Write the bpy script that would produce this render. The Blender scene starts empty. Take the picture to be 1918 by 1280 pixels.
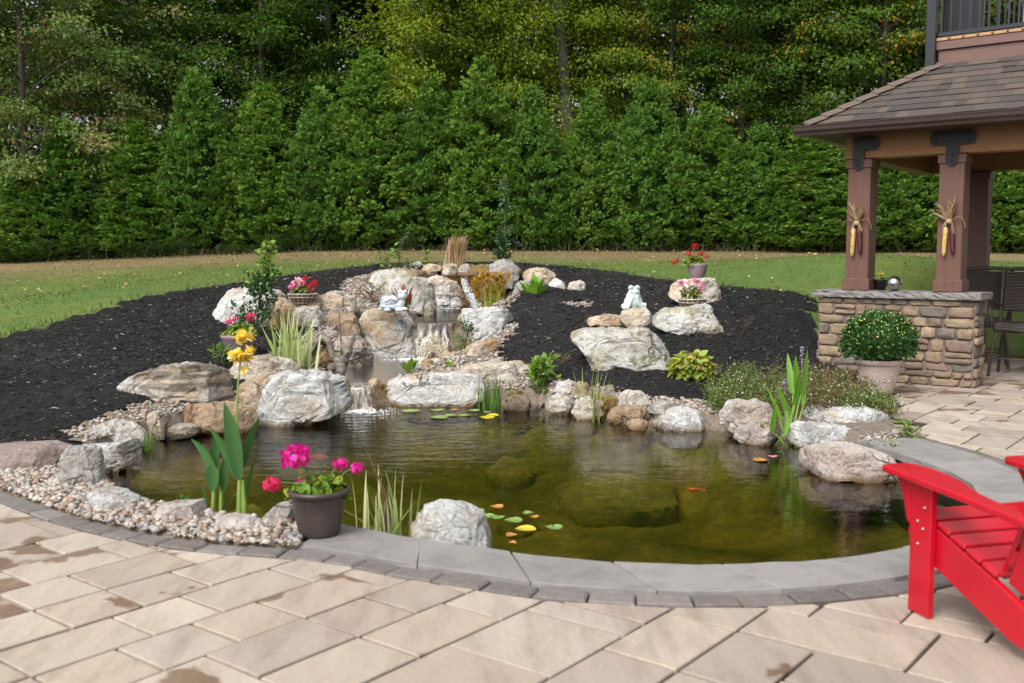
import bpy, bmesh, math, random
import numpy as np
from mathutils import Vector

random.seed(11)
rng = np.random.default_rng(11)
SC = bpy.context.scene
COL = SC.collection
RAD = math.radians

# ------------------------------------------------------------------ camera, world, sun, exposure
PITCH = RAD(5.0)
CAMZ = 1.5
cam_data = bpy.data.cameras.new('camera')
cam = bpy.data.objects.new('camera', cam_data)
COL.objects.link(cam)
cam.location = (0, 0, CAMZ)
cam.rotation_euler = (RAD(90) - PITCH, 0, 0)
cam_data.lens = 35
cam_data.sensor_width = 36
cam_data.clip_end = 500
cam_data.dof.use_dof = True
cam_data.dof.focus_distance = 12.0
cam_data.dof.aperture_fstop = 2.7
SC.camera = cam

SUN_EL, SUN_AZ = RAD(50), RAD(215)          # azimuth clockwise from +Y: behind the camera, to the left
world = bpy.data.worlds.new('World')
SC.world = world
world.use_nodes = True
wt = world.node_tree
wt.nodes.clear()
sky = wt.nodes.new('ShaderNodeTexSky')
sky.sky_type = 'NISHITA'
sky.sun_disc = False
sky.sun_elevation = SUN_EL
sky.sun_rotation = SUN_AZ
sky.air_density = 1.0
sky.dust_density = 5.0
sky.ozone_density = 1.0
hsv = wt.nodes.new('ShaderNodeHueSaturation')
hsv.inputs['Saturation'].default_value = 0.18
bg = wt.nodes.new('ShaderNodeBackground')
bg.inputs['Strength'].default_value = 0.15
wo = wt.nodes.new('ShaderNodeOutputWorld')
wt.links.new(sky.outputs[0], hsv.inputs['Color'])
wt.links.new(hsv.outputs[0], bg.inputs['Color'])
wt.links.new(bg.outputs[0], wo.inputs['Surface'])

sun_data = bpy.data.lights.new('sun', 'SUN')
sun_data.energy = 1.25
sun_data.angle = RAD(30)
sun_data.color = (1.0, 0.95, 0.87)
sun = bpy.data.objects.new('sun', sun_data)
COL.objects.link(sun)
sd = Vector((math.sin(SUN_AZ) * math.cos(SUN_EL), math.cos(SUN_AZ) * math.cos(SUN_EL), math.sin(SUN_EL)))
sun.rotation_euler = (-sd).to_track_quat('-Z', 'Y').to_euler()

SC.view_settings.view_transform = 'Standard'
SC.view_settings.look = 'None'
SC.view_settings.gamma = 1.0
SC.view_settings.use_curve_mapping = False
SC.view_settings.exposure = 0.68
SC.cycles.use_denoising = True
SC.cycles.max_bounces = 8
SC.cycles.transparent_max_bounces = 16
SC.cycles.sample_clamp_indirect = 4.0
SC.cycles.caustics_reflective = False
SC.cycles.caustics_refractive = False

# ------------------------------------------------------------------ measuring: a pixel of the 1918x1280 photo -> a place
FPX = 1918 * 35 / 36


def ray(px, py):
    a, u = (px - 959) / FPX, (640 - py) / FPX
    return np.array([a, math.cos(PITCH) + u * math.sin(PITCH), -math.sin(PITCH) + u * math.cos(PITCH)])


def at(px, py, y):
    d = ray(px, py)
    return d * (y / d[1]) + np.array([0, 0, CAMZ])


def gz(px, py, z=0.0):
    d = ray(px, py)
    return d * ((z - CAMZ) / d[2]) + np.array([0, 0, CAMZ])


# ------------------------------------------------------------------ mesh building
class MB:
    def __init__(self):
        self.v, self.f, self.n = [], [], 0

    def add(self, v, faces, smooth=False, mi=0):
        v = np.asarray(v, float).reshape(-1, 3)
        by = {}
        if isinstance(faces, np.ndarray):
            by[faces.shape[1]] = faces
        else:
            for f in faces:
                by.setdefault(len(f), []).append(f)
        for k, a in by.items():
            self.f.append((np.asarray(a, np.int64).reshape(-1, k) + self.n, smooth, mi))
        self.v.append(v)
        self.n += len(v)
        return self

    def merge(self, o):
        for f, s, m in o.f:
            self.f.append((f + self.n, s, m))
        self.v += o.v
        self.n += o.n

    def mesh(self, name, mats, org=(0, 0, 0)):
        me = bpy.data.meshes.new(name)
        v = np.concatenate(self.v) - np.asarray(org, float)
        me.vertices.add(len(v))
        me.vertices.foreach_set('co', v.astype(np.float32).ravel())
        loops = np.concatenate([f.ravel() for f, _, _ in self.f])
        sizes = np.concatenate([np.full(len(f), f.shape[1]) for f, _, _ in self.f])
        sm = np.concatenate([np.full(len(f), s) for f, s, _ in self.f])
        mi = np.concatenate([np.full(len(f), m) for f, _, m in self.f])
        me.loops.add(len(loops))
        me.loops.foreach_set('vertex_index', loops.astype(np.int32))
        me.polygons.add(len(sizes))
        me.polygons.foreach_set('loop_start', np.concatenate([[0], np.cumsum(sizes)[:-1]]).astype(np.int32))
        me.polygons.foreach_set('material_index', mi.astype(np.int32))
        me.polygons.foreach_set('use_smooth', sm.astype(bool))
        me.update(calc_edges=True)
        for m in (mats if isinstance(mats, (list, tuple)) else [mats]):
            me.materials.append(m)
        return me


ORG = {}


def link(name, me, parent=None, org=None, loc=None):
    o = bpy.data.objects.new(name, me)
    COL.objects.link(o)
    if parent is not None:
        o.parent = parent
        ORG[o] = ORG[parent]
    else:
        o.location = org if org is not None else (0, 0, 0)
        ORG[o] = np.array(o.location)
    return o


def thing(name, label, cat, loc, group=None):
    o = bpy.data.objects.new(name, None)
    COL.objects.link(o)
    o.empty_display_size = 0.1
    o.location = tuple(loc)
    ORG[o] = np.array(loc, float)
    return tag(o, label, cat, group)


def tag(o, label=None, cat=None, group=None, kind=None):
    for k, val in (('label', label), ('category', cat), ('group', group), ('kind', kind)):
        if val:
            o[k] = val
    return o


def part(name, mb, mats, parent, label=None):
    o = link(name, mb.mesh(name, mats, ORG[parent]), parent)
    if label:
        o['label'] = label
    return o


def solo(name, mb, mats, label=None, cat=None, org=(0, 0, 0), group=None, kind=None):
    return tag(link(name, mb.mesh(name, mats, org), None, org), label, cat, group, kind)


def unit(a):
    a = np.asarray(a, float)
    return a / np.maximum(np.linalg.norm(a, axis=-1, keepdims=True), 1e-9)


def frame(d):
    d = unit(d)
    h = np.array([0, 0, 1.0]) if abs(d[2]) < 0.95 else np.array([1.0, 0, 0])
    a = unit(np.cross(d, h))
    return a, np.cross(a, d)


def box(mb, c, size, ax=None, bev=0.0, mi=0):
    """box with its twelve edges chamfered; ax = three unit axes"""
    c, s = np.asarray(c, float), np.asarray(size, float) / 2
    ax = np.eye(3) if ax is None else np.asarray(ax, float)
    if bev <= 0:
        q = np.array([(x, y, z) for x in (-1, 1) for y in (-1, 1) for z in (-1, 1)], float) * s
        mb.add(c + q @ ax, [(0, 1, 3, 2), (4, 6, 7, 5), (0, 4, 5, 1), (2, 3, 7, 6), (0, 2, 6, 4), (1, 5, 7, 3)], mi=mi)
        return mb
    bm = bmesh.new()
    bmesh.ops.create_cube(bm, size=1)
    for v in bm.verts:
        v.co = Vector(np.array(v.co) * 2 * s)
    bmesh.ops.bevel(bm, geom=bm.edges[:], offset=min(bev, min(s) * 0.9), segments=1, affect='EDGES')
    bm.verts.index_update()
    mb.add(c + np.array([v.co for v in bm.verts]) @ ax, [[v.index for v in f.verts] for f in bm.faces], mi=mi)
    bm.free()
    return mb


def tube(mb, pts, rad, seg=8, smooth=True, cap=True, mi=0, flat=1.0):
    pts = np.asarray(pts, float)
    n = len(pts)
    rad = np.broadcast_to(np.asarray(rad, float), (n,))
    t = unit(np.gradient(pts, axis=0))
    a, b = frame(t[0])
    V = []
    for i in range(n):
        a = unit(a - t[i] * np.dot(a, t[i]))
        b = np.cross(t[i], a)
        ang = np.arange(seg) / seg * 2 * math.pi
        V.append(pts[i] + rad[i] * (np.cos(ang)[:, None] * a + flat * np.sin(ang)[:, None] * b))
    F = [(i * seg + j, i * seg + (j + 1) % seg, (i + 1) * seg + (j + 1) % seg, (i + 1) * seg + j) for i in range(n - 1) for j in range(seg)]
    mb.add(np.concatenate(V), np.array(F), smooth, mi)
    if cap:
        mb.add(V[0][::-1], [list(range(seg))], False, mi)
        mb.add(V[-1], [list(range(seg))], False, mi)
    return mb


def lathe(mb, prof, c, seg=40, mi=0, smooth=True):
    c = np.asarray(c, float)
    ang = np.arange(seg) / seg * 2 * math.pi
    V = np.concatenate([np.stack([r * np.cos(ang), r * np.sin(ang), np.full(seg, z)], 1) for r, z in prof])
    F = [(i * seg + j, i * seg + (j + 1) % seg, (i + 1) * seg + (j + 1) % seg, (i + 1) * seg + j) for i in range(len(prof) - 1) for j in range(seg)]
    mb.add(V + c, np.array(F), smooth, mi)
    return mb


def prism(mb, poly, z0, z1, bev=0.0, mi=0, jit=None):
    """a horizontal polygon (counter-clockwise) from z0 to z1 with a chamfered top edge"""
    p = np.asarray(poly, float)
    n = len(p)
    c = p.mean(0)
    inn = p + unit(c - p) * bev * 1.4 if bev else p
    zt = np.full(n, z1) if jit is None else z1 + jit
    V = [np.c_[p, np.full(n, z0)], np.c_[p, zt - bev], np.c_[inn, zt]]
    F = [(a * n + j, a * n + (j + 1) % n, (a + 1) * n + (j + 1) % n, (a + 1) * n + j) for a in (0, 1) for j in range(n)]
    F.append([2 * n + j for j in range(n)])
    mb.add(np.concatenate(V), F, mi=mi)
    return mb


_ICO = {}


def ico(k):
    if k not in _ICO:
        bm = bmesh.new()
        bmesh.ops.create_icosphere(bm, subdivisions=k, radius=1)
        bm.verts.index_update()
        _ICO[k] = (np.array([v.co for v in bm.verts]), np.array([[v.index for v in f.verts] for f in bm.faces]))
        bm.free()
    return _ICO[k]


def ball(mb, c, r, k=3, ax=None, mi=0):
    v, f = ico(k)
    v = v * np.asarray(r, float)
    mb.add(np.asarray(c, float) + (v if ax is None else v @ np.asarray(ax)), f, True, mi)
    return mb


def leaves(mb, c, d, n, L, W, fold=0.18, mi=0, curl=0.12):
    """leaf-shaped faces folded along the midrib; c base points, d axes, n normals (arrays)"""
    c, d = np.asarray(c, float).reshape(-1, 3), unit(d).reshape(-1, 3)
    n = np.asarray(n, float).reshape(-1, 3)
    s = unit(np.cross(d, n))
    n = np.cross(s, d)
    N = len(c)
    L = np.broadcast_to(np.asarray(L, float), (N,))[:, None]
    W = np.broadcast_to(np.asarray(W, float), (N,))[:, None]
    V = np.stack([c, c + d * L * .3 + s * W * .46 + n * W * fold, c + d * L * .68 + s * W * .4 + n * (W * fold - L * curl * .4),
                  c + d * L - n * L * curl, c + d * L * .68 - s * W * .4 + n * (W * fold - L * curl * .4), c + d * L * .3 - s * W * .46 + n * W * fold], 1)
    k = np.arange(N)[:, None] * 6
    F = np.concatenate([k + np.array([[0, 1, 2, 3]]), k + np.array([[0, 3, 4, 5]])])
    mb.add(V.reshape(-1, 3), F, True, mi)
    return mb


def blades(mb, base, az, lean, L, W, bend=0.6, seg=5, mi=0, taper=0.75, fold=0.0, broad=0.0):
    """long curved strips (arrays): az azimuth, lean from vertical at the foot, bend = added lean at the tip"""
    base = np.asarray(base, float).reshape(-1, 3)
    N = len(base)
    az, lean, L, W, bend = [np.broadcast_to(np.asarray(q, float), (N,)) for q in (az, lean, L, W, bend)]
    rows, p = [], base.copy()
    side = np.stack([-np.sin(az), np.cos(az), np.zeros(N)], 1)
    for i in range(seg + 1):
        t = i / seg
        a = lean + bend * t * t
        if broad:
            w = W * (0.25 + 0.75 * math.sin(math.pi * min(1, (t * 0.9 + 0.1)) ** broad)) * (1 if t < .98 else .05)
        else:
            w = W * (1 - t ** 2.2 * taper * 1.3 if t < .99 else .06)
        w = np.maximum(w, W * .04)
        d = np.stack([np.cos(az) * np.sin(a), np.sin(az) * np.sin(a), np.cos(a)], 1)
        nn = np.cross(side, d)
        rows.append(np.stack([p - side * w[:, None] / 2 + nn * (w * fold)[:, None], p, p + side * w[:, None] / 2 + nn * (w * fold)[:, None]], 1))
        p = p + d * (L / seg)[:, None]
    V = np.stack(rows, 1).reshape(-1, 3)
    k = np.arange(N)[:, None] * (seg + 1) * 3
    F = []
    for i in range(seg):
        for j in (0, 1):
            F.append(k + np.array([[i * 3 + j, i * 3 + j + 1, i * 3 + j + 4, i * 3 + j + 3]]))
    mb.add(V, np.concatenate(F), True, mi)
    return mb


# ------------------------------------------------------------------ noise
_PERM = np.random.default_rng(3).permutation(256)
_PERM = np.concatenate([_PERM, _PERM, _PERM])
_GR = unit(np.random.default_rng(4).normal(size=(256, 3)))


def noise(p, seed=0.0):
    p = np.asarray(p, float) + seed * 17.31
    i = np.floor(p).astype(int)
    f = p - i
    i &= 255
    u = f * f * f * (f * (f * 6 - 15) + 10)
    r = 0
    for dx in (0, 1):
        for dy in (0, 1):
            for dz in (0, 1):
                h = _PERM[_PERM[_PERM[i[..., 0] + dx] + i[..., 1] + dy] + i[..., 2] + dz]
                g = _GR[h]
                w = (u[..., 0] if dx else 1 - u[..., 0]) * (u[..., 1] if dy else 1 - u[..., 1]) * (u[..., 2] if dz else 1 - u[..., 2])
                r = r + w * (g * (f - np.array([dx, dy, dz]))).sum(-1)
    return r * 1.5


def fbm(p, seed=0.0, octv=4, lac=2.1, gain=.5):
    p = np.asarray(p, float)
    a, r = 1.0, 0
    for k in range(octv):
        r = r + a * noise(p * lac ** k, seed + k * 1.7)
        a *= gain
    return r


def inside(poly, x, y):
    poly = np.asarray(poly, float)
    x, y = np.asarray(x, float), np.asarray(y, float)
    r = np.zeros(x.shape, bool)
    j = len(poly) - 1
    for i in range(len(poly)):
        xi, yi = poly[i]
        xj, yj = poly[j]
        if yi != yj:
            r ^= ((yi > y) != (yj > y)) & (x < (xj - xi) * (y - yi) / (yj - yi) + xi)
        j = i
    return r


def edge_dist(poly, x, y, closed=True):
    poly = np.asarray(poly, float)
    d = np.full(np.shape(x), 1e9)
    m = len(poly)
    for i in range(m if closed else m - 1):
        a, b = poly[i], poly[(i + 1) % m]
        e = b - a
        t = np.clip(((x - a[0]) * e[0] + (y - a[1]) * e[1]) / max(e @ e, 1e-9), 0, 1)
        d = np.minimum(d, np.hypot(x - a[0] - t * e[0], y - a[1] - t * e[1]))
    return d


def catmull(pts, per=8, closed=False):
    p = np.asarray(pts, float)
    n = len(p)
    out = []
    for i in range(n if closed else n - 1):
        if closed:
            a, b, c, d = p[(i - 1) % n], p[i], p[(i + 1) % n], p[(i + 2) % n]
        else:
            a, b, c, d = p[max(i - 1, 0)], p[i], p[i + 1], p[min(i + 2, n - 1)]
        for k in range(per):
            t = k / per
            out.append(.5 * ((2 * b) + (c - a) * t + (2 * a - 5 * b + 4 * c - d) * t * t + (3 * b - a - 3 * c + d) * t ** 3))
    if not closed:
        out.append(p[-1])
    return np.array(out)


# ------------------------------------------------------------------ materials
class NT:
    def __init__(self, name):
        self.m = bpy.data.materials.new(name)
        self.m.use_nodes = True
        self.t = self.m.node_tree
        self.b = self.t.nodes['Principled BSDF']
        self.out = self.t.nodes['Material Output']

    def n(self, kind, **kw):
        nd = self.t.nodes.new(kind)
        for k, v in kw.items():
            if k in nd.inputs:
                self.set(nd.inputs[k], v)
            else:
                setattr(nd, k, v)
        return nd

    def set(self, sock, v):
        if hasattr(v, 'is_output') or isinstance(v, bpy.types.NodeSocket):
            self.t.links.new(v, sock)
        else:
            if sock.type == 'RGBA' and len(v) == 3:
                v = (*v, 1)
            sock.default_value = v

    def math(self, op, a, b=0.0, c=0.0):
        nd = self.t.nodes.new('ShaderNodeMath')
        nd.operation = op
        for i, v in enumerate((a, b, c)):
            self.set(nd.inputs[i], v)
        return nd.outputs[0]

    def noise(self, vec, scale, detail=4, rough=.55, dist=0.0):
        nd = self.n('ShaderNodeTexNoise', Scale=scale, Detail=detail, Roughness=rough, Distortion=dist)
        if vec is not None:
            self.t.links.new(vec, nd.inputs['Vector'])
        return nd.outputs['Fac']

    def ramp(self, fac, stops, interp='LINEAR'):
        nd = self.t.nodes.new('ShaderNodeValToRGB')
        nd.color_ramp.interpolation = interp
        el = nd.color_ramp.elements
        while len(el) < len(stops):
            el.new(0.5)
        for e, (p, c) in zip(el, stops):
            e.position = p
            e.color = (*c, 1) if len(c) == 3 else c
        self.set(nd.inputs[0], fac)
        return nd.outputs['Color']

    def step(self, fac, lo, hi):
        nd = self.n('ShaderNodeMapRange')
        self.set(nd.inputs['Value'], fac)
        nd.inputs['From Min'].default_value = lo
        nd.inputs['From Max'].default_value = hi
        return nd.outputs[0]

    def mix(self, fac, a, b, mode='MIX'):
        nd = self.t.nodes.new('ShaderNodeMix')
        nd.data_type = 'RGBA'
        nd.blend_type = mode
        self.set(nd.inputs[0], fac)
        self.set(nd.inputs[6], a)
        self.set(nd.inputs[7], b)
        return nd.outputs[2]

    def bump(self, h, strength=.4, dist=.02):
        nd = self.n('ShaderNodeBump', Strength=strength, Distance=dist)
        self.set(nd.inputs['Height'], h)
        self.set(self.b.inputs['Normal'], nd.outputs[0])
        return nd

    def obj(self, scale=(1, 1, 1), jitter=True):
        tc = self.n('ShaderNodeTexCoord')
        mp = self.n('ShaderNodeMapping')
        mp.inputs['Scale'].default_value = scale
        self.t.links.new(tc.outputs['Object'], mp.inputs['Vector'])
        if not jitter:
            return mp.outputs[0]
        oi = self.n('ShaderNodeObjectInfo')
        ad = self.n('ShaderNodeVectorMath', operation='MULTIPLY_ADD')
        self.t.links.new(oi.outputs['Random'], ad.inputs[0])
        ad.inputs[1].default_value = (37, 53, 71)
        self.t.links.new(mp.outputs[0], ad.inputs[2])
        return ad.outputs[0]

    def island(self):
        return self.n('ShaderNodeNewGeometry').outputs['Random Per Island']

    def base(self, v):
        self.set(self.b.inputs['Base Color'], v)

    def rough(self, v):
        self.set(self.b.inputs['Roughness'], v)


def plain(name, col, rough=.6, metal=0.0, vary=.12, scale=9, bump=.15, coat=0.0):
    m = NT(name)
    v = m.obj()
    f = m.noise(v, scale, 5, .6)
    c = np.array(col)
    m.base(m.ramp(f, [(.3, tuple(c * (1 - vary))), (.7, tuple(np.minimum(c * (1 + vary), 1)))]))
    m.rough(rough)
    m.b.inputs['Metallic'].default_value = metal
    m.b.inputs['Coat Weight'].default_value = coat
    if bump:
        m.bump(m.noise(v, scale * 6, 4, .6), bump, .004)
    return m.m


def leafy(name, cols, rough=.5, trans=.25, spec=.35, big=0.0):
    """leaves: each leaf takes one of the colours; part of the light passes through"""
    m = NT(name)
    i = m.island()
    cols = list(cols) * 2 if len(cols) == 1 else cols
    n = len(cols)
    if big:                                     # neighbouring leaves turn together
        w = m.math('ADD', m.math('MULTIPLY', m.step(m.noise(m.obj(), big, 3, .6), .30, .70), .66), m.math('MULTIPLY', i, .34))
        c = m.ramp(w, [(.08 + .88 * k / (n - 1), q) for k, q in enumerate(sorted(cols, key=lambda q: q[1] + 1.2 * max(0, q[0] - q[1] * .8)))])
    else:
        c = m.ramp(i, [((k + .0) / n, q) for k, q in enumerate(cols)])
    m.base(c)
    m.rough(rough)
    m.b.inputs['Specular IOR Level'].default_value = spec
    tr = m.n('ShaderNodeBsdfTranslucent')
    m.set(tr.inputs['Color'], m.mix(1.0, c, (1.3, 1.25, .7), 'MULTIPLY'))
    mx = m.n('ShaderNodeMixShader')
    mx.inputs[0].default_value = trans
    m.t.links.new(m.b.outputs[0], mx.inputs[1])
    m.t.links.new(tr.outputs[0], mx.inputs[2])
    m.t.links.new(mx.outputs[0], m.out.inputs['Surface'])
    return m.m


def rockmat(name, main, second, amt=.5, dark=.5, moss=.3, wet=True, crack=1.0, strata=0.0, rough=.82):
    m = NT(name)
    v = m.obj()
    n1 = m.noise(v, 1.6, 7, .62, .6)
    c = m.mix(m.step(n1, .62 - amt * .3, .72 - amt * .2), main, second)
    n2 = m.noise(m.obj((1, 1, 3.5)), 4.5, 7, .68, .4)
    c = m.mix(1.0, c, m.ramp(n2, [(.25, (.48, .46, .44)), (.45, (.92, .92, .91)), (.6, (1.02, 1.02, 1.02)), (.78, (1.2, 1.2, 1.19))]), 'MULTIPLY')
    if strata:
        n5 = m.noise(m.obj((.6, .6, 6)), 1.6, 6, .65, .4)
        c = m.mix(m.math('MULTIPLY', m.step(n5, .49, .56), strata), c, (.07, .066, .065))
    n3 = m.noise(v, 5.5, 8, .72, .3)
    c = m.mix(m.math('MULTIPLY', m.step(n3, .60, .70), dark), c, (.085, .08, .075))
    n7 = m.noise(v, 2.7, 6, .7, .8)
    c = m.mix(m.math('MULTIPLY', m.step(n7, .50, .62), .55), c, m.mix(1.0, c, (.50, .50, .49), 'MULTIPLY'))
    n8 = m.noise(m.obj((1, 1, 2.2)), 11, 7, .75, .5)
    c = m.mix(m.math('MULTIPLY', m.step(n8, .56, .66), .45), c, m.mix(1.0, c, (.42, .38, .33), 'MULTIPLY'))
    c = m.mix(1.0, c, m.ramp(m.noise(v, 24, 7, .75, .3), [(.3, (.62, .61, .60)), (.5, (1, 1, 1)), (.72, (1.2, 1.2, 1.19))]), 'MULTIPLY')
    n4 = m.noise(v, 42, 3, .6)
    c = m.mix(m.math('MULTIPLY', m.step(n4, .62, .68), .55), c, (.12, .11, .1))
    # crevices
    wv = m.n('ShaderNodeVectorMath', operation='MULTIPLY_ADD')
    nw = m.n('ShaderNodeTexNoise', Scale=2.5, Detail=5)
    m.t.links.new(v, nw.inputs['Vector'])
    m.t.links.new(nw.outputs['Color'], wv.inputs[0])
    wv.inputs[1].default_value = (.55, .55, .55)
    m.t.links.new(v, wv.inputs[2])
    vo = m.n('ShaderNodeTexVoronoi', feature='DISTANCE_TO_EDGE', Scale=1.7)
    m.t.links.new(wv.outputs[0], vo.inputs['Vector'])
    gate = m.step(m.noise(v, 1.9, 2), .52, .60)
    ck = m.math('MULTIPLY', m.math('SUBTRACT', 1.0, m.step(vo.outputs['Distance'], .003, .020)), gate)
    c = m.mix(m.math('MULTIPLY', ck, .6 * crack), c, (.045, .04, .034))
    if moss:
        n6 = m.noise(v, 3.1, 7, .7, .2)
        c = m.mix(m.math('MULTIPLY', m.step(n6, .70 - moss * .12, .76 - moss * .1), .8), c, (.11, .12, .025))
    if wet:
        geo = m.n('ShaderNodeNewGeometry')
        sp = m.n('ShaderNodeSeparateXYZ')
        m.t.links.new(geo.outputs['Position'], sp.inputs[0])
        zz = m.math('ADD', sp.outputs['Z'], m.math('MULTIPLY', m.noise(v, 7, 4), .10))
        c = m.mix(m.math('SUBTRACT', 1.0, m.step(zz, -.09, -.03)), c, m.mix(1.0, c, (.36, .27, .17), 'MULTIPLY'))
    m.base(c)
    m.rough(rough)
    m.b.inputs['Specular IOR Level'].default_value = .3
    h = m.math('SUBTRACT', m.math('ADD', m.math('MULTIPLY', n3, .8), m.math('MULTIPLY', m.noise(v, 16, 8, .75), 1.1)), m.math('MULTIPLY', ck, .8 * crack))
    m.bump(h, .9, .045)
    return m.m
# ================================================================== TERRAIN
WZ, Z2, Z3, Z4 = -0.14, 0.10, 0.58, 1.15          # water levels: pond, middle pool, upper pool, top pool
BAND = catmull([(-5.2, 7.9), (-4.2, 6.9), (-3.6, 6.36), (-3.104, 5.928), (-2.724, 5.60), (-2.414, 5.36), (-2.0, 5.11), (-1.6, 4.93), (-1.311, 4.86),
                (-1.044, 4.80), (-.83, 4.71), (-.53, 4.534), (-.207, 4.385), (.03, 4.275), (.28, 4.204), (.778, 4.138), (1.19, 4.165), (1.757, 4.313),
                (2.4, 4.64), (2.95, 5.13), (3.34, 5.75), (3.55, 6.4), (3.60, 7.0), (3.58, 7.32), (3.49, 7.72), (3.37, 8.13)], 6)
COPIN = catmull([(-.97, 5.40), (-.45, 5.07), (.0, 4.85), (.38, 4.72), (.85, 4.66), (1.2, 4.67), (1.6, 4.76), (2.05, 4.97), (2.42, 5.32), (2.75, 5.75),
                 (2.95, 6.25), (2.99, 6.7), (2.95, 7.05), (2.88, 7.4), (2.78, 7.88)], 8)
POND = [(-1.05, 5.43), (-1.25, 5.38), (-1.43, 5.46), (-1.73, 5.61), (-2.05, 5.78), (-2.25, 5.93), (-2.5, 6.2), (-2.68, 6.45), (-2.93, 6.95), (-3.15, 7.35),
        (-3.35, 7.9), (-3.27, 8.6), (-3.05, 9.1), (-2.7, 9.6), (-2.2, 10.0), (-1.85, 10.3), (-1.5, 10.8), (-.9, 10.95), (-.3, 10.95), (.243, 11.0),
        (.6, 10.4), (1.0, 9.9), (1.42, 9.55), (1.9, 9.35), (2.3, 9.0), (2.75, 8.75), (2.8, 8.1)] + [tuple(p) for p in COPIN[::-1]]
POND = np.array(POND)
PAV_O = np.array([5.17, 11.10])                     # front right foot of the stone bar wall
PAV_L = np.array([-0.793, 0.609])                   # along the wall towards its left end
PAV_B = np.array([0.609, 0.793])                    # from the wall back into the pavilion


def pv(s, b, z=0.0):
    q = PAV_O + PAV_L * s + PAV_B * b
    return np.array([q[0], q[1], z])


_bx = [(1530, 14.0), (1400, 15.5), (1250, 17.5), (1050, 20), (860, 20.3), (650, 18.5), (500, 16.5), (250, 14), (0, 12), (-150, 10.2), (-200, 8.6)]
BED = np.array([tuple(p) for p in BAND] + [(3.6, 9.3), (3.95, 10.6), (4.25, 11.8), (3.95, 12.6)] + [(at(px, 500, d)[0], d) for px, d in _bx])
PATIO = np.array([(-9, 8.2), (-5.2, 7.9)] + [tuple(p) for p in BAND] + [(3.6, 9.3), (3.95, 10.6), (4.25, 11.8), (4.3, 12.3)] +
                 [tuple(pv(1.75, 3.7)[:2]), tuple(pv(-8, 3.7)[:2]), (13, -3), (-9, -3)])

_cp = [(0, 830, 7.7), (-150, 850, 7.6), (0, 630, 12), (-200, 640, 12), (0, 560, 17), (0, 490, 27), (-500, 495, 27), (250, 560, 14), (500, 522, 16.5), (650, 503, 18.5),
       (860, 497, 20), (1050, 500, 20), (1250, 525, 17.5), (1400, 545, 15.5), (1530, 563, 14), (1530, 690, 12), (1300, 745, 10.2), (1100, 718, 10.6), (1000, 640, 13),
       (1200, 600, 13.6), (1200, 560, 15.2), (1400, 640, 12.1), (1450, 600, 13), (1080, 545, 16.4), (200, 700, 10), (400, 620, 13), (100, 760, 8.8), (300, 480, 27),
       (600, 470, 27), (959, 470, 27), (1300, 470, 27), (1700, 472, 27), (1918, 475, 27), (2400, 478, 27), (1690, 541, 16), (1900, 506, 17.5), (2200, 520, 17), (0, 520, 22), (959, 481, 23), (1400, 488, 22), (1800, 492, 21), (500, 492, 22),
       (850, 503, 17.8), (900, 690, 11.9), (420, 740, 9.9), (560, 640, 12.4), (960, 500, 18.5), (750, 500, 18.3), (500, 690, 11)]
_P = [at(*q) for q in _cp]
_P += [np.array([x, y, 0.0]) for x, y in BAND[::9]]
_P += [np.array([x, y, 0.0]) for x, y in [(-3.4, 8.4), (-3.5, 7.6), (-2.5, 9.9), (.7, 10.55), (1.5, 9.8), (2.4, 9.1), (0, 8), (2, 7), (-1.5, 7), (3.6, 9.3), (3.95, 10.6)]]
_P += [pv(.8, -.1), pv(1.75, 3.7), pv(0, 3.7), pv(-4, 3.7), pv(.8, 1.7), np.array([-7, 4, 0.]), np.array([8, 6, 0.]), np.array([-7, 7.5, 0.])]
_P = np.array(_P)


def _k(r2):
    return np.where(r2 > 1e-12, .5 * r2 * np.log(np.maximum(r2, 1e-12)), 0)


_n = len(_P)
_D = ((_P[:, None, :2] - _P[None, :, :2]) ** 2).sum(-1)
_A = np.zeros((_n + 3, _n + 3))
_A[:_n, :_n] = _k(_D) + np.eye(_n) * .02
_A[:_n, _n] = _A[_n, :_n] = 1
_A[:_n, _n + 1:] = _P[:, :2]
_A[_n + 1:, :_n] = _P[:, :2].T
_W = np.linalg.solve(_A, np.concatenate([_P[:, 2], np.zeros(3)]))


def H0(x, y):
    x, y = np.clip(np.asarray(x, float), -15, 15), np.clip(np.asarray(y, float), 2, 27.5)
    sh = x.shape
    x, y = x.ravel(), y.ravel()
    r = np.empty(len(x))
    for a in range(0, len(x), 20000):
        s = slice(a, a + 20000)
        d = (x[s, None] - _P[:, 0]) ** 2 + (y[s, None] - _P[:, 1]) ** 2
        r[s] = _k(d) @ _W[:_n] + _W[_n] + _W[_n + 1] * x[s] + _W[_n + 2] * y[s]
    return r.reshape(sh)


POOL2 = np.array([gz(*q, Z2)[:2] for q in [(652, 722), (640, 712), (575, 702), (600, 690), (675, 686), (692, 674), (700, 668), (770, 664), (860, 662), (884, 668), (835, 684), (795, 697), (745, 706), (708, 722)]])
POOL3 = np.array([gz(*q, Z3)[:2] for q in [(775, 607), (848, 607), (870, 600), (925, 586), (940, 578), (900, 574), (800, 578), (780, 590)]])
POOL4 = np.array([(-.95 + .75 * math.cos(a), 17.5 + .5 * math.sin(a)) for a in np.arange(12) / 12 * 2 * math.pi])


def ground(x, y):
    """height of the bed with its pools carved in"""
    x, y = np.asarray(x, float), np.asarray(y, float)
    h = H0(x, y)
    for poly, z in ((POOL2, Z2), (POOL3, Z3), (POOL4, Z4)):
        d = edge_dist(poly, x, y)
        i = inside(poly, x, y)
        h = np.where(i, np.minimum(h, z - .05 - np.minimum(d, .3) * .4), np.where(d < .45, np.minimum(h, z + .02 + d * .7), h))
    return h


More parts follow.
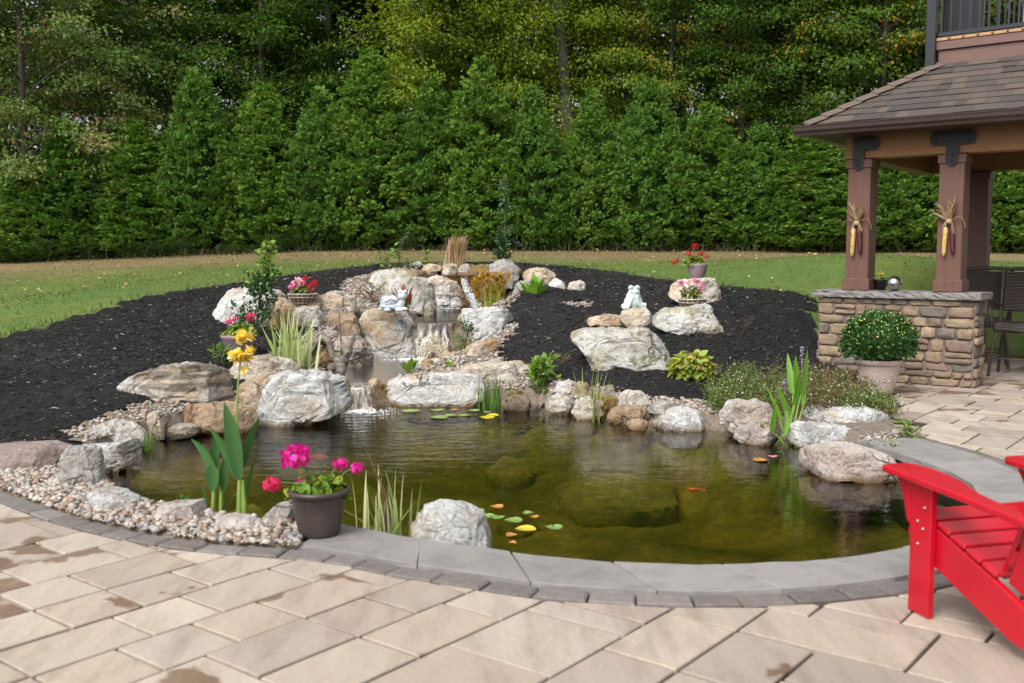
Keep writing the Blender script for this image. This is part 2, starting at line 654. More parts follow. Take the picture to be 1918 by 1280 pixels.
def hit(px, py, lift=0.0, f=H0):
    """where the line of sight through a pixel meets the ground"""
    d = ray(px, py)
    t = np.linspace(3, 27, 1600)
    p = d[None] * t[:, None] + np.array([0, 0, CAMZ])
    h = f(p[:, 0], p[:, 1]) + lift
    k = np.argmax(p[:, 2] < h)
    return p[k] if k else p[-1]


GRAVELS = []
for zz, pts in [
    (0.0, [(-90, 885), (0, 880), (120, 880), (160, 905), (250, 940), (330, 960), (470, 985), (545, 1000), (640, 985), (640, 1035), (560, 1036), (383, 1030), (283, 1015), (133, 985), (67, 962), (0, 934), (-90, 900)]),
    (None, [(120, 815), (170, 795), (235, 768), (310, 752), (400, 745), (490, 735), (520, 760), (430, 800), (300, 840), (210, 850)]),
    (None, [(800, 700), (850, 662), (900, 648), (940, 618), (965, 608), (975, 612), (960, 628), (938, 650), (930, 670), (980, 700), (1050, 722), (1085, 737), (1040, 745), (900, 720)]),
    (None, [(1010, 742), (1080, 728), (1160, 738), (1230, 748), (1330, 757), (1420, 765), (1420, 810), (1200, 800), (1040, 775)]),
    (None, [(430, 700), (480, 685), (560, 640), (600, 610), (660, 620), (700, 600), (690, 680), (600, 715), (500, 735)]),
    (None, [(560, 600), (620, 570), (650, 525), (720, 512), (760, 520), (700, 590), (620, 640)]),
    (0.0, [(1550, 848), (1610, 826), (1700, 808), (1716, 820), (1650, 836), (1600, 852)]),
    (None, [(1050, 572), (1075, 568), (1112, 570), (1105, 577), (1080, 580)]),
    (None, [(700, 700), (1000, 690), (1010, 740), (720, 745)]),
]:
    GRAVELS.append(np.array([(gz(*q, zz) if zz is not None else hit(*q))[:2] for q in pts]))
GRAVELS[0] = np.array([tuple(p) for p in BAND[(BAND[:, 0] < -1.06) & (BAND[:, 0] > -4.6)]] + [(-1.06, 5.7), (-1.5, 6.2), (-2.3, 6.5), (-2.95, 7.15), (-3.3, 7.35), (-4.3, 7.2)])

# ---------------------------------------------------------------- materials of the ground
m = NT('mulch')
v = m.obj((1, 1, 1), False)
f1 = m.noise(v, 55, 5, .75, .5)
f2 = m.noise(m.obj((1, .35, 1), False), 120, 3, .6)
c = m.ramp(f1, [(.3, (.007, .007, .0075)), (.52, (.019, .0185, .019)), (.72, (.042, .040, .040))])
c = m.mix(m.math('MULTIPLY', m.step(f2, .66, .70), m.step(m.noise(v, 1.7, 3), .4, .62)), c, (.12, .10, .09))
c = m.mix(m.step(m.noise(v, .8, 4), .45, .75), c, m.mix(1.0, c, (1.7, 1.6, 1.55), 'MULTIPLY'))
m.base(c)
m.rough(.9)
m.b.inputs['Specular IOR Level'].default_value = .25
m.bump(f1, 1.0, .05)
M_MULCH = m.m

m = NT('lawn')
v = m.obj((1, 1, 1), False)
sp = m.n('ShaderNodeSeparateXYZ')
m.t.links.new(v, sp.inputs[0])
big = m.noise(v, .35, 5, .65)
fine = m.math('ADD', m.math('MULTIPLY', m.noise(v, 22, 5, .8), .62), m.math('MULTIPLY', m.noise(v, 2.2, 5, .7), .40))
green = m.ramp(fine, [(.3, (.045, .08, .018)), (.55, (.09, .145, .036)), (.75, (.16, .205, .07))])
green = m.mix(m.step(big, .42, .66), green, m.mix(1.0, green, (1.5, 1.15, 1.0), 'MULTIPLY'))
dry = m.ramp(fine, [(.3, (.11, .08, .04)), (.55, (.22, .165, .085)), (.75, (.32, .25, .14))])
k = m.math('ADD', m.step(sp.outputs['Y'], 19.0, 24.5), m.math('MULTIPLY', m.math('SUBTRACT', m.noise(m.obj((.25, 1, 1), False), .9, 5, .7), .5), 1.6))
m.base(m.mix(m.step(k, .25, .85), green, dry))
m.rough(.85)
m.b.inputs['Specular IOR Level'].default_value = .15
m.bump(fine, .8, .04)
M_LAWN = m.m

m = NT('pebble')
i = m.island()
c = m.ramp(i, [(0, (.42, .37, .31)), (.14, (.52, .48, .43)), (.26, (.36, .25, .18)), (.36, (.40, .39, .38)), (.48, (.60, .57, .53)), (.58, (.24, .21, .19)), (.68, (.50, .40, .33)), (.78, (.33, .32, .32)), (.88, (.56, .50, .42)), (.95, (.46, .30, .20))], 'CONSTANT')
m.base(m.mix(1.0, c, m.ramp(m.noise(m.obj(), 30, 4), [(.3, (.55, .54, .53)), (.7, (.88, .86, .84))]), 'MULTIPLY'))
m.rough(.7)
M_PEBBLE = m.m
M_GRAVELBED = plain('gravel_bed', (.16, .13, .10), .95, scale=25, vary=.5, bump=.6)


def grid_mesh(xs, ys, hf, keep):
    X, Y = np.meshgrid(xs, ys)
    Z = hf(X, Y)
    nx = len(xs)
    cx, cy = (X[:-1, :-1] + X[1:, 1:]) / 2, (Y[:-1, :-1] + Y[1:, 1:]) / 2
    kk = keep(cx, cy)
    i = np.argwhere(kk)
    a = i[:, 0] * nx + i[:, 1]
    F = np.stack([a, a + 1, a + nx + 1, a + nx], 1)
    used, inv = np.unique(F, return_inverse=True)
    V = np.stack([X.ravel(), Y.ravel(), Z.ravel()], 1)[used]
    return MB().add(V, inv.reshape(F.shape), True)


def is_gravel(x, y):
    r = ((y < 7.25) & (x < 0)) | ((x > 2.2) & (y < 9.05))
    for pl in (POOL2, POOL3):
        r |= (edge_dist(pl, x, y) < .34) | inside(pl, x, y)
    for g in GRAVELS:
        r |= inside(g, x + .05 * np.sin(y * 21), y + .05 * np.sin(x * 23))
    return r


gx, gy = np.arange(-6.6, 4.8, .065), np.arange(4.2, 20.8, .065)


_db = np.linalg.norm(BAND - np.array([-1.13, 4.83]), axis=1)
_ka, _kb = int(np.argmin(_db)), int(np.argmin(np.linalg.norm(BAND - np.array([3.42, 8.0]), axis=1)))
COPZONE = np.array([tuple(p) for p in BAND[_ka:_kb + 1]] + [tuple(p) for p in COPIN[::-1]])


def shore(x, y, z):
    """the bed dips under the water at the pond's edge and under the border stones"""
    d = edge_dist(POND, x, y)
    z = np.where(inside(POND, x, y), np.minimum(z, -.02) - d * 1.3, z)
    b = edge_dist(BAND, x, y, False)
    cz = edge_dist(COPZONE, x, y)
    z = np.where((cz < .08) | inside(COPZONE, x, y), np.minimum(z, -.03), z)
    return np.where((b < .17) & (y < 8.2), np.minimum(z, -.03 + .05 * np.clip((b - .13) / .04, 0, 1)), z)


def mulch_h(x, y):
    p = np.stack([x, y, 0 * x], -1)
    fade = np.clip(edge_dist(BED, x, y) / .25, 0, 1)
    return shore(x, y, ground(x, y) + .012 + .02 * fade + .032 * fade * fbm(p * 5.5, 2, 4) + .03 * fbm(p * .9, 5, 2) * fade)


_db = np.linalg.norm(BAND - np.array([-1.13, 4.83]), axis=1)
_ka, _kb = int(np.argmin(_db)), int(np.argmin(np.linalg.norm(BAND - np.array([3.42, 8.0]), axis=1)))
COPZONE = np.array([tuple(p) for p in BAND[_ka:_kb + 1]] + [tuple(p) for p in COPIN[::-1]])


def bed_keep(x, y):
    e = edge_dist(BED, x, y)
    wob = .05 * np.sin(x * 7.3 + y * 3.1) + .05 * np.sin(y * 13.7 + x * 5) + .12 * fbm(np.stack([x, y, 0 * x], -1) * 3.1, 4, 3)
    return inside(BED, x, y) & (e > (.07 + wob) * (y > 8.5)) & ~(inside(POND, x, y) & (edge_dist(POND, x, y) > .28)) & ~inside(COPZONE, x, y) & ~(inside(POND, x, y) & (edge_dist(COPIN, x, y, False) < .4) & (y < 7.4))


solo('mulch', grid_mesh(gx, gy, mulch_h, lambda x, y: bed_keep(x, y) & ~is_gravel(x, y)), M_MULCH, kind='structure')
gm = grid_mesh(gx, gy, lambda x, y: shore(x, y, np.maximum(ground(x, y), -.02) + .022), lambda x, y: bed_keep(x, y) & is_gravel(x, y))

# loose pebbles on the gravel
pv1, pf1 = ico(1)
pc = []
for g, dens, smin, smax in zip(GRAVELS, (2300, 700, 500, 800, 600, 500, 900, 500, 450), (.008, .011, .013, .010, .012, .013, .008, .013, .013), (.026, .027, .030, .028, .028, .03, .024, .03, .03)):
    lo, hi = g.min(0), g.max(0)
    n = int((hi - lo).prod() * dens)
    q = lo + rng.random((n, 2)) * (hi - lo)
    ok = inside(g, q[:, 0], q[:, 1]) & ~inside(POND, q[:, 0], q[:, 1]) & inside(BED, q[:, 0], q[:, 1]) & (edge_dist(BAND, q[:, 0], q[:, 1], False) > .128)
    for pl in (POOL2, POOL3, POOL4):
        ok &= ~inside(pl, q[:, 0], q[:, 1])
    q = q[ok]
    r = smin + (smax - smin) * rng.random(len(q)) ** 2.2
    pc.append(np.c_[q, np.maximum(ground(q[:, 0], q[:, 1]), -.02) + .022 + r * (.15 + .5 * rng.random(len(q))), r])
# stragglers rolled onto the mulch and the shore
q = np.stack([rng.uniform(-3.6, 3.4, 900), rng.uniform(6, 12.5, 900)], 1)
e = edge_dist(POND, q[:, 0], q[:, 1])
q = q[(e < .5 * rng.random(900)) & ~inside(COPZONE, q[:, 0], q[:, 1]) & (edge_dist(COPZONE, q[:, 0], q[:, 1]) > .05) & ~inside(POND, q[:, 0], q[:, 1]) & inside(BED, q[:, 0], q[:, 1])]
pc.append(np.c_[q, ground(q[:, 0], q[:, 1]) + .03, rng.uniform(.012, .03, len(q))])
# pebbles packed round the stream pools
q = np.stack([rng.uniform(-3.4, 1.6, 16000), rng.uniform(10.4, 18.4, 16000)], 1)
ok = np.zeros(len(q), bool)
for pl in (POOL2, POOL3, POOL4):
    ok |= (edge_dist(pl, q[:, 0], q[:, 1]) < .42)
for pl in (POOL2, POOL3, POOL4, POND):
    ok &= ~inside(pl, q[:, 0], q[:, 1])
q = q[ok]
r = .012 + .02 * rng.random(len(q)) ** 2
pc.append(np.c_[q, ground(q[:, 0], q[:, 1]) + .02 + r * .4, r])
pc = np.concatenate(pc)
N = len(pc)
sc3 = pc[:, 3, None] * np.stack([rng.uniform(.85, 1.5, N), rng.uniform(.75, 1.1, N), rng.uniform(.5, .8, N)], 1)
az = rng.random(N) * 6.28
tl = rng.normal(0, .3, N)
V = pv1[None] * sc3[:, None] * (1 + .16 * rng.normal(size=(N, len(pv1), 1)))
V = np.stack([V[..., 0] * np.cos(tl)[:, None] - V[..., 2] * np.sin(tl)[:, None], V[..., 1], V[..., 0] * np.sin(tl)[:, None] + V[..., 2] * np.cos(tl)[:, None]], -1)
V = np.stack([V[..., 0] * np.cos(az)[:, None] - V[..., 1] * np.sin(az)[:, None], V[..., 0] * np.sin(az)[:, None] + V[..., 1] * np.cos(az)[:, None], V[..., 2]], -1)
V += pc[:, None, :3]
gm.add(V.reshape(-1, 3), (pf1[None] + (np.arange(N) * len(pv1))[:, None, None]).reshape(-1, 3), True, 1)
solo('gravel', gm, [M_GRAVELBED, M_PEBBLE], 'tan and grey river pebbles spread between the boulders and the patio edge', 'gravel', kind='stuff')

# chips of bark lying on the mulch
N = 60000
q = np.stack([rng.uniform(-6.4, 4.3, N), rng.uniform(7, 20.3, N)], 1)
q = q[inside(BED, q[:, 0], q[:, 1]) & ~inside(POND, q[:, 0], q[:, 1]) & ~is_gravel(q[:, 0], q[:, 1]) & ~inside(COPZONE, q[:, 0], q[:, 1]) & (edge_dist(BED, q[:, 0], q[:, 1]) > .05)]
N = len(q)
a = rng.random(N) * 6.28
d = np.stack([np.cos(a), np.sin(a), rng.normal(.05, .22, N)], 1)
cm = MB()
leaves(cm, np.c_[q, mulch_h(q[:, 0], q[:, 1]) + .006], d, np.tile([0, 0, 1.], (N, 1)) + rng.normal(0, .4, (N, 3)), rng.uniform(.02, .085, N), rng.uniform(.007, .020, N), .1)
m = NT('bark_chip')
m.base(m.ramp(m.island(), [(0, (.012, .012, .013)), (.30, (.026, .025, .026)), (.62, (.052, .048, .047)), (.86, (.12, .098, .085)), (.97, (.34, .28, .22))], 'CONSTANT'))
m.rough(.85)
solo('bark_chips', cm, m.m, 'black shredded bark chips lying over the mound', 'mulch chips', kind='stuff')

# lawn
lx = np.concatenate([np.arange(-70, -14, 4), np.arange(-14, 12, .2), np.arange(12, 74, 4)])
ly = np.concatenate([np.arange(7, 28, .2), np.arange(28, 120, 6)])


def lawn_keep(x, y):
    return ~(inside(BED, x, y) & (edge_dist(BED, x, y) > .3)) & ~inside(PATIO, x, y)


solo('lawn', grid_mesh(lx, ly, lambda x, y: H0(x, y) + .01 * fbm(np.stack([x, y, 0 * x], -1) * .8, 9, 2), lawn_keep), M_LAWN, kind='structure')

N = 90000
q = np.stack([rng.uniform(-12, 11, N), 9 + 18.5 * rng.random(N) ** .8], 1)
q = q[lawn_keep(q[:, 0], q[:, 1]) & ~inside(BED, q[:, 0], q[:, 1]) & (np.abs(q[:, 0]) < q[:, 1] * .56 + 1)]
N = len(q)
dry = (q[:, 1] - 21.5) / 4 + fbm(np.c_[q[:, 0] * .25, q[:, 1], 0 * q[:, 0]] * .9, 3, 3) * 1.2 + rng.normal(0, .25, N) > .1
base = np.c_[q, H0(q[:, 0], q[:, 1]) - .005]
gb = MB()
for sel, mi in ((~dry, 0), (dry, 1)):
    k = sel.sum()
    blades(gb, base[sel], rng.random(k) * 6.28, rng.uniform(.2, 1.0, k), rng.uniform(.025, .05, k), rng.uniform(.008, .016, k), .5, 1, mi)
# tufts along the cut edge of the bed
t = catmull(BED[len(BAND) + 4:], 60)
t = t + rng.normal(0, .05, t.shape)
t = t[~inside(BED, t[:, 0], t[:, 1])]
blades(gb, np.c_[t, H0(t[:, 0], t[:, 1])], rng.random(len(t)) * 6.28, rng.uniform(.1, .7, len(t)), rng.uniform(.05, .12, len(t)), .018, .5, 2, 0)
M_GRASS = leafy('grass', [(.065, .125, .026), (.10, .17, .036), (.14, .195, .055), (.08, .145, .03)], .6, .2)
M_DRYGRASS = leafy('dry_grass', [(.22, .16, .08), (.29, .22, .12), (.17, .14, .065), (.14, .155, .055)], .7, .2)
solo('grass', gb, [M_GRASS, M_DRYGRASS], 'mown lawn grass, green near the mound and browned near the hedge', 'grass', kind='stuff')

# leaves fallen on the lawn
N = 420
q = np.stack([rng.uniform(-10, 9, N), rng.uniform(13, 27, N)], 1)
q = q[lawn_keep(q[:, 0], q[:, 1]) & ~inside(BED, q[:, 0], q[:, 1])]
N = len(q)
a = rng.random(N) * 6.28
fm = MB()
leaves(fm, np.c_[q, H0(q[:, 0], q[:, 1]) + .06], np.stack([np.cos(a), np.sin(a), rng.normal(0, .2, N)], 1), np.tile([0, 0, 1.], (N, 1)) + rng.normal(0, .3, (N, 3)), rng.uniform(.06, .1, N), rng.uniform(.05, .07, N))
solo('fallen_leaves', fm, leafy('fallen_leaf', [(.45, .33, .12), (.30, .17, .06), (.5, .42, .22), (.2, .12, .05)], .7, .2), 'pale yellow and brown leaves scattered on the lawn', 'leaves', kind='stuff')

# ================================================================== PATIO
GA = np.array([0.787, -0.617])
GB = np.array([0.617, 0.787])
U = .163


def band_side(p):
    """nearest point of the border's outer curve and its outward normal; > 0 outside"""
    dd = BAND - p
    k = int(np.argmin((dd ** 2).sum(1)))
    k0, k1 = max(k - 1, 0), min(k + 1, len(BAND) - 1)
    t = unit(BAND[k1] - BAND[k0])
    nrm = np.array([t[1], -t[0]])
    return BAND[k], nrm, float((p - BAND[k]) @ nrm)


def clip(poly, pt, nrm):
    out = []
    for i in range(len(poly)):
        a, b = poly[i], poly[(i + 1) % len(poly)]
        da, db = (a - pt) @ nrm, (b - pt) @ nrm
        if da >= 0:
            out.append(a)
        if (da >= 0) != (db >= 0):
            out.append(a + (b - a) * da / (da - db))
    return out


RNG2 = random.Random(5)
occ = {}
pm = MB()
GN = 100
for ib in range(-GN, GN):
    for ia in range(-GN, GN):
        if (ia, ib) in occ:
            continue
        run = 0
        while run < 7 and (ia + run, ib) not in occ:
            run += 1
        sizes = [q for q in [(2, 2), (3, 2), (2, 3), (3, 2), (2, 3), (2, 2), (3, 3), (4, 2), (2, 1), (3, 1)] if q[0] <= run and run - q[0] != 1]
        RNG2.shuffle(sizes)
        for sx, sy in sizes + [(3, 1), (2, 1), (1, 3), (1, 2), (1, 1)]:
            if all((ia + i, ib + j) not in occ for i in range(sx) for j in range(sy)):
                break
        for i in range(sx):
            for j in range(sy):
                occ[(ia + i, ib + j)] = 1
        g = .0075
        o = np.array([1.0, 4.0])
        cs = [(ia * U + g, ib * U + g), ((ia + sx) * U - g, ib * U + g), ((ia + sx) * U - g, (ib + sy) * U - g), (ia * U + g, (ib + sy) * U - g)]
        poly = [o + GA * a_ + GB * b_ for a_, b_ in cs]
        c0 = sum(poly) / 4
        if not (-8.5 < c0[0] < 12.5 and 1.0 < c0[1] < 15.5) or abs(c0[0]) > c0[1] * .62 + 1.8:
            continue
        if not (inside(PATIO, c0[0], c0[1]) or any(inside(PATIO, p[0], p[1]) for p in poly)):
            continue
        if c0[1] < 8.6:
            pt, nr, sdist = band_side(c0)
            if sdist < .6:
                poly = clip(poly, pt + nr * .008, nr)
        elif not inside(PATIO, c0[0], c0[1]):
            continue
        if len(poly) < 3:
            continue
        ar = abs(sum(poly[i][0] * poly[(i + 1) % len(poly)][1] - poly[i][1] * poly[(i + 1) % len(poly)][0] for i in range(len(poly)))) / 2
        if ar < .003:
            continue
        P_ = np.array(poly) + rng.normal(0, .0022, (len(poly), 2))
        if ((P_[1] - P_[0])[0] * (P_[2] - P_[1])[1] - (P_[1] - P_[0])[1] * (P_[2] - P_[1])[0]) < 0:
            P_ = P_[::-1]
        prism(pm, P_, -.05, rng.normal(0, .0015), .0045, 0)
def grid_flat(xs, ys, z, keep):
    return grid_mesh(xs, ys, lambda x, y: 0 * x + z, keep)


base_ = grid_flat(np.arange(-9, 13, .15), np.arange(.5, 15.5, .15), -.022, lambda x, y: inside(PATIO, x, y) | (edge_dist(BAND, x, y, False) < .22))
base_.f = [(f, False, 1) for f, _, _ in base_.f]
pm.merge(base_)

m = NT('paver')
v = m.obj((1, 1, 1), False)
i = m.island()
c = m.ramp(i, [(0, (.39, .325, .265)), (.14, (.33, .272, .225)), (.28, (.43, .365, .30)), (.42, (.28, .232, .196)), (.56, (.39, .32, .255)), (.70, (.315, .255, .215)), (.85, (.36, .31, .262)), (1, (.42, .35, .285))])
st = m.n('ShaderNodeMapping')
st.inputs['Rotation'].default_value = (0, 0, RAD(38))
st.inputs['Scale'].default_value = (5, 1.1, 1)
m.t.links.new(v, st.inputs['Vector'])
iv = m.n('ShaderNodeVectorMath', operation='MULTIPLY_ADD')
m.t.links.new(i, iv.inputs[0])
iv.inputs[1].default_value = (31, 17, 9)
m.t.links.new(st.outputs[0], iv.inputs[2])
c = m.mix(1.0, c, m.ramp(m.noise(iv.outputs[0], 1.6, 6, .62), [(.25, (.70, .67, .64)), (.5, (1.0, 1.0, 1.0)), (.8, (1.17, 1.17, 1.16))]), 'MULTIPLY')
c = m.mix(1.0, c, m.ramp(m.noise(v, 60, 4, .7), [(.3, (.86, .86, .86)), (.7, (1.08, 1.08, 1.08))]), 'MULTIPLY')
sp = m.n('ShaderNodeSeparateXYZ')
m.t.links.new(v, sp.inputs[0])
# wet patches left by a hose or rain, mostly on the left of the patio and along the coping
wetreg = m.math('ADD', m.step(sp.outputs['X'], 1.6, -2.6), m.step(sp.outputs['Y'], 8.0, 11.0))
iw = m.n('ShaderNodeVectorMath', operation='MULTIPLY_ADD')
m.t.links.new(i, iw.inputs[0])
iw.inputs[1].default_value = (13, 7, 3)
m.t.links.new(v, iw.inputs[2])
wn = m.math('ADD', m.noise(iw.outputs[0], 2.3, 4, .55), m.math('MULTIPLY', wetreg, .15))
wet = m.step(wn, .70, .73)
c = m.mix(wet, c, m.mix(1.0, c, (.50, .40, .32), 'MULTIPLY'))
m.base(c)
m.set(m.b.inputs['Roughness'], m.math('SUBTRACT', .85, m.math('MULTIPLY', wet, .3)))
m.bump(m.math('ADD', m.noise(v, 26, 6, .7), m.math('MULTIPLY', m.noise(v, 7, 3), 1.2)), .35, .012)
M_PAVER = m.m
M_JOINT = plain('joint_sand', (.035, .025, .018), .95, vary=.4, scale=30, bump=.5)
solo('patio', pm, [M_PAVER, M_JOINT], kind='structure')

# dark border course
nrmB = np.array([[t[1], -t[0]] for t in unit(np.gradient(BAND, axis=0))])
bm_ = MB()
sB = np.concatenate([[0], np.cumsum(np.linalg.norm(np.diff(BAND, axis=0), axis=1))])


def on_band(s, inset):
    x = np.interp(s, sB, BAND[:, 0] - nrmB[:, 0] * inset)
    y = np.interp(s, sB, BAND[:, 1] - nrmB[:, 1] * inset)
    return np.array([x, y])


s = 0.0
while s < sB[-1] - .1:
    L = RNG2.choice([.17, .21, .25, .25])
    e = min(s + L, sB[-1])
    poly = [on_band(s + .005, .006), on_band(e - .005, .006), on_band(e - .005, .128), on_band(s + .005, .128)]
    prism(bm_, np.array(poly) + rng.normal(0, .002, (4, 2)), -.05, .006 + rng.normal(0, .0018), .009)
    s = e
m = NT('border_paver')
v = m.obj((1, 1, 1), False)
c = m.ramp(m.island(), [(0, (.125, .112, .105)), (.3, (.17, .15, .14)), (.6, (.145, .125, .115)), (.85, (.20, .18, .17))])
c = m.mix(1.0, c, m.ramp(m.noise(v, 24, 6, .7), [(.3, (.72, .72, .72)), (.7, (1.2, 1.2, 1.2))]), 'MULTIPLY')
m.base(c)
m.rough(.8)
m.bump(m.noise(v, 40, 6, .75), .6, .012)
solo('patio_border', bm_, m.m, kind='structure')

# bluestone coping round the near shore
m = NT('bluestone')
v = m.obj((1, 1, 1), False)
c = m.ramp(m.island(), [(0, (.185, .18, .175)), (.35, (.24, .232, .224)), (.7, (.205, .197, .19)), (1, (.265, .256, .248))])
c = m.mix(1.0, c, m.ramp(m.noise(v, 5, 7, .68, .6), [(.25, (.66, .66, .67)), (.5, (1, 1, 1)), (.8, (1.2, 1.19, 1.17))]), 'MULTIPLY')
c = m.mix(m.math('MULTIPLY', m.step(m.noise(v, 1.7, 5, .7), .52, .66), .35), c, (.13, .12, .105))
c = m.mix(m.math('MULTIPLY', m.step(m.noise(v, 90, 3), .60, .70), .45), c, (.13, .13, .13))
m.base(c)
m.rough(.75)
m.bump(m.noise(v, 18, 7, .7), .3, .012)
M_BLUE = m.m
cp = MB()
sI = np.concatenate([[0], np.cumsum(np.linalg.norm(np.diff(COPIN, axis=0), axis=1))])
s0, s1 = None, None
dB = np.linalg.norm(BAND - np.array([-1.13, 4.83]), axis=1)
sA = sB[int(np.argmin(dB))]
sE = sB[int(np.argmin(np.linalg.norm(BAND - np.array([3.42, 8.0]), axis=1)))]
cuts = [0, .09, .17, .25, .33, .41, .49, .565, .64, .72, .80, .87, .94, 1.0]
for ci in range(len(cuts) - 1):
    a0, a1 = cuts[ci], cuts[ci + 1]
    ts = np.linspace(a0 + .0005, a1 - .0005, 5)
    outer = [on_band(sA + (sE - sA) * t_, .140) for t_ in ts]
    inner = [np.array([np.interp(sI[-1] * t_, sI, COPIN[:, 0]), np.interp(sI[-1] * t_, sI, COPIN[:, 1])]) for t_ in ts]
    rag = rng.normal(0, .006, (5, 2))
    poly = np.array(outer + [p_ + r_ for p_, r_ in zip(inner, rag)][::-1])
    n = len(poly)
    zt = .022 + rng.normal(0, .0012)
    Vt = np.concatenate([np.c_[poly + (poly.mean(0) - poly) * .012, np.full(n, -.035)], np.c_[poly + rng.normal(0, .002, poly.shape), np.full(n, -.005)], np.c_[poly, np.full(n, zt - .003)], np.c_[poly + unit(poly.mean(0) - poly) * .003, np.full(n, zt)]])
    F = [(k_ * n + j, k_ * n + (j + 1) % n, (k_ + 1) * n + (j + 1) % n, (k_ + 1) * n + j) for k_ in range(3) for j in range(n)]
    F += [(3 * n + j, 3 * n + j + 1, 3 * n + 8 - j, 3 * n + 9 - j) for j in range(4)]
    F += [(j + 1, j, 9 - j, 8 - j) for j in range(4)]
    cp.add(Vt, F)
ts = np.linspace(.004, .996, 60)
ou = np.array([on_band(sA + (sE - sA) * t_, .150) for t_ in ts])
inn0 = np.array([[np.interp(sI[-1] * t_, sI, COPIN[:, 0]), np.interp(sI[-1] * t_, sI, COPIN[:, 1])] for t_ in ts])
inn0 = inn0 + (ou - inn0) * .06
cp.add(np.concatenate([np.c_[ou, np.full(60, .012)], np.c_[inn0, np.full(60, .012)]]), [(j, j + 1, 61 + j, 60 + j) for j in range(59)], mi=1)
solo('coping_kerb', cp, [M_BLUE, plain('coping_mortar', (.10, .095, .09), .9, bump=.2)], kind='structure')
# wall of the basin under the coping
wl = MB()
n = len(COPIN)
cin = COPIN + np.array([[t[1], -t[0]] for t in unit(np.gradient(COPIN, axis=0))]) * .03
wl.add(np.concatenate([np.c_[cin, np.full(n, -.034)], np.c_[cin, np.full(n, -1.2)]]), [(j, j + 1, n + j + 1, n + j) for j in range(n - 1)])
solo('basin_wall', wl, plain('basin_liner', (.03, .028, .022), .7, vary=.4, scale=6), kind='structure')

# ================================================================== WATER
fx, fy = np.arange(-3.8, 3.6, .09), np.arange(4.3, 11.7, .09)


def floor_h(x, y):
    i = inside(POND, x, y)
    d = edge_dist(POND, x, y)
    dc = edge_dist(COPIN, x, y, False)
    p = np.stack([x, y, 0 * x], -1)
    deep = np.where(dc < d + .05, .34 + .25 * d, .08 + .42 * d)
    dep = np.minimum(deep, .55) + .07 * fbm(p * .9, 6, 3) + .03 * fbm(p * 3.5, 8, 3)
    return np.where(i, WZ - np.maximum(dep, .04), np.where(dc < .4, WZ - .5, np.minimum(np.minimum(H0(x, y) - .03, WZ - .05 + d * .9), -.03)))


m = NT('pond_floor')
v = m.obj((1, 1, 1), False)
n1 = m.noise(v, 1.3, 6, .65, .5)
c = m.ramp(n1, [(.3, (.055, .056, .015)), (.5, (.185, .16, .04)), (.7, (.34, .285, .078))])
c = m.mix(1.0, c, m.ramp(m.noise(v, 14, 5, .7), [(.3, (.6, .6, .6)), (.7, (1.25, 1.25, 1.25))]), 'MULTIPLY')
m.base(c)
m.rough(.95)
m.bump(m.noise(v, 14, 5, .7), .8, .05)
M_FLOOR = m.m
solo('pond_floor', grid_mesh(fx, fy, floor_h, lambda x, y: inside(POND, x, y) | (edge_dist(POND, x, y) < .3)), M_FLOOR, kind='structure')


def watermat(name, tint, vol=None, dens=1.0, wave=.05, falls=()):
    m = NT(name)
    t = m.t
    v = m.obj((1, 1, 1), False)
    gl = m.n('ShaderNodeBsdfGlossy', Roughness=.015 if vol else .14)
    trn = m.n('ShaderNodeBsdfTransparent')
    trn.inputs['Color'].default_value = (*tint, 1)
    fr = m.n('ShaderNodeFresnel', IOR=1.333)
    w1 = m.noise(m.obj((1, 2.6, 1), False), 2.6, 3, .5, .4)
    w2 = m.noise(m.obj((1, 2.2, 1), False), 9, 3, .5, .2)
    amp = 0.10
    h = m.math('ADD', m.math('MULTIPLY', w1, .55), m.math('MULTIPLY', w2, .25))
    calm = m.n('ShaderNodeValue')
    calm.outputs[0].default_value = .11
    amt = calm.outputs[0]
    for fx_, fy_, wl_, reach in falls:
        ds = m.n('ShaderNodeVectorMath', operation='DISTANCE')
        t.links.new(v, ds.inputs[0])
        ds.inputs[1].default_value = (fx_, fy_, WZ)
        near = m.step(ds.outputs['Value'], reach, .2)
        ringd = m.math('ADD', ds.outputs['Value'], m.math('MULTIPLY', m.noise(v, 1.5, 3), .5))
        ring = m.math('SINE', m.math('MULTIPLY', ringd, 6.283 / wl_))
        h = m.math('ADD', h, m.math('MULTIPLY', ring, m.math('MULTIPLY', near, .05)))
        amt = m.math('ADD', amt, m.math('MULTIPLY', near, .9))
    b = m.n('ShaderNodeBump', Distance=wave)
    b.inputs['Strength'].default_value = 1.0
    t.links.new(m.math('MULTIPLY', h, amt), b.inputs['Height'])
    t.links.new(b.outputs[0], gl.inputs['Normal'])
    t.links.new(b.outputs[0], fr.inputs['Normal'])
    mx = m.n('ShaderNodeMixShader')
    t.links.new(fr.outputs[0], mx.inputs[0])
    t.links.new(trn.outputs[0], mx.inputs[1])
    t.links.new(gl.outputs[0], mx.inputs[2])
    t.links.new(mx.outputs[0], m.out.inputs['Surface'])
    if vol:
        va = m.n('ShaderNodeVolumeAbsorption', Density=dens)
        va.inputs['Color'].default_value = (*vol, 1)
        t.links.new(va.outputs[0], m.out.inputs['Volume'])
    return m.m


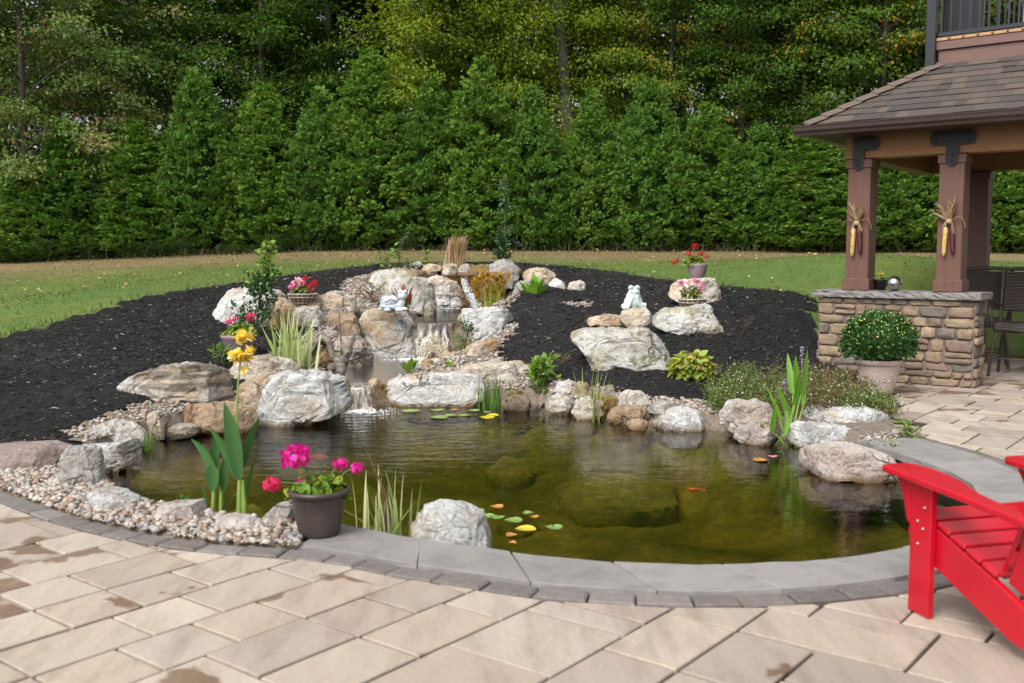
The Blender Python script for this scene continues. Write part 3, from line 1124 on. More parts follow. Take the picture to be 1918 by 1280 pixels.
F1 = gz(680, 765, WZ)
M_WATER = watermat('pond_water', (.96, .97, .90), (.60, .58, .08), .9, .05, [(F1[0], F1[1], .16, 3.6)])
cen = POND.mean(0)
ex = POND + unit(POND - cen) * .22
wm = MB()
n = len(ex)
wm.add(np.concatenate([np.c_[ex, np.full(n, WZ)], np.c_[ex, np.full(n, -1.6)]]), [tuple(range(n))[::-1], tuple(range(n, 2 * n))] + [(j, (j + 1) % n, n + (j + 1) % n, n + j) for j in range(n)])
wobj = solo('water', wm, M_WATER, kind='structure')
bmw = bmesh.new()
bmw.from_mesh(wobj.data)
bmesh.ops.triangulate(bmw, faces=[f for f in bmw.faces if len(f.verts) > 4])
bmesh.ops.recalc_face_normals(bmw, faces=bmw.faces)
bmw.to_mesh(wobj.data)
bmw.free()
M_STREAM = watermat('stream_water', (.55, .43, .24), None, 1, .075, [(gz(815, 668, Z2)[0], 13.5, .12, 2.0)])
for poly, z in ((POOL2, Z2), (POOL3, Z3), (POOL4, Z4)):
    e = poly + unit(poly - poly.mean(0)) * .12
    if z == Z2 or z == Z3:
        e = np.where((poly[:, 1] < poly[:, 1].min() + .25)[:, None], poly, e)
    solo('water', MB().add(np.c_[e, np.full(len(e), z)], [tuple(range(len(e)))]), M_STREAM, kind='structure')
# ================================================================== BOULDERS
RM = {
    'white': rockmat('white_rock', (.62, .625, .62), (.50, .42, .33), .36, .45, .15),
    'mix': rockmat('white_tan_rock', (.65, .645, .63), (.50, .38, .25), .5, .5, .2),
    'tan': rockmat('tan_rock', (.54, .43, .31), (.62, .57, .50), .8, .4, .2),
    'orange': rockmat('orange_rock', (.52, .32, .17), (.62, .53, .43), .7, .3, .1),
    'grey': rockmat('grey_rock', (.36, .355, .35), (.48, .45, .41), .6, .7, .2),
    'dark': rockmat('dark_rock', (.17, .135, .10), (.32, .25, .18), .6, .6, .45),
    'brown': rockmat('brown_rock', (.30, .185, .105), (.44, .33, .22), .75, .35, .3),
    'pink': rockmat('pink_rock', (.64, .59, .565), (.50, .41, .37), .7, .45, .1),
    'mauve': rockmat('mauve_rock', (.36, .28, .26), (.42, .35, .32), .7, .1, 0, crack=.3),
    'banded': rockmat('banded_rock', (.64, .62, .58), (.54, .42, .30), .6, .5, .1, strata=.65),
    'strata': rockmat('layered_rock', (.50, .48, .45), (.38, .30, .22), .7, .6, .3, strata=.75),
    'moss': rockmat('mossy_rock', (.63, .625, .59), (.42, .38, .28), .6, .6, .95),
    'golden': rockmat('mossy_golden_rock', (.28, .19, .06), (.36, .25, .10), .7, .5, .9),
    'wetbrown': rockmat('wet_brown_rock', (.13, .085, .045), (.27, .175, .085), .7, .5, .3, rough=.3),
    'sunk': rockmat('algae_rock', (.20, .175, .046), (.36, .305, .088), .8, .5, .4, wet=False, crack=.2),
}


def rock(px, matk, label, y=None, water=None, thick=.75, seed=None, boxy=.44, rough=1.0, facets=7, layer=0.0, sink=.12, k=None, group=None, lean=0.0, name='boulder', front=None):
    px = np.array(px, float)
    if len(px) == 2:                                        # only a bounding box: a rough oval block
        (x0, y0), (x1, y1) = px
        r_ = np.random.default_rng(int(x0 * 7 + y0))
        an = np.arange(14) / 14 * 2 * math.pi
        cx, cy, hx, hy = (x0 + x1) / 2, (y0 + y1) / 2, (x1 - x0) / 2, (y1 - y0) / 2
        e = .62
        rr = 1 - .13 * r_.random(14)
        px = np.stack([cx + hx * rr * np.sign(np.cos(an)) * np.abs(np.cos(an)) ** e, cy - hy * rr * np.sign(np.sin(an)) * np.abs(np.sin(an)) ** e], 1)
        px[:, 0] = x0 + (px[:, 0] - px[:, 0].min()) * (x1 - x0) / np.ptp(px[:, 0])
        px[:, 1] = y0 + (px[:, 1] - px[:, 1].min()) * (y1 - y0) / np.ptp(px[:, 1])
    seed = int(px[0, 0] * 3 + px[0, 1]) if seed is None else seed
    r_ = np.random.default_rng(seed)
    bx, by = (px[:, 0].min() + px[:, 0].max()) / 2, px[:, 1].max()
    if y is None:
        if water is not None:
            y0 = gz(bx, by, water)[1]
        else:
            y0 = hit(bx, by, f=ground)[1]
    w_px = np.ptp(px[:, 0])
    y_s = y if y is not None else y0
    width = w_px / FPX * y_s
    hgt = np.ptp(px[:, 1]) / FPX * y_s
    T = thick * min(width, hgt * 2.2)
    yc = y if y is not None else y0 + T * .38
    P3 = np.array([at(a, b, yc) for a, b in px])
    X, Z = P3[:, 0], P3[:, 2]
    cx, cz = (X.min() + X.max()) / 2, (Z.min() + Z.max()) / 2
    # polar outline
    dens = []
    for i in range(len(X)):
        j = (i + 1) % len(X)
        for t in np.linspace(0, 1, 40, endpoint=False):
            dens.append((X[i] + (X[j] - X[i]) * t - cx, Z[i] + (Z[j] - Z[i]) * t - cz))
    dens = np.array(dens)
    an = np.arctan2(dens[:, 1], dens[:, 0])
    o = np.argsort(an)
    an, rad = an[o], np.hypot(dens[o, 0], dens[o, 1])
    an = np.concatenate([an - 2 * math.pi, an, an + 2 * math.pi])
    rad = np.concatenate([rad, rad, rad])
    k = k or (5 if w_px > 75 else 4)
    n, F = ico(k)
    th = np.arctan2(n[:, 2], n[:, 0])
    r = np.interp(th, an, rad)
    rho = np.hypot(n[:, 0], n[:, 2])
    c = rho ** boxy
    s = np.sign(n[:, 1]) * np.abs(n[:, 1]) ** boxy
    V = np.stack([r * c * np.cos(th), s * T / 2, r * c * np.sin(th)], 1)
    V[:, 0] += lean * V[:, 1]
    size = min(width, hgt, T * 1.3)
    # flat fracture faces
    for q in range(facets + 5):
        d = unit(np.array([r_.normal(0, .8), -abs(r_.normal(.7, .5)), abs(r_.normal(.2, .6)) - .12]))
        pr = V @ d
        h = pr.max() * r_.uniform(.70, .93)
        over = np.maximum(pr - h, 0)
        V -= over[:, None] * d * .9
    # bumps, ledges and hollows
    W = V + np.array([cx, yc, cz]) + seed * 1.7
    dirn = unit(V / np.array([width, T, hgt]))
    f = 1.0 / max(size, .12)
    disp = .06 * fbm(W * f * 1.3, 1, 3) + .05 * fbm(W * f * 3.7, 2, 3) - .05 * np.clip(1 - np.abs(fbm(W * f * 1.9, 5, 2)) * 7, 0, 1)
    disp += .022 * np.abs(noise(W * f * 9, 7)) + .012 * noise(W * f * 19, 9)
    if layer:
        zz = W[:, 2] * f * 5 + .8 * fbm(W * f * 1.1, 3, 2)
        disp += layer * .05 * (np.abs((zz % 1) - .5) * 2) ** .5
    V = V + dirn * (disp * size * rough)[:, None]
    # foot goes into the ground
    low = V[:, 2] < -hgt * .40
    V[low, 2] -= sink
    org = (cx, yc, cz)
    mb = MB().add(V + np.array(org), F, False)
    return solo(name, mb, RM[matk], label, 'rock', org, group)


B = rock
# --- left bank
B([(218, 750), (232, 722), (252, 703), (275, 692), (330, 686), (372, 682), (400, 690), (436, 700), (442, 742), (400, 750), (320, 753), (300, 758), (255, 755)], 'banded',
  'long low slab with dark front band between mulch and pond', thick=.55, boxy=.32, facets=1, layer=.6)
B([(440, 765), (446, 722), (462, 708), (500, 710), (506, 740), (500, 768)], 'orange', 'squat tan rock wedged between banded slab and big pale block', thick=.8)
B([(483, 792), (486, 765), (497, 735), (512, 706), (540, 700), (575, 698), (606, 700), (636, 710), (650, 730), (657, 755), (650, 768), (600, 787), (535, 800), (500, 798)], 'white',
  'big pale block with split front corner, left of the small lower waterfall', water=WZ, thick=.75, boxy=.36, facets=4)
B([(318, 795), (330, 772), (365, 758), (420, 754), (462, 762), (482, 778), (480, 800), (450, 812), (380, 815), (330, 808)], 'brown', 'rounded wet brown boulder lying at the left water edge', water=WZ, thick=.8, boxy=.7, facets=3)
B([(288, 815), (300, 800), (340, 796), (372, 800), (368, 815), (330, 823), (300, 824)], 'strata', 'thin grey ledge stone just above the water on the left', water=WZ, thick=.9, facets=3, layer=.8)
B([(270, 790), (276, 776), (300, 770), (312, 776), (312, 796), (290, 800)], 'tan', 'small tan stone in the pebbles beside the rounded brown boulder', thick=1.0)
B([(137, 834), (150, 812), (180, 798), (210, 790), (238, 798), (262, 815), (272, 838), (240, 850), (180, 845)], 'mix', 'sloping pale slab on top of the left corner rocks', y=8.3, thick=.9, boxy=.5, layer=.4)
B([(163, 838), (200, 832), (250, 825), (262, 832), (262, 870), (230, 880), (190, 886), (168, 870)], 'white', 'pale flat-faced block rising from water under the sloping slab', water=WZ, thick=.7, boxy=.4, facets=4, seed=41)
B([(108, 855), (120, 840), (160, 836), (180, 845), (190, 880), (196, 912), (165, 918), (125, 905)], 'grey', 'grey angular block at the left corner between slab and gravel', water=0.0, thick=.9, boxy=.42, facets=6)
B([(-70, 880), (-60, 842), (0, 834), (40, 832), (95, 830), (128, 842), (112, 866), (100, 880), (20, 884)], 'mauve', 'smooth mauve flagstone at the left edge between mulch and pebbles', thick=.9, boxy=.45, rough=.5, facets=2)
B([(148, 945), (160, 924), (190, 916), (225, 922), (255, 938), (258, 952), (215, 958)], 'white', 'low pale rock half sunk in the front pebbles, second from the corner', water=.02, thick=1.0)
B([(273, 965), (285, 950), (330, 942), (375, 940), (388, 955), (384, 968), (330, 975)], 'pink', 'low pinkish grey rock at water edge beside small green weed', water=.02, thick=1.0)
B([(378, 985), (395, 972), (440, 966), (478, 972), (494, 985), (470, 996), (410, 996)], 'pink', 'flat worn rock almost buried in pebbles below the canna', water=.02, thick=1.0, rough=.7)
B([(488, 985), (498, 962), (520, 946), (548, 940), (562, 950), (566, 990), (545, 1004), (505, 1002)], 'grey', 'rounded grey rock tucked behind the dark bronze flower pot', water=-.03, thick=1.0, boxy=.65)
B([(84, 905), (95, 896), (125, 893), (142, 900), (140, 914), (110, 917)], 'tan', 'small cream stone lying on the front pebbles beside grey block', water=0.0, thick=1.0)
# --- near and right shore
B([(757, 1000), (775, 972), (797, 950), (830, 945), (862, 948), (900, 962), (925, 985), (940, 1010), (936, 1028), (880, 1024), (800, 1006)], 'white',
  'pale boulder beside the coping with lily pads on its right', y=5.25, thick=.9, boxy=.7, facets=6, sink=.2)
B([(1495, 870), (1500, 850), (1530, 838), (1590, 832), (1640, 845), (1690, 862), (1708, 880), (1690, 895), (1620, 903), (1530, 895)], 'pink', 'low pinkish white boulder in the water at the end of the coping', water=WZ, thick=1.0, boxy=.6, facets=5)
B([(1500, 812), (1504, 785), (1512, 770), (1560, 763), (1620, 765), (1665, 778), (1692, 796), (1684, 815), (1620, 826), (1550, 830)], 'white',
  'broad pale rock at the right bank beside the tall pickerel plant', y=8.95, thick=.9, boxy=.5, facets=5, layer=.5, sink=.35)
B([(1470, 822), (1478, 802), (1500, 792), (1545, 794), (1590, 802), (1606, 818), (1600, 836), (1550, 846), (1500, 840)], 'white',
  'lower pale lobe of rock in front of the broad pale rock, at the water line', water=WZ, thick=.9, boxy=.5, facets=5, layer=.4, sink=.25)
B([(1378, 826), (1384, 806), (1410, 796), (1446, 800), (1458, 816), (1450, 830), (1410, 836)], 'pink', 'low pinkish ledge at the foot of the upright pinkish rock', water=WZ, thick=1.0, boxy=.5)
B([(1355, 795), (1355, 760), (1370, 751), (1420, 749), (1440, 760), (1452, 790), (1456, 812), (1420, 825), (1375, 815)], 'pink', 'upright pinkish rock with flat side, left of the pickerel plant', water=WZ, thick=.9, boxy=.45, facets=7)
B([(1222, 795), (1228, 776), (1260, 767), (1290, 765), (1316, 775), (1332, 790), (1325, 803), (1275, 808), (1235, 804)], 'white', 'flat white stone at the far water line, right of the reed tuft', water=WZ, thick=1.0, facets=4)
B([(1210, 772), (1218, 758), (1245, 752), (1270, 760), (1268, 772), (1240, 778)], 'grey', 'small grey domed stone behind the flat white shore stone', thick=1.0, boxy=.7)
B([(1138, 785), (1145, 770), (1165, 762), (1205, 764), (1222, 778), (1215, 792), (1180, 798), (1150, 795)], 'brown', 'low wet brown stone beside the reed tuft at the far shore', water=WZ, thick=.9)
B([(1153, 762), (1158, 738), (1180, 732), (1214, 736), (1217, 752), (1190, 766)], 'tan', 'cream angular stone on the far bank above the wet brown stone', thick=.9, facets=8)
B([(1070, 775), (1078, 750), (1100, 744), (1128, 750), (1132, 770), (1120, 785), (1085, 788)], 'tan', 'round tan stone directly behind the pale reed tuft', water=WZ, thick=.9)
B([(1022, 765), (1028, 744), (1045, 736), (1066, 745), (1076, 760), (1065, 776), (1040, 778)], 'white', 'smooth white egg-shaped stone at the far shore left of the reed tuft', water=WZ, thick=.9, boxy=.75, facets=2)
B([(1070, 742), (1075, 724), (1088, 715), (1104, 724), (1106, 742), (1090, 748)], 'brown', 'dark brown pointed stone behind the far shore rocks', thick=.9)
B([(1036, 735), (1045, 718), (1065, 713), (1082, 718), (1078, 735), (1055, 742)], 'white', 'small white stone between nettle plant and dark pointed stone', thick=.9)
B([(1100, 752), (1110, 742), (1150, 742), (1165, 752), (1160, 765), (1120, 768)], 'golden', 'mossy golden hump between the far shore stones', thick=1.1, boxy=.7, facets=2)
B([(1172, 800), (1180, 788), (1200, 785), (1220, 794), (1215, 804), (1190, 808)], 'brown', 'fist-sized brown stone in the water left of the flat white stone', water=WZ, thick=1.0, k=3)
# --- centre, by the lower fall
B([(703, 745), (712, 722), (740, 708), (790, 700), (850, 698), (890, 704), (904, 716), (906, 745), (880, 758), (800, 762), (730, 757)], 'mix',
  'long pale slab with green moss streak, right of the small lower waterfall', water=WZ, thick=.6, boxy=.34, facets=2, layer=.5)
B([(848, 740), (850, 700), (870, 686), (915, 680), (970, 680), (1000, 690), (1016, 712), (1016, 745), (960, 755), (890, 752)], 'tan',
  'large tan rock with cream top behind the green reed clump', y=11.5, thick=.6, facets=8, layer=.4)
B([(938, 762), (945, 746), (965, 740), (992, 746), (1002, 758), (985, 770), (955, 772)], 'dark', 'dark wet stone at water level under the large tan rock', water=WZ, thick=.9)
B([(942, 745), (950, 734), (975, 730), (988, 738), (985, 748), (960, 750)], 'golden', 'orange mossy stone above the dark wet stone', y=11.0, thick=.9, k=4)
B([(655, 740), (658, 724), (680, 720), (706, 724), (708, 745), (700, 766), (665, 766)], 'wetbrown', 'dark wet rock face behind the small lower waterfall', y=10.95, thick=.7, rough=.5, facets=2)
B([(685, 726), (690, 712), (706, 709), (716, 716), (714, 728)], 'orange', 'rusty wet stone at the lip of the lower waterfall', y=10.85, thick=1.0, k=4)
B([(786, 696), (789, 676), (799, 671), (810, 676), (812, 696), (800, 700)], 'brown', 'dark brown stub of rock standing at the stream edge', y=12.4, thick=1.0, k=4)
B([(792, 698), (800, 686), (825, 681), (845, 690), (842, 700), (815, 703)], 'golden', 'mossy golden cushion at the edge of the middle pool', y=12.1, thick=1.1, boxy=.7, k=4)
B([(812, 675), (822, 662), (850, 659), (872, 666), (868, 682), (835, 684)], 'tan', 'smooth wet tan stone at the foot of the middle waterfall', y=13.3, thick=1.0, boxy=.7, facets=2)
B([(428, 710), (432, 690), (450, 672), (500, 668), (540, 676), (556, 692), (550, 716), (500, 724), (455, 722)], 'tan', 'flat cream and tan slab behind the yellow canna flower', thick=.8, layer=.5)
B([(490, 722), (505, 704), (535, 694), (556, 700), (552, 718), (520, 728)], 'mix', 'small pale slab at the foot of the striped iris clump', y=10.5, thick=1.0)
# --- left upper wall
B([(395, 590), (398, 568), (415, 548), (440, 540), (490, 538), (515, 548), (535, 562), (540, 590), (520, 612), (470, 615), (400, 612)], 'white',
  'big grey-white boulder behind the leafy sapling on the left of the mound', thick=.7, boxy=.6, facets=6, layer=.5)
B([(505, 612), (510, 572), (525, 556), (545, 566), (555, 590), (545, 620), (520, 622)], 'orange', 'orange rock showing right of the leafy sapling', y=13.3, thick=.9)
B([(540, 612), (548, 580), (565, 573), (595, 572), (603, 585), (606, 610), (590, 622), (555, 620)], 'mix', 'pale square rock under the basket of pink and red flowers', y=13.3, thick=.7, boxy=.45)
B([(538, 560), (545, 552), (600, 552), (606, 562), (600, 578), (545, 578)], 'tan', 'brown ledge of rock carrying the coir flower basket', y=13.75, thick=.8, boxy=.5)
B([(597, 580), (600, 556), (620, 546), (640, 542), (660, 552), (673, 570), (672, 586), (640, 592), (610, 590)], 'tan', 'large tan rock right of the basket, topmost of the left wall', y=13.9, thick=.7, facets=8, layer=.5)
B([(608, 628), (610, 592), (625, 584), (660, 586), (672, 600), (672, 628), (650, 638), (620, 636)], 'brown', 'reddish brown block under the large tan rock of the left wall', y=13.5, thick=.7, boxy=.45, facets=8)
B([(583, 636), (588, 622), (610, 618), (630, 622), (632, 638), (600, 644)], 'pink', 'small pinkish stone behind the driftwood stump', y=13.0, thick=1.0)
B([(618, 670), (622, 645), (640, 632), (662, 627), (684, 640), (694, 660), (698, 678), (670, 685), (640, 684)], 'strata', 'grey striped boulder at the stream behind the driftwood', y=12.6, thick=.8, boxy=.65, facets=6, layer=.7)
# --- waterfall wall
B([(670, 640), (672, 590), (682, 578), (720, 574), (770, 578), (778, 592), (776, 605), (790, 612), (790, 660), (760, 673), (700, 674), (685, 660)], 'mix',
  'tall pale rock face left of the middle waterfall, the turtle sits on it', y=13.75, thick=.5, boxy=.4, facets=9)
B([(770, 615), (776, 604), (815, 602), (850, 604), (855, 620), (858, 668), (800, 676), (770, 670)], 'wetbrown', 'dark wet rock wall behind the middle waterfall', y=14.0, thick=.5, boxy=.4, rough=.7)
B([(668, 575), (670, 535), (680, 518), (720, 510), (760, 512), (795, 522), (818, 540), (820, 575), (812, 592), (760, 598), (690, 590)], 'moss',
  'largest pale rock of the upper tier, behind the stone turtle', y=15.3, thick=.55, boxy=.5, facets=9, layer=.4)
B([(788, 560), (794, 530), (806, 515), (830, 512), (850, 522), (862, 545), (866, 575), (850, 586), (800, 586)], 'mix', 'rounded white and brown rock left of the thin upper waterfall', y=16.4, thick=.8, boxy=.65, layer=.5)
B([(845, 540), (850, 516), (880, 510), (940, 512), (962, 530), (960, 575), (900, 585), (855, 580)], 'wetbrown', 'dark mossy rock behind the thin upper waterfall', y=17.2, thick=.5, boxy=.45, layer=.6)
B([(842, 640), (846, 612), (852, 590), (866, 580), (910, 578), (948, 580), (958, 592), (966, 602), (940, 622), (900, 650), (860, 660)], 'white',
  'big pale flat-topped block right of the middle waterfall', y=13.9, thick=.7, boxy=.42, facets=7, sink=.25)
B([(867, 662), (872, 650), (895, 639), (930, 637), (936, 652), (920, 660), (880, 670)], 'orange', 'orange wedge-shaped stone lying on the stream-side pebbles', thick=.8, boxy=.45)
B([(913, 520), (916, 496), (935, 488), (962, 488), (976, 498), (980, 518), (970, 528), (930, 530)], 'grey', 'dark grey block at the top of the mound right of the falls', y=17.4, thick=.8, boxy=.45)
B([(976, 520), (980, 506), (1005, 502), (1040, 506), (1046, 516), (1030, 524), (990, 525)], 'orange', 'flat orange and white slab at top right of the falls', y=17.0, thick=.9, layer=.5)
B([(955, 565), (960, 535), (975, 526), (1015, 524), (1026, 535), (1026, 562), (990, 574), (965, 574)], 'grey', 'grey wall rock behind the broad-leaved arum', y=16.7, thick=.7, boxy=.42)
B([(1024, 555), (1028, 530), (1040, 521), (1058, 526), (1063, 545), (1058, 560), (1035, 561)], 'mix', 'upright pale stone right of the arum', y=16.5, thick=.8)
B([(1056, 552), (1062, 530), (1080, 522), (1096, 526), (1101, 540), (1092, 556), (1075, 560)], 'tan', 'tan pointed stone at the right end of the upper wall', y=16.4, thick=.8, facets=8)
B([(1008, 574), (1014, 564), (1045, 559), (1080, 564), (1088, 574), (1060, 580), (1025, 581)], 'mix', 'flat pale stone in front of the red succulent', y=15.9, thick=1.0)
B([(958, 590), (965, 576), (985, 569), (1008, 578), (1012, 590), (985, 598)], 'white', 'small pale stone with moss right of the orange sedge', y=15.6, thick=.9)
B([(955, 602), (962, 590), (990, 586), (1000, 594), (990, 604)], 'golden', 'mossy yellow patch of rock below the small pale stone', y=15.3, thick=1.0, k=4)
B([(786, 506), (792, 496), (810, 494), (828, 498), (826, 508), (800, 511)], 'orange', 'small orange stone on the crest left of the tan grass', y=17.9, thick=1.0, k=4)
B([(824, 512), (828, 498), (845, 492), (860, 496), (864, 510), (845, 514)], 'tan', 'rounded tan stone on the crest below the tan grass', y=17.85, thick=1.0, k=4)
B([(856, 510), (862, 498), (875, 494), (884, 504), (880, 513)], 'pink', 'pinkish stone on the crest right of the rounded tan stone', y=17.8, thick=1.0, k=4)
B([(878, 512), (880, 500), (900, 496), (918, 500), (920, 514), (900, 518)], 'golden', 'moss-covered dark stone on the crest beside dark grey block', y=17.75, thick=1.0, k=4)
B([(760, 506), (768, 494), (785, 490), (795, 498), (790, 506)], 'white', 'small white stone on the crest behind the green grass tuft', y=18.2, thick=1.0, k=4)
B([(672, 520), (690, 508), (740, 504), (800, 507), (820, 514), (760, 522), (700, 524)], 'brown', 'thin dark ledge slab lying across the top of the falls', y=16.6, thick=1.6, boxy=.5, layer=.8)
# --- boulders set in the mulch on the right
B([(1072, 640), (1075, 628), (1092, 619), (1150, 617), (1205, 618), (1236, 628), (1250, 645), (1258, 675), (1250, 688), (1225, 693), (1150, 690), (1108, 686), (1100, 668), (1088, 655)], 'moss',
  'biggest pale slab in the mulch, undercut on its left side', thick=.7, boxy=.32, facets=2, layer=.6)
B([(1224, 610), (1228, 590), (1250, 580), (1290, 578), (1325, 570), (1345, 580), (1358, 605), (1356, 625), (1330, 634), (1270, 628), (1235, 618)], 'moss',
  'grey boulder in the mulch carrying the front wire basket', thick=.75, boxy=.6, facets=7)
B([(1254, 555), (1260, 535), (1275, 526), (1310, 523), (1350, 523), (1364, 535), (1369, 555), (1360, 570), (1320, 576), (1275, 570)], 'tan',
  'tan boulder in the mulch under the mauve pot of red geraniums', thick=.75, boxy=.5, facets=7)
B([(1160, 600), (1166, 582), (1190, 576), (1208, 577), (1222, 592), (1226, 605), (1205, 616), (1175, 616)], 'tan', 'tan rock in the mulch with the stone frog sitting on it', thick=.9, boxy=.5, facets=7)
B([(1094, 603), (1102, 596), (1140, 590), (1172, 592), (1186, 602), (1180, 614), (1150, 617), (1118, 610)], 'orange', 'thin orange and white slab in the mulch left of the frog rock', thick=.9, layer=.6)
# --- boulders under the water
SUNK = [((1040, 862), (1295, 945), -.24, 'largest drowned boulder, yellow with algae, in mid pond'), ((995, 910), (1135, 950), -.42, 'long drowned stone, algae yellow, left of the largest drowned boulder'),
        ((1175, 838), (1320, 868), -.24, 'flat drowned stone near the far shore below the flat white stone'), ((1340, 915), (1460, 955), -.42, 'dim drowned stone right of the goldfish'),
        ((1255, 940), (1350, 966), -.50, 'dim deep stone below the goldfish'), ((905, 845), (1015, 872), -.28, 'drowned orange-brown stone in front of the green reed clump'),
        ((1030, 800), (1110, 822), -.22, 'drowned stone in front of the white egg-shaped stone'), ((1330, 838), (1500, 868), -.24, 'brown drowned ledge beside the pickerel plant'),
        ((230, 905), (330, 935), -.20, 'drowned stone near the left corner of the pond'), ((400, 935), (520, 968), -.22, 'drowned stone behind the canna stems'),
        ((930, 945), (1010, 972), -.36, 'drowned stone under the near lily pads')]
for a, b, zt, lab in SUNK:
    zt -= .16
    mid = gz((a[0] + b[0]) / 2, (a[1] * .6 + b[1] * .4), zt)
    w = (b[0] - a[0]) / FPX * mid[1] / 2
    dpt = (gz(a[0], a[1], zt)[1] - gz(a[0], b[1], zt)[1]) / 2
    vv, ff = ico(4)
    rho = np.hypot(vv[:, 0], vv[:, 1])
    bend = 1 + .30 * fbm(vv * np.array([1.3, 1.3, .3]) + mid, 1, 3)
    q = vv * np.array([w * 1.0, dpt * .72, 0]) * bend[:, None]
    q[:, 2] = np.where(vv[:, 2] >= 0, -.15 * rho ** 1.8 + .05 * fbm(vv * 2.1 + mid, 5, 3) * (1 - rho ** 3), -.16 + vv[:, 2] * .35)
    solo('boulder', MB().add(q + mid, ff, True), RM['sunk'], lab, 'rock', tuple(mid), 'boulders under the pond water')
# ================================================================== PAVILION, BAR WALL, FURNITURE
AX_P = np.array([np.append(-PAV_L, 0), np.append(PAV_B, 0), [0, 0, 1.0]])      # right along the wall, back, up


def pbox(mb, s, b, z, ls, lb, lz, bev=.004, mi=0):
    """box centred at wall coordinates s (leftwards), b (back), z"""
    return box(mb, pv(s, b, z), (ls, lb, lz), AX_P, bev, mi)


def woodmat(name, col, rough=.6, vary=.25, along=(14, 14, 1.2)):
    m = NT(name)
    v = m.obj(along)
    c = np.array(col)
    f = m.noise(v, 3.2, 6, .6, .6)
    m.base(m.ramp(f, [(.25, tuple(c * (1 - vary))), (.5, tuple(c)), (.78, tuple(np.minimum(1, c * (1 + vary))))]))
    m.rough(rough)
    m.bump(f, .25, .006)
    return m.m


M_POST = woodmat('stained_post', (.122, .056, .039), .55)
M_CEDAR = woodmat('cedar_beam', (.27, .13, .05), .6, .2, (1.5, 1.5, 14))
M_CEDAR2 = woodmat('cedar_deck', (.42, .24, .12), .6)
M_FASCIA = woodmat('stained_fascia', (.150, .078, .064), .5, .2, (1.5, 1.5, 16))
M_IRON = plain('black_iron', (.012, .012, .013), .45, .3)
M_RAIL = plain('dark_rail', (.020, .023, .030), .4, .2)
M_GUT = plain('brown_gutter', (.060, .040, .034), .35, .2, bump=.02)
M_SOFF = woodmat('dark_soffit', (.075, .045, .03), .7)

pav = thing('pavilion', 'brown timber pavilion with shingled hip roof and railed deck above', 'pavilion', pv(.8, 1.4))


def post(s, b, z0):
    mb = MB()
    pbox(mb, s, b, (z0 + 2.63) / 2, .27, .27, 2.63 - z0 - .004, .006)
    o = part('post', mb, M_POST, pav)
    mb = MB()
    pbox(mb, s, b, z0 + .072, .32, .32, .14, .008)
    part('post_base', mb, M_POST, o)
    mb = MB()
    pbox(mb, s, b, 2.63 - .055, .305, .305, .1, .006)
    part('post_collar', mb, M_POST, o)


post(.32, .21, 1.07)
post(1.36, .21, 1.07)
post(.67, 3.0, .002)
post(-3.4, .21, .002)
for s, b, ls, lb in ((-1.4, .20, 5.9, .21), (-1.4, 3.0, 5.9, .2)):
    part('beam', pbox(MB(), s, b, 2.785, ls, lb, .30, .006), M_CEDAR, pav)
for s in (1.39, -1.0):
    part('beam', pbox(MB(), s, 1.602, 2.77, .2, 2.58, .27, .006), M_CEDAR, pav)
part('ceiling', pbox(MB(), -1.5, 1.7, 2.955, 6.7, 4.1, .03, 0), M_SOFF, pav)
# iron straps
for s, half, off in ((1.36, .0, 0), (.32, 1, 0)):
    def strap(outline, depth=.012):
        n = len(outline)
        V, F = [], []
        for d_ in (.095 - .006 - depth, .095 - .006):
            V += [pv(s - a, d_ - .02, z) for a, z in outline]
        F = [(j, (j + 1) % n, n + (j + 1) % n, n + j) for j in range(n)] + [tuple(range(n))[::-1], tuple(range(n, 2 * n))]
        return MB().add(np.array(V), F)
    if half:
        ol = [(-.24, 2.845), (-.24, 2.765), (-.21, 2.73), (-.07, 2.73), (-.07, 2.55), (-.045, 2.51), (0, 2.485), (.045, 2.51), (.07, 2.55), (.07, 2.73), (.21, 2.73), (.24, 2.765), (.24, 2.845), (.21, 2.88), (-.21, 2.88)]
    else:
        ol = [(-.08, 2.88), (-.08, 2.55), (-.055, 2.51), (-.015, 2.485), (.03, 2.51), (.055, 2.55), (.055, 2.73), (.19, 2.73), (.22, 2.765), (.22, 2.845), (.19, 2.88)]
    st = part('iron_strap', strap(ol), M_IRON, pav)
    for a, z in ([(-.18, 2.84), (-.18, 2.77), (.18, 2.84), (.18, 2.77), (0, 2.55), (0, 2.62)] if half else [(.16, 2.84), (.16, 2.77), (-.015, 2.55), (-.015, 2.62), (-.015, 2.84)]):
        part('bolt', ball(MB(), pv(s - a, .055, z), .012, 1), M_IRON, st)
# gutter (front and left) and the boards behind it
def gutter(p0, p1, out, name='gutter'):
    prof = [(0, 2.905), (.075, 2.90), (.085, 2.93), (.105, 2.955), (.11, 3.0), (.118, 3.004), (.118, 3.012), (.10, 3.012), (.09, 2.96), (0, 2.95)]
    n = len(prof)
    V = [np.append(p[:2] + out[:2] * a, z) for p in (p0, p1) for a, z in prof]
    F = [(j, (j + 1) % n, n + (j + 1) % n, n + j) for j in range(n)] + [tuple(range(n))[::-1], tuple(range(n, 2 * n))]
    return MB().add(np.array(V), F)


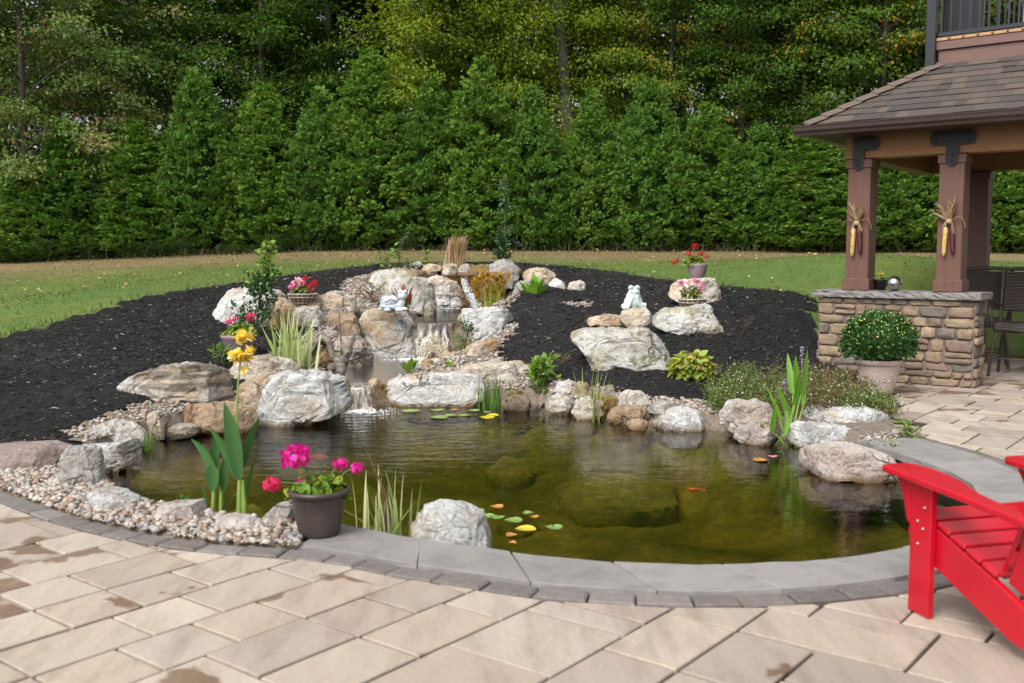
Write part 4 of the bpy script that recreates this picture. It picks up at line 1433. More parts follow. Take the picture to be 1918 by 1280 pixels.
oB, oL = -AX_P[1], -AX_P[0]
g = gutter(pv(2.0, -.29), pv(-5, -.29), oB)
g.merge(gutter(pv(1.89, -.285), pv(1.89, 5), oL))
part('gutter', g, M_GUT, pav)
fb = MB()
pbox(fb, -1.55, -.27, 2.965, 6.84, .03, .11, 0)
box(fb, pv(1.87, 2.3, 2.965), (.03, 5.12, .11), AX_P)
part('fascia', fb, M_FASCIA, pav)
part('soffit', pbox(pbox(MB(), -1.56, -.09, 2.918, 6.83, .34, .02, 0), 1.675, 2.5, 2.918, .35, 4.8, .019, 0), M_SOFF, pav)

# shingled roof: front and left slopes
TR, SL = 1.177, .633
m = NT('roof_shingle')
c = m.ramp(m.island(), [(0, (.064, .051, .044)), (.2, (.076, .060, .051)), (.4, (.052, .044, .040)), (.55, (.088, .068, .056)), (.7, (.068, .055, .048)), (.85, (.098, .075, .060))], 'CONSTANT')
v = m.obj()
m.base(m.mix(1.0, c, m.ramp(m.noise(v, 150, 3, .7), [(.3, (.65, .65, .65)), (.7, (1.3, 1.3, 1.3))]), 'MULTIPLY'))
m.rough(.9)
m.bump(m.noise(v, 150, 3), .5, .004)
M_SHING = m.m


def slope_roof(e0, along, inw, length, lim0):
    """e0 eave start, along/inw horizontal unit vectors; lim0(t): where a course starts"""
    mb = MB()
    up = unit(np.append(inw, SL))
    al = np.append(along, 0)
    nn = unit(np.cross(al, up))
    if nn[2] < 0:
        nn = -nn
    slen = TR * math.hypot(1, SL)
    e0 = np.asarray(e0, float)
    mb.add([e0, e0 + al * length, e0 + al * length + up * slen, e0 + al * TR + up * slen], [(0, 1, 2, 3)])
    k = 0
    r_ = random.Random(3)
    nc = int(slen / .15)
    ex = slen / nc
    for k in range(nc):
        u0, u1 = k * ex - (.02 if k == 0 else 0), min((k + 1) * ex + .03, slen)
        a = u0 / slen * TR + .01
        while a < length:
            w = r_.choice([.12, .18, .24, .33, .15])
            b = min(a + w, length)
            th = r_.choice([.008, .008, .015])
            lo, hi = a, b
            lo2 = max(lo, u1 / slen * TR)
            if lo2 < hi:
                V = [e0 + al * x + up * u + nn * h for x, u, h in ((lo, u0, th + .006), (hi - .002, u0, th + .006), (hi - .002, u1, .004), (lo2, u1, .004), (lo, u0, .001), (hi - .002, u0, .001))]
                mb.add(V, [(0, 1, 2, 3), (4, 5, 1, 0)])
            a = b
    return mb


rf = slope_roof(pv(1.9, -.31, 3.03), -PAV_L, PAV_B, 6.6, None)
rf.merge(slope_roof(pv(1.9, -.31, 3.03), PAV_B, -PAV_L, 5.2, None))
roof = part('roof', rf, M_SHING, pav)
hc = MB()
h0, h1 = pv(1.9, -.31, 3.03), pv(1.9 - TR, -.31 + TR, 3.03 + TR * SL)
hd = unit(h1 - h0)
hl = np.linalg.norm(h1 - h0)
fa = unit(np.append(-PAV_L, 0) - hd * np.dot(np.append(-PAV_L, 0), hd)) * .15
fa[2] = -abs(fa[2]) * .9
fb_ = unit(np.append(PAV_B, 0) - hd * np.dot(np.append(PAV_B, 0), hd)) * .15
fb_[2] = -abs(fb_[2]) * .9
n = 8
for k in range(n):
    a, b = h0 + hd * hl * k / n - hd * .01, h0 + hd * hl * min(1, (k + 1.12) / n)
    la, lb = np.array([0, 0, .045]), np.array([0, 0, .024])
    V = [a + la, a + la + fa, b + lb + fa, b + lb, a + la + fb_, b + lb + fb_, a + la * .3, a + la * .3 + fa]
    hc.add(V, [(0, 1, 2, 3), (0, 3, 5, 4), (6, 7, 1, 0)])
part('hip_cap', hc, plain('hip_shingle', (.12, .088, .072), .9, vary=.2, scale=60, bump=.4), roof)
# deck above
s_, b_ = 1.9 - TR, -.31 + TR
zt = 3.03 + TR * SL
dk = MB()
pbox(dk, s_ - 2.8, b_ + .03, zt + .07, 5.6, .04, .19, .004)
box(dk, pv(s_ - .03, b_ + 2.0, zt + .07), (.04, 3.9, .19), AX_P, .004)
pbox(dk, s_ - 2.77, b_ + .005, zt + .218, 5.66, .05, .10, .004)
part('deck_fascia', dk, M_FASCIA, pav)
de = MB()
for k in range(36):
    pbox(de, s_ + .02 - .075 - k * .16, b_ + 1.0, zt + .29, .155, 2.06, .036, .003)
deck = part('deck', de, M_CEDAR2, pav)
sc_ = MB()
for k in range(36):
    pbox(sc_, s_ + .02 - .14 - k * .16, b_ - .034, zt + .29, .016, .012, .018, .002)
part('board_clip', sc_, M_IRON, deck)
zr = zt + .345
rp = MB()
pbox(rp, s_ + .075, b_ - .02, zr + .35, .115, .115, 1.55, .006)
part('railing_post', rp, M_RAIL, pav)
rp = MB()
pbox(rp, s_ + .075 - 1.75, b_ - .02, zr + .55, .09, .09, 1.1, .006)
part('railing_post', rp, M_RAIL, pav)
rp = MB()
pbox(rp, s_ + .0, b_ + 2.0, zr + .5, .09, .09, 1.1, .006)
part('railing_post', rp, M_RAIL, pav)
rr = MB()
for z in (zr, zr + 1.0):
    pbox(rr, s_ - 2.6, b_ - .01, z, 5.2, .045, .05, .004)
    box(rr, pv(s_ + .0, b_ + 1.0, z), (.045, 1.9, .05), AX_P, .004)
    pbox(rr, s_ - 2.6, b_ + 2.0, z, 5.2, .045, .05, .004)
part('railing', rr, M_RAIL, pav)
bme = pbox(MB(), 0, 0, zr + .5, .022, .022, .96, .003).mesh('baluster', M_RAIL, pv(0, 0, 0))
for s0b, b0b, ds, db, cnt in ((s_ - .03, b_ - .01, -.105, 0, 24), (s_, b_ + .1, 0, .105, 17), (s_ - .1, b_ + 2.0, -.105, 0, 20)):
    for k in range(cnt):
        o = link('baluster', bme, pav)
        o.location = tuple(pv(s0b + ds * k, b0b + db * k, 0) - ORG[pav])
# a corner of the house wall standing on the deck
hq = pv(-.9, 2.35, 0)
hs = thing('house', 'beige house wall corner seen past the deck railing at the upper right', 'house', hq)
part('wall', pbox(MB(), -1.0, 2.3, zt + 1.7, 2.05, .6, 2.6, .004), plain('stucco', (.50, .45, .38), .9, vary=.06, scale=20, bump=.3), hs)
part('trim', pbox(MB(), -1.0, 2.28, zt + .37, 2.1, .68, .09, .004), M_IRON, hs)

# ------------------------------------------------------------------ stone bar wall
wall = thing('stone_wall', 'low wall of tan ledge stone with grey cap carrying the two pavilion posts', 'wall', pv(.88, .21))
WL, WT, WH = 1.77, .42, .985
part('core', pbox(MB(), WL / 2, WT / 2, WH / 2 - .01, WL + .005, WT + .005, WH, 0), plain('mortar', (.19, .145, .13), .95, vary=.15, scale=40, bump=.4), wall)
vs = MB()
iv_, if_ = ico(3)
bx_ = np.sign(iv_) * np.abs(iv_) ** .30
bx_ /= np.abs(bx_).max(0)
r_ = random.Random(21)


def stones(p0, du, outv, length):
    z = .0
    while z < WH - .03:
        hgt = min(r_.choice([.075, .095, .11, .13, .145]), WH - z)
        if WH - z - hgt < .05:
            hgt = WH - z
        u = -.012 if r_.random() < .5 else 0
        while u < length - .02:
            w = r_.uniform(.11, .34)
            if length - u - w < .09:
                w = length - u
            hh = hgt
            pieces = [(z, hgt)]
            if hgt > .105 and r_.random() < .12:
                pieces = [(z, hgt / 2), (z + hgt / 2, hgt / 2)]
            for zz, hh in pieces:
                c_ = p0 + du * (u + w / 2) + np.array([0, 0, zz + hh / 2])
                rot = r_.gauss(0, .05)
                q = bx_ * np.array([w / 2 - .009, .055 + r_.uniform(-.014, .018), hh / 2 - .007])
                sd_ = r_.uniform(0, 99)
                q[:, 0] += q[:, 2] * rot
                q = q * (1 + .10 * fbm(iv_ * 1.3 + sd_, 1, 2)[:, None]) + iv_ * (.016 * fbm(iv_ * 3.5 + sd_, 2, 2))[:, None]
                vs.add(c_ + q @ np.array([du, outv, [0, 0, 1]]), if_, True)
            u += w
        z += hgt


dR, dBk = AX_P[0], AX_P[1]
stones(pv(WL, .03), dR, -dBk, WL)
stones(pv(.03, 0), dBk, dR, WT)
stones(pv(WL - .03, 0), dBk, -dR, WT)
m = NT('ledge_stone')
c = m.ramp(m.island(), [(0, (.25, .185, .125)), (.15, (.18, .13, .095)), (.3, (.31, .235, .16)), (.42, (.14, .12, .105)), (.55, (.22, .16, .11)), (.66, (.17, .145, .125)), (.78, (.28, .21, .135)), (.9, (.20, .14, .11))], 'CONSTANT')
v = m.obj()
c = m.mix(1.0, c, m.ramp(m.noise(v, 9, 6, .65, .5), [(.25, (.62, .60, .58)), (.5, (1, 1, 1)), (.75, (1.2, 1.17, 1.12))]), 'MULTIPLY')
c = m.mix(m.math('MULTIPLY', m.step(m.noise(v, 16, 6, .7), .58, .7), .5), c, (.12, .10, .085))
m.base(c)
m.rough(.85)
m.bump(m.noise(v, 40, 6, .7), .6, .012)
part('stone_veneer', vs, m.m, wall)
cpm = MB()
cg = 40
lo_s, hi_s, lo_b, hi_b = -.07, WL + .07, -.075, WT + .075
ring = [(lo_s + (hi_s - lo_s) * k / cg, lo_b) for k in range(cg)] + [(hi_s, lo_b + (hi_b - lo_b) * k / 14) for k in range(14)] + [(hi_s - (hi_s - lo_s) * k / cg, hi_b) for k in range(cg)] + [(lo_s, hi_b - (hi_b - lo_b) * k / 14) for k in range(14)]
nr_ = len(ring)
lay = []
for z, ins in ((.99, .014), (1.01, .0), (1.045, .002), (1.064, .010), (1.07, .02)):
    lay.append(np.array([pv(s + (.6 - s) * ins * .3 + r_.gauss(0, .006), b + (.2 - b) * ins + r_.gauss(0, .006), z) for s, b in ring]))
cpm.add(np.concatenate(lay), [(k * nr_ + j, k * nr_ + (j + 1) % nr_, (k + 1) * nr_ + (j + 1) % nr_, (k + 1) * nr_ + j) for k in range(4) for j in range(nr_)] + [tuple(range(nr_))[::-1], tuple(range(4 * nr_, 5 * nr_))])
part('cap', cpm, plain('cap_stone', (.20, .185, .18), .8, vary=.2, scale=14, bump=.5), wall)

# ------------------------------------------------------------------ pots and planters
M_BRONZE = plain('bronze_pot', (.075, .058, .054), .42, .35, vary=.3, scale=4, bump=.05)
M_MAUVE = plain('mauve_pot', (.27, .20, .225), .45, vary=.06, bump=.02)
M_TAUPE = plain('taupe_pot', (.50, .40, .36), .6, vary=.06, bump=.05)
M_SOIL = plain('potting_soil', (.035, .024, .017), .95, vary=.4, scale=60, bump=.6)
M_STEM = plain('green_stem', (.10, .16, .04), .6, vary=.2)
M_GERL = leafy('geranium_leaf', [(.10, .20, .02), (.14, .25, .025), (.20, .30, .03), (.085, .17, .02), (.30, .34, .04)], .5, .25)
M_GERD = leafy('basket_leaf', [(.10, .16, .03), (.16, .22, .05), (.07, .12, .03), (.22, .22, .06)], .5, .25)


def petalmat(name, cols):
    return leafy(name, cols, .5, .3)


PET = {'magenta': petalmat('magenta_petal', [(.62, .012, .30), (.75, .02, .38), (.55, .008, .25)]),
       'pink': petalmat('pink_petal', [(.80, .14, .42), (.85, .25, .52), (.75, .10, .35)]),
       'palepink': petalmat('pale_pink_petal', [(.80, .36, .50), (.85, .52, .62), (.75, .25, .42)]),
       'red': petalmat('red_petal', [(.55, .006, .012), (.68, .012, .02), (.45, .004, .01)]),
       'rose': petalmat('rose_petal', [(.70, .012, .12), (.80, .03, .18), (.6, .01, .09)]),
       'white': petalmat('white_petal', [(.8, .75, .76), (.85, .8, .8)]),
       'yellow': petalmat('yellow_petal', [(.80, .52, .02), (.85, .60, .04), (.75, .42, .02)]),
       'lavender': petalmat('lavender_petal', [(.45, .30, .62), (.52, .38, .7)])}


def fibo(n):
    i = np.arange(n) + .5
    ph = np.arccos(1 - 2 * i / n)
    th = math.pi * (1 + 5 ** .5) * i
    return np.stack([np.cos(th) * np.sin(ph), np.sin(th) * np.sin(ph), np.cos(ph)], 1)


def flower_head(parent, c, r, col, n=46, name='flower_head', flat=.8, org_stem=None):
    mb = MB()
    d = fibo(n) + rng.normal(0, .15, (n, 3))
    d = unit(d)
    side = unit(np.cross(d, rng.normal(size=(n, 3))))
    leaves(mb, np.asarray(c) + d * r * rng.uniform(.5, .95, (n, 1)) * np.array([1, 1, flat]) - side * r * .25, side + d * .45, d + rng.normal(0, .3, (n, 3)), r * rng.uniform(.42, .66, n), r * rng.uniform(.38, .56, n), .12, curl=-.12)
    o = part(name, mb, PET[col] if isinstance(col, str) else col, parent)
    if org_stem is not None:
        a, b = np.asarray(org_stem, float), np.asarray(c, float)
        mid = (a + b) / 2 + rng.normal(0, .012, 3) + np.array([0, 0, .02])
        part('stem', tube(MB(), catmull([a, mid, b], 4), .0035, 5), M_STEM, o)
    return o


def round_foliage(mb, c, rad, n, L, W, up=.5, mi=0, low=-.15):
    """leaves on and inside a dome"""
    d = unit(rng.normal(size=(n * 2, 3)))
    d = d[d[:, 2] > low][:n]
    k = len(d)
    rr = (rng.random(k) ** .35)[:, None]
    p = np.asarray(c) + d * rr * np.asarray(rad)
    nn = unit(d * .6 + np.array([0, 0, up]) + rng.normal(0, .35, (k, 3)))
    dd = unit(np.cross(nn, rng.normal(size=(k, 3))) + d * .5)
    leaves(mb, p - dd * L / 2, dd, nn, L * rng.uniform(.7, 1.25, k), W * rng.uniform(.7, 1.25, k), .12, mi)
    return mb


def pot_px(cx, base_py, y=None, z=None):
    """place by the centre of the foot: either a height or a distance is known"""
    return at(cx, base_py, y) if y is not None else (gz(cx, base_py, z) if z is not None else hit(cx, base_py))


# dark bronze pot of magenta geraniums on the gravel in front
p = gz(594, 1006, .022)
p = p + np.array([0, .06, 0])
s1 = p[1] / FPX
pt = thing('flower_pot', 'dark bronze pot of magenta geraniums standing at the front end of the coping', 'flower pot', p)
sc = 117 * s1 / 2 / .20
prof = [(.0, .0), (.125, 0), (.133, .008), (.137, .03), (.158, .14), (.172, .235), (.176, .24), (.176, .262), (.186, .265), (.2, .275), (.204, .29), (.2, .302), (.186, .306), (.178, .296), (.17, .25), (0, .25)]
pot = part('pot', lathe(MB(), [(a * sc, b * sc) for a, b in prof], p, 48), M_BRONZE, pt)
part('soil', lathe(MB(), [(0, .262 * sc), (.172 * sc, .258 * sc)], p, 24), M_SOIL, pt)
top = p + np.array([0, 0, .29 * sc])
mb = MB()
round_foliage(mb, top + np.array([0, 0, -.02]), np.array([.20, .17, .12]) * sc, 230, .065, .062, .7)
mb2 = MB()
part('foliage', mb, M_GERL, pt)
for px_, py_, r_px, col in ((552, 856, 27, 'magenta'), (568, 846, 14, 'magenta'), (637, 870, 14, 'magenta'), (668, 876, 13, 'magenta'), (511, 908, 17, 'rose'), (570, 906, 16, 'magenta')):
    c = at(px_, py_, p[1] + rng.uniform(-.08, .03))
    flower_head(pt, c, r_px * s1, col, 60, org_stem=top + np.array([(c[0] - p[0]) * .4, 0, 0.02]))
flower_head(pt, at(564, 883, p[1] - .03), 6 * s1, PET['yellow'], 14, 'dried_flower')

# mauve pot of pink geraniums at the left of the mound
p = hit(448, 664)
pt = thing('flower_pot', 'mauve bowl pot of pink geraniums below the leafy sapling on the mulch', 'flower pot', p)
s1 = p[1] / FPX
R_ = 34 * s1
part('pot', lathe(MB(), [(0, -.02), (R_ * .62, -.02), (R_ * .72, .04), (R_ * .93, 30 * s1), (R_ * .96, 31 * s1), (R_, 36 * s1), (R_ * .97, 37 * s1), (R_ * .9, 33 * s1), (0, 30 * s1)], p, 40), M_MAUVE, pt)
top = p + np.array([0, 0, 36 * s1])
part('foliage', round_foliage(MB(), top + np.array([.02, 0, 0]), np.array([R_ * .95, R_ * .8, 22 * s1]), 200, .07, .065, .7), M_GERL, pt)
for px_, py_, r_px, col in ((432, 602, 8, 'rose'), (440, 596, 5, 'rose'), (468, 594, 10, 'rose'), (427, 604, 5, 'rose')):
    c = at(px_, py_, p[1] - .02)
    flower_head(pt, c, r_px * s1, col, 34, org_stem=top + np.array([(c[0] - p[0]) * .4, 0, 0.05]))

# mauve pot of red geraniums on the tan boulder at the right
p = at(1306, 523, 14.75)
pt = thing('flower_pot', 'mauve pot of red geraniums on top of the rear right boulder', 'flower pot', p)
s1 = p[1] / FPX
R_ = 19.5 * s1
part('pot', lathe(MB(), [(0, -.01), (R_ * .58, -.01), (R_ * .66, .02), (R_ * .86, 14 * s1), (R_ * .97, 25 * s1), (R_, 28 * s1), (R_ * .97, 29 * s1), (R_ * .9, 26 * s1), (0, 25 * s1)], p, 36), M_MAUVE, pt)
top = p + np.array([-.06, 0, 30 * s1])
part('foliage', round_foliage(MB(), top, np.array([20 * s1, 17 * s1, 14 * s1]), 150, .065, .06, .7, low=-.5), M_GERL, pt)
for px_, py_, r_px in ((1302, 462, 7), (1290, 474, 6), (1313, 475, 6.5), (1324, 482, 5), (1264, 491, 7), (1297, 495, 5.5)):
    c = at(px_, py_, p[1] - .06)
    flower_head(pt, c, r_px * s1, 'red', 30, org_stem=top + np.array([(c[0] - top[0]) * .5, 0, 0.03]))


# wire baskets lined with coir
m = NT('coir')
v = m.obj((1, 1, .5))
f = m.noise(v, 70, 4, .8, 1.5)
m.base(m.ramp(f, [(.3, (.10, .058, .03)), (.6, (.24, .145, .075)), (.8, (.36, .24, .13))]))
m.rough(.95)
m.bump(f, 1.0, .02)
M_COIR = m.m
M_WIRE = plain('pale_wire', (.62, .60, .60), .45, .2, bump=0)


def basket(p, R_, Hh, label, heads, s1, fol, big=.06):
    pt = thing('hanging_basket', label, 'flower basket', p)
    bp = [(0, 0), (R_ * .35, Hh * .03), (R_ * .62, Hh * .2), (R_ * .83, Hh * .5), (R_ * .96, Hh * .85), (R_ * .97, Hh * .97), (R_ * .88, Hh * .92), (0, Hh * .9)]
    part('coir_liner', lathe(MB(), bp, p, 40), M_COIR, pt)
    wb = MB()
    an = np.linspace(0, 6.2832, 41)
    for rr_, zz_, th in ((1.0, .98, .006), (.97, .72, .003), (.70, .28, .003)):
        tube(wb, np.stack([p[0] + R_ * rr_ * np.cos(an), p[1] + R_ * rr_ * np.sin(an), np.full(41, p[2] + Hh * zz_)], 1), th, 5, cap=False)
    for k in range(18):
        a = k / 18 * 6.2832
        tube(wb, [p + np.array([R_ * r_q * 1.02 * math.cos(a), R_ * r_q * 1.02 * math.sin(a), Hh * z_q]) for r_q, z_q in ((.36, .0), (.63, .18), (.85, .48), (.98, .85), (1.0, .98))], .0028, 4, cap=False)
    part('wire_frame', wb, M_WIRE, pt)
    top = p + np.array([0, 0, Hh])
    mb = MB()
    for c, rad, n_ in fol:
        round_foliage(mb, top + np.array(c), np.array(rad), n_, big, big * .9, .6, low=-.6)
    part('foliage', mb, M_GERD, pt)
    for px_, py_, r_px, col in heads:
        c = at(px_, py_, p[1] - .05)
        flower_head(pt, c, r_px * s1, col, 30, org_stem=top + np.array([(c[0] - top[0]) * .5, 0, 0.0]))
    return pt


p = at(568, 574, 13.7)
s1 = p[1] / FPX
basket(p, 28 * s1, 24 * s1, 'coir wire basket of pink and red flowers on the left rock wall', [(556, 532, 12, 'palepink'), (549, 540, 9, 'pink'), (566, 528, 8, 'palepink'), (560, 522, 4, 'white'), (572, 523, 6, 'red'), (580, 535, 8, 'red'), (590, 530, 6, 'red'), (584, 542, 6, 'red')], s1,
       [((0, 0, .03), (.17, .15, .09), 130)])
p = at(1297, 584, 12.95)
s1 = p[1] / FPX
basket(p, 27 * s1, 24 * s1, 'coir wire basket of sparse mixed geraniums on the front right boulder', [(1276, 531, 7, 'magenta'), (1290, 529, 5.5, 'palepink'), (1301, 526, 4.5, 'rose'), (1307, 528, 5, 'magenta'), (1314, 538, 6.5, 'pink'), (1316, 543, 4, 'palepink')], s1,
       [((-.05, 0, .07), (.12, .1, .11), 60), ((.06, 0, .06), (.07, .08, .10), 40)], .055)

# potted chrysanthemum in front of the wall
p = gz(1653, 741, 0.004) + np.array([0, .15, 0])
s1 = p[1] / FPX
pt = thing('flower_pot', 'round yellow-budded chrysanthemum in a pale taupe pot against the stone wall', 'flower pot', p)
R_ = 44 * s1
ph = 66 * s1
pot = part('pot', lathe(MB(), [(0, 0), (R_ * .58, 0), (R_ * .62, .02), (R_ * .80, ph * .55), (R_ * .90, ph * .82), (R_ * .92, ph * .85), (R_ * .99, ph * .86), (R_, ph * .98), (R_ * .97, ph), (R_ * .9, ph * .96), (0, ph * .93)], p, 48), M_TAUPE, pt)
em = MB()
for k in range(14):
    a0 = k / 14 * 6.283
    pts = []
    for t in np.linspace(0, 1, 9):
        a = a0 + .35 * math.sin(t * 6.28) * .5 + t * .35
        z = ph * (.38 + .22 * math.sin(t * 3.14) * (1 if k % 2 else .6))
        rr_ = R_ * (.62 + .19 * (z / ph) / .55) + .001
        pts.append(p + np.array([rr_ * math.cos(a), rr_ * math.sin(a), z]))
    tube(em, pts, .006, 5)
part('relief', em, M_TAUPE, pot)
mc = p + np.array([0, 0, ph + 33 * s1])
mb = MB()
d = unit(rng.normal(size=(5200, 3)))
d = d[d[:, 2] > -.55][:3600]
k = len(d)
RADM = np.array([66 * s1, 62 * s1, 54 * s1])
pp = mc + d * (rng.uniform(.80, 1.02, k)[:, None]) * RADM * (1 + .13 * fbm(d * 2.6, 4, 3))[:, None]
dd = unit(d + rng.normal(0, .6, (k, 3)) + np.array([0, 0, .3]))
leaves(mb, pp, dd, unit(d + rng.normal(0, .5, (k, 3))), rng.uniform(.035, .055, k), rng.uniform(.02, .03, k), .15)
ball(mb, mc, RADM * .76, 3)
part('foliage', mb, leafy('mum_leaf', [(.025, .078, .014), (.038, .105, .02), (.052, .13, .025), (.03, .088, .018)], .5, .15), pt)
d = unit(rng.normal(size=(1500, 3)))
d = d[(d[:, 2] > -.15) & (rng.random(1500) < np.clip(.25 + d[:, 2] * 1.1, 0, 1))][:230]
bm3 = MB()
iv1, if1 = ico(1)
for q in d:
    c = mc + q * RADM * rng.uniform(1.0, 1.04) * (1 + .13 * float(fbm(q[None] * 2.6, 4, 3)[0]))
    bm3.add(c + iv1 * rng.uniform(.005, .009), if1, True)
part('bud', bm3, plain('mum_bud', (.66, .64, .16), .6, bump=0), pt)['kind'] = 'stuff'

# small black pot of yellow pansies and a steel ball on the wall cap
p = pv(1.13, .27, 1.071)
pt = thing('flower_pot', 'small black square pot with one yellow pansy on the wall cap', 'flower pot', p)
part('pot', lathe(MB(), [(0, 0), (.06, 0), (.078, .115), (.084, .118), (.084, .13), (.076, .13), (.072, .115), (0, .11)], p, 20), plain('black_plastic', (.015, .015, .018), .4, bump=0), pt)
part('foliage', round_foliage(MB(), p + np.array([0, 0, .13]), np.array([.09, .09, .06]), 60, .045, .03, .5), M_GERD, pt)
flower_head(pt, p + np.array([-.015, -.03, .205]), .028, 'yellow', 16)
flower_head(pt, p + np.array([.02, -.02, .20]), .024, 'yellow', 14)
p = pv(.92, .10, 1.071)
bl = MB()
ball(bl, p + np.array([0, 0, .088]), .088, 4)
solo('gazing_ball', bl, plain('brushed_steel', (.42, .40, .37), .28, 1.0, vary=.25, scale=10, bump=.1), 'tarnished steel gazing ball on the wall cap beside the small pot', 'gazing ball', tuple(p))

# ------------------------------------------------------------------ dried corn tied to the posts
M_HUSK = leafy('corn_husk', [(.34, .23, .12), (.42, .30, .17), (.27, .17, .09), (.48, .37, .23)], .8, .2)


def cobmat(name, cols):
    m = NT(name)
    v = m.obj()
    vo = m.n('ShaderNodeTexVoronoi', Scale=95)
    m.t.links.new(v, vo.inputs['Vector'])
    sp = m.n('ShaderNodeSeparateColor')
    m.t.links.new(vo.outputs['Color'], sp.inputs[0])
    m.base(m.ramp(sp.outputs[0], [(k / len(cols), q) for k, q in enumerate(cols)], 'CONSTANT'))
    m.rough(.35)
    m.bump(m.math('SUBTRACT', 1.0, vo.outputs['Distance']), .8, .006)
    return m.m


M_COBY = cobmat('speckled_corn', [(.55, .34, .07), (.62, .44, .14), (.40, .20, .05), (.58, .38, .10), (.70, .58, .32)])
M_COBR = cobmat('dark_red_corn', [(.055, .008, .014), (.08, .010, .018), (.04, .006, .012), (.10, .014, .02)])


def corn(s, label, side):
    c = pv(s, .21 - .137, 1.87)
    al, bk = AX_P[0], AX_P[1]
    pt = thing('corn_bundle', label, 'corn decoration', c)
    hb = MB()
    n_ = 17
    t = np.linspace(-1, 1, n_)
    for k in range(n_):
        a = t[k] * (.38 if side == 0 else .6) + side * .35 + rng.normal(0, .12)
        d0 = al * math.sin(a) + np.array([0, 0, 1]) * math.cos(a) - bk * rng.uniform(.05, .35)
        L = rng.uniform(.16, .31)
        pts = [c + al * rng.normal(0, .012) - bk * .03]
        for q in range(4):
            pts.append(pts[-1] + unit(d0 + al * rng.normal(0, .25) + np.array([0, 0, -.12 * q])) * L / 4)
        tube(hb, pts, np.array([.008, .021, .024, .017, .004]), 6, flat=.3)
    for sg in (-1, 1):
        pts = [c - bk * .035, c + al * sg * .08 - bk * .05 + np.array([0, 0, .045]), c + al * sg * .14 - bk * .03 + np.array([0, 0, .03]), c + al * sg * .17 - bk * .02 + np.array([0, 0, -.02 - .05 * (sg > 0)])]
        tube(hb, catmull(pts, 4), .012, 6, flat=.35)
        for q in range(3):
            e = c + al * (sg * rng.uniform(.02, .07)) - bk * .05 + np.array([0, 0, -rng.uniform(.06, .14)])
            tube(hb, catmull([c - bk * .03, c + al * sg * .03 - bk * .055, e], 3), .014, 6, flat=.3)
    part('husk', hb, M_HUSK, pt)
    part('knot', ball(MB(), c - bk * .04, (.035, .03, .03), 3), M_HUSK, pt)
    for off, mat_, L, tilt in ((-.03, M_COBY, .33, -.04), (.035, M_COBR, .31, .05)):
        cb = MB()
        top = c + al * off - bk * (.05 if mat_ is M_COBY else .035) + np.array([0, 0, -.06])
        ts = np.linspace(0, 1, 14)
        tube(cb, [top + (al * tilt + np.array([0, 0, -1])) * L * q for q in ts], .026 * np.sqrt(np.clip(1.0 - (ts * 2 - 1) ** 8 * .85, .02, 1)) * (1.08 - .22 * ts), 12)
        part('cob', cb, mat_, pt)


corn(1.36, 'dried corn with speckled and dark red cobs tied to the left pavilion post', 0)
corn(.32, 'dried corn with golden and dark red cobs and fanned husks, on the right post', -1)

# ------------------------------------------------------------------ wicker bar stools
m = NT('wicker')
v = m.obj()
sp = m.n('ShaderNodeSeparateXYZ')
m.t.links.new(v, sp.inputs[0])
w1 = m.math('SINE', m.math('MULTIPLY', sp.outputs['Z'], 330))
w2 = m.math('SINE', m.math('ADD', m.math('MULTIPLY', m.math('ADD', sp.outputs['X'], sp.outputs['Y']), 90), m.math('MULTIPLY', m.math('FLOOR', m.math('MULTIPLY', sp.outputs['Z'], 52.5)), 3.14159)))
hh = m.math('MULTIPLY', m.math('ADD', w1, 1.2), m.math('ADD', w2, 1.4))
m.base(m.ramp(m.math('MULTIPLY', hh, .2), [(.1, (.022, .016, .014)), (.6, (.11, .085, .075)), (1, (.19, .155, .14))]))
m.rough(.5)
m.bump(hh, .7, .006)
M_WICK = m.m
M_FRAME = plain('bronze_frame', (.07, .055, .048), .4, .4, bump=0)


def stool(o, fwd, label):
    """o = centre of the seat on the floor; fwd = the way it faces"""
    f = np.append(unit(fwd), 0)
    r = np.array([f[1], -f[0], 0])
    ax = np.array([r, f, [0, 0, 1.0]])
    P_ = lambda a, b, z: np.append(o[:2], 0) + r * a + f * b + np.array([0, 0, z])
    t = thing('bar_stool', label, 'bar stool', np.append(o[:2], 0), 'wicker bar stools in the pavilion')
    part('seat', box(MB(), P_(0, 0, .60), (.54, .52, .12), ax, .03), M_WICK, t)
    bk_ = MB()
    box(bk_, P_(0, -.30, 1.03), (.52, .05, .50), np.array([r, unit(f + np.array([0, 0, .12])), unit(np.array([0, 0, 1.0]) - f * .12)]), .012)
    br = part('backrest', bk_, M_WICK, t)
    fr = MB()
    for a in (-.285, .285):
        tube(fr, [P_(a, -.25, .56), P_(a, -.29, .9), P_(a, -.35, 1.31)], .02, 8)
    tube(fr, [P_(-.285, -.35, 1.31), P_(0, -.355, 1.325), P_(.285, -.35, 1.31)], .024, 8)
    part('back_frame', fr, M_FRAME, br)
    for a in (-1, 1):
        for b in (-1, 1):
            part('leg', tube(MB(), catmull([P_(a * .22, b * .2, .55), P_(a * .26, b * .235, .38), P_(a * .29, b * .27, .0)], 4), .02, 8), M_FRAME, t)
        part('armrest', tube(MB(), catmull([P_(a * .29, -.30, .86), P_(a * .32, 0, .87), P_(a * .31, .22, .84), P_(a * .28, .24, .62)], 4), .02, 8), M_FRAME, t)
    ft = MB()
    for z, q in ((.22, .27),):
        for a, b in (((-q, q), (q, q)), ((q, q), (q, -q)), ((q, -q), (-q, -q)), ((-q, -q), (-q, q))):
            tube(ft, [P_(a[0] * 1.02, a[1] * .92, z), P_(b[0] * 1.02, b[1] * .92, z)], .013, 6)
    part('footrest', ft, M_FRAME, t)


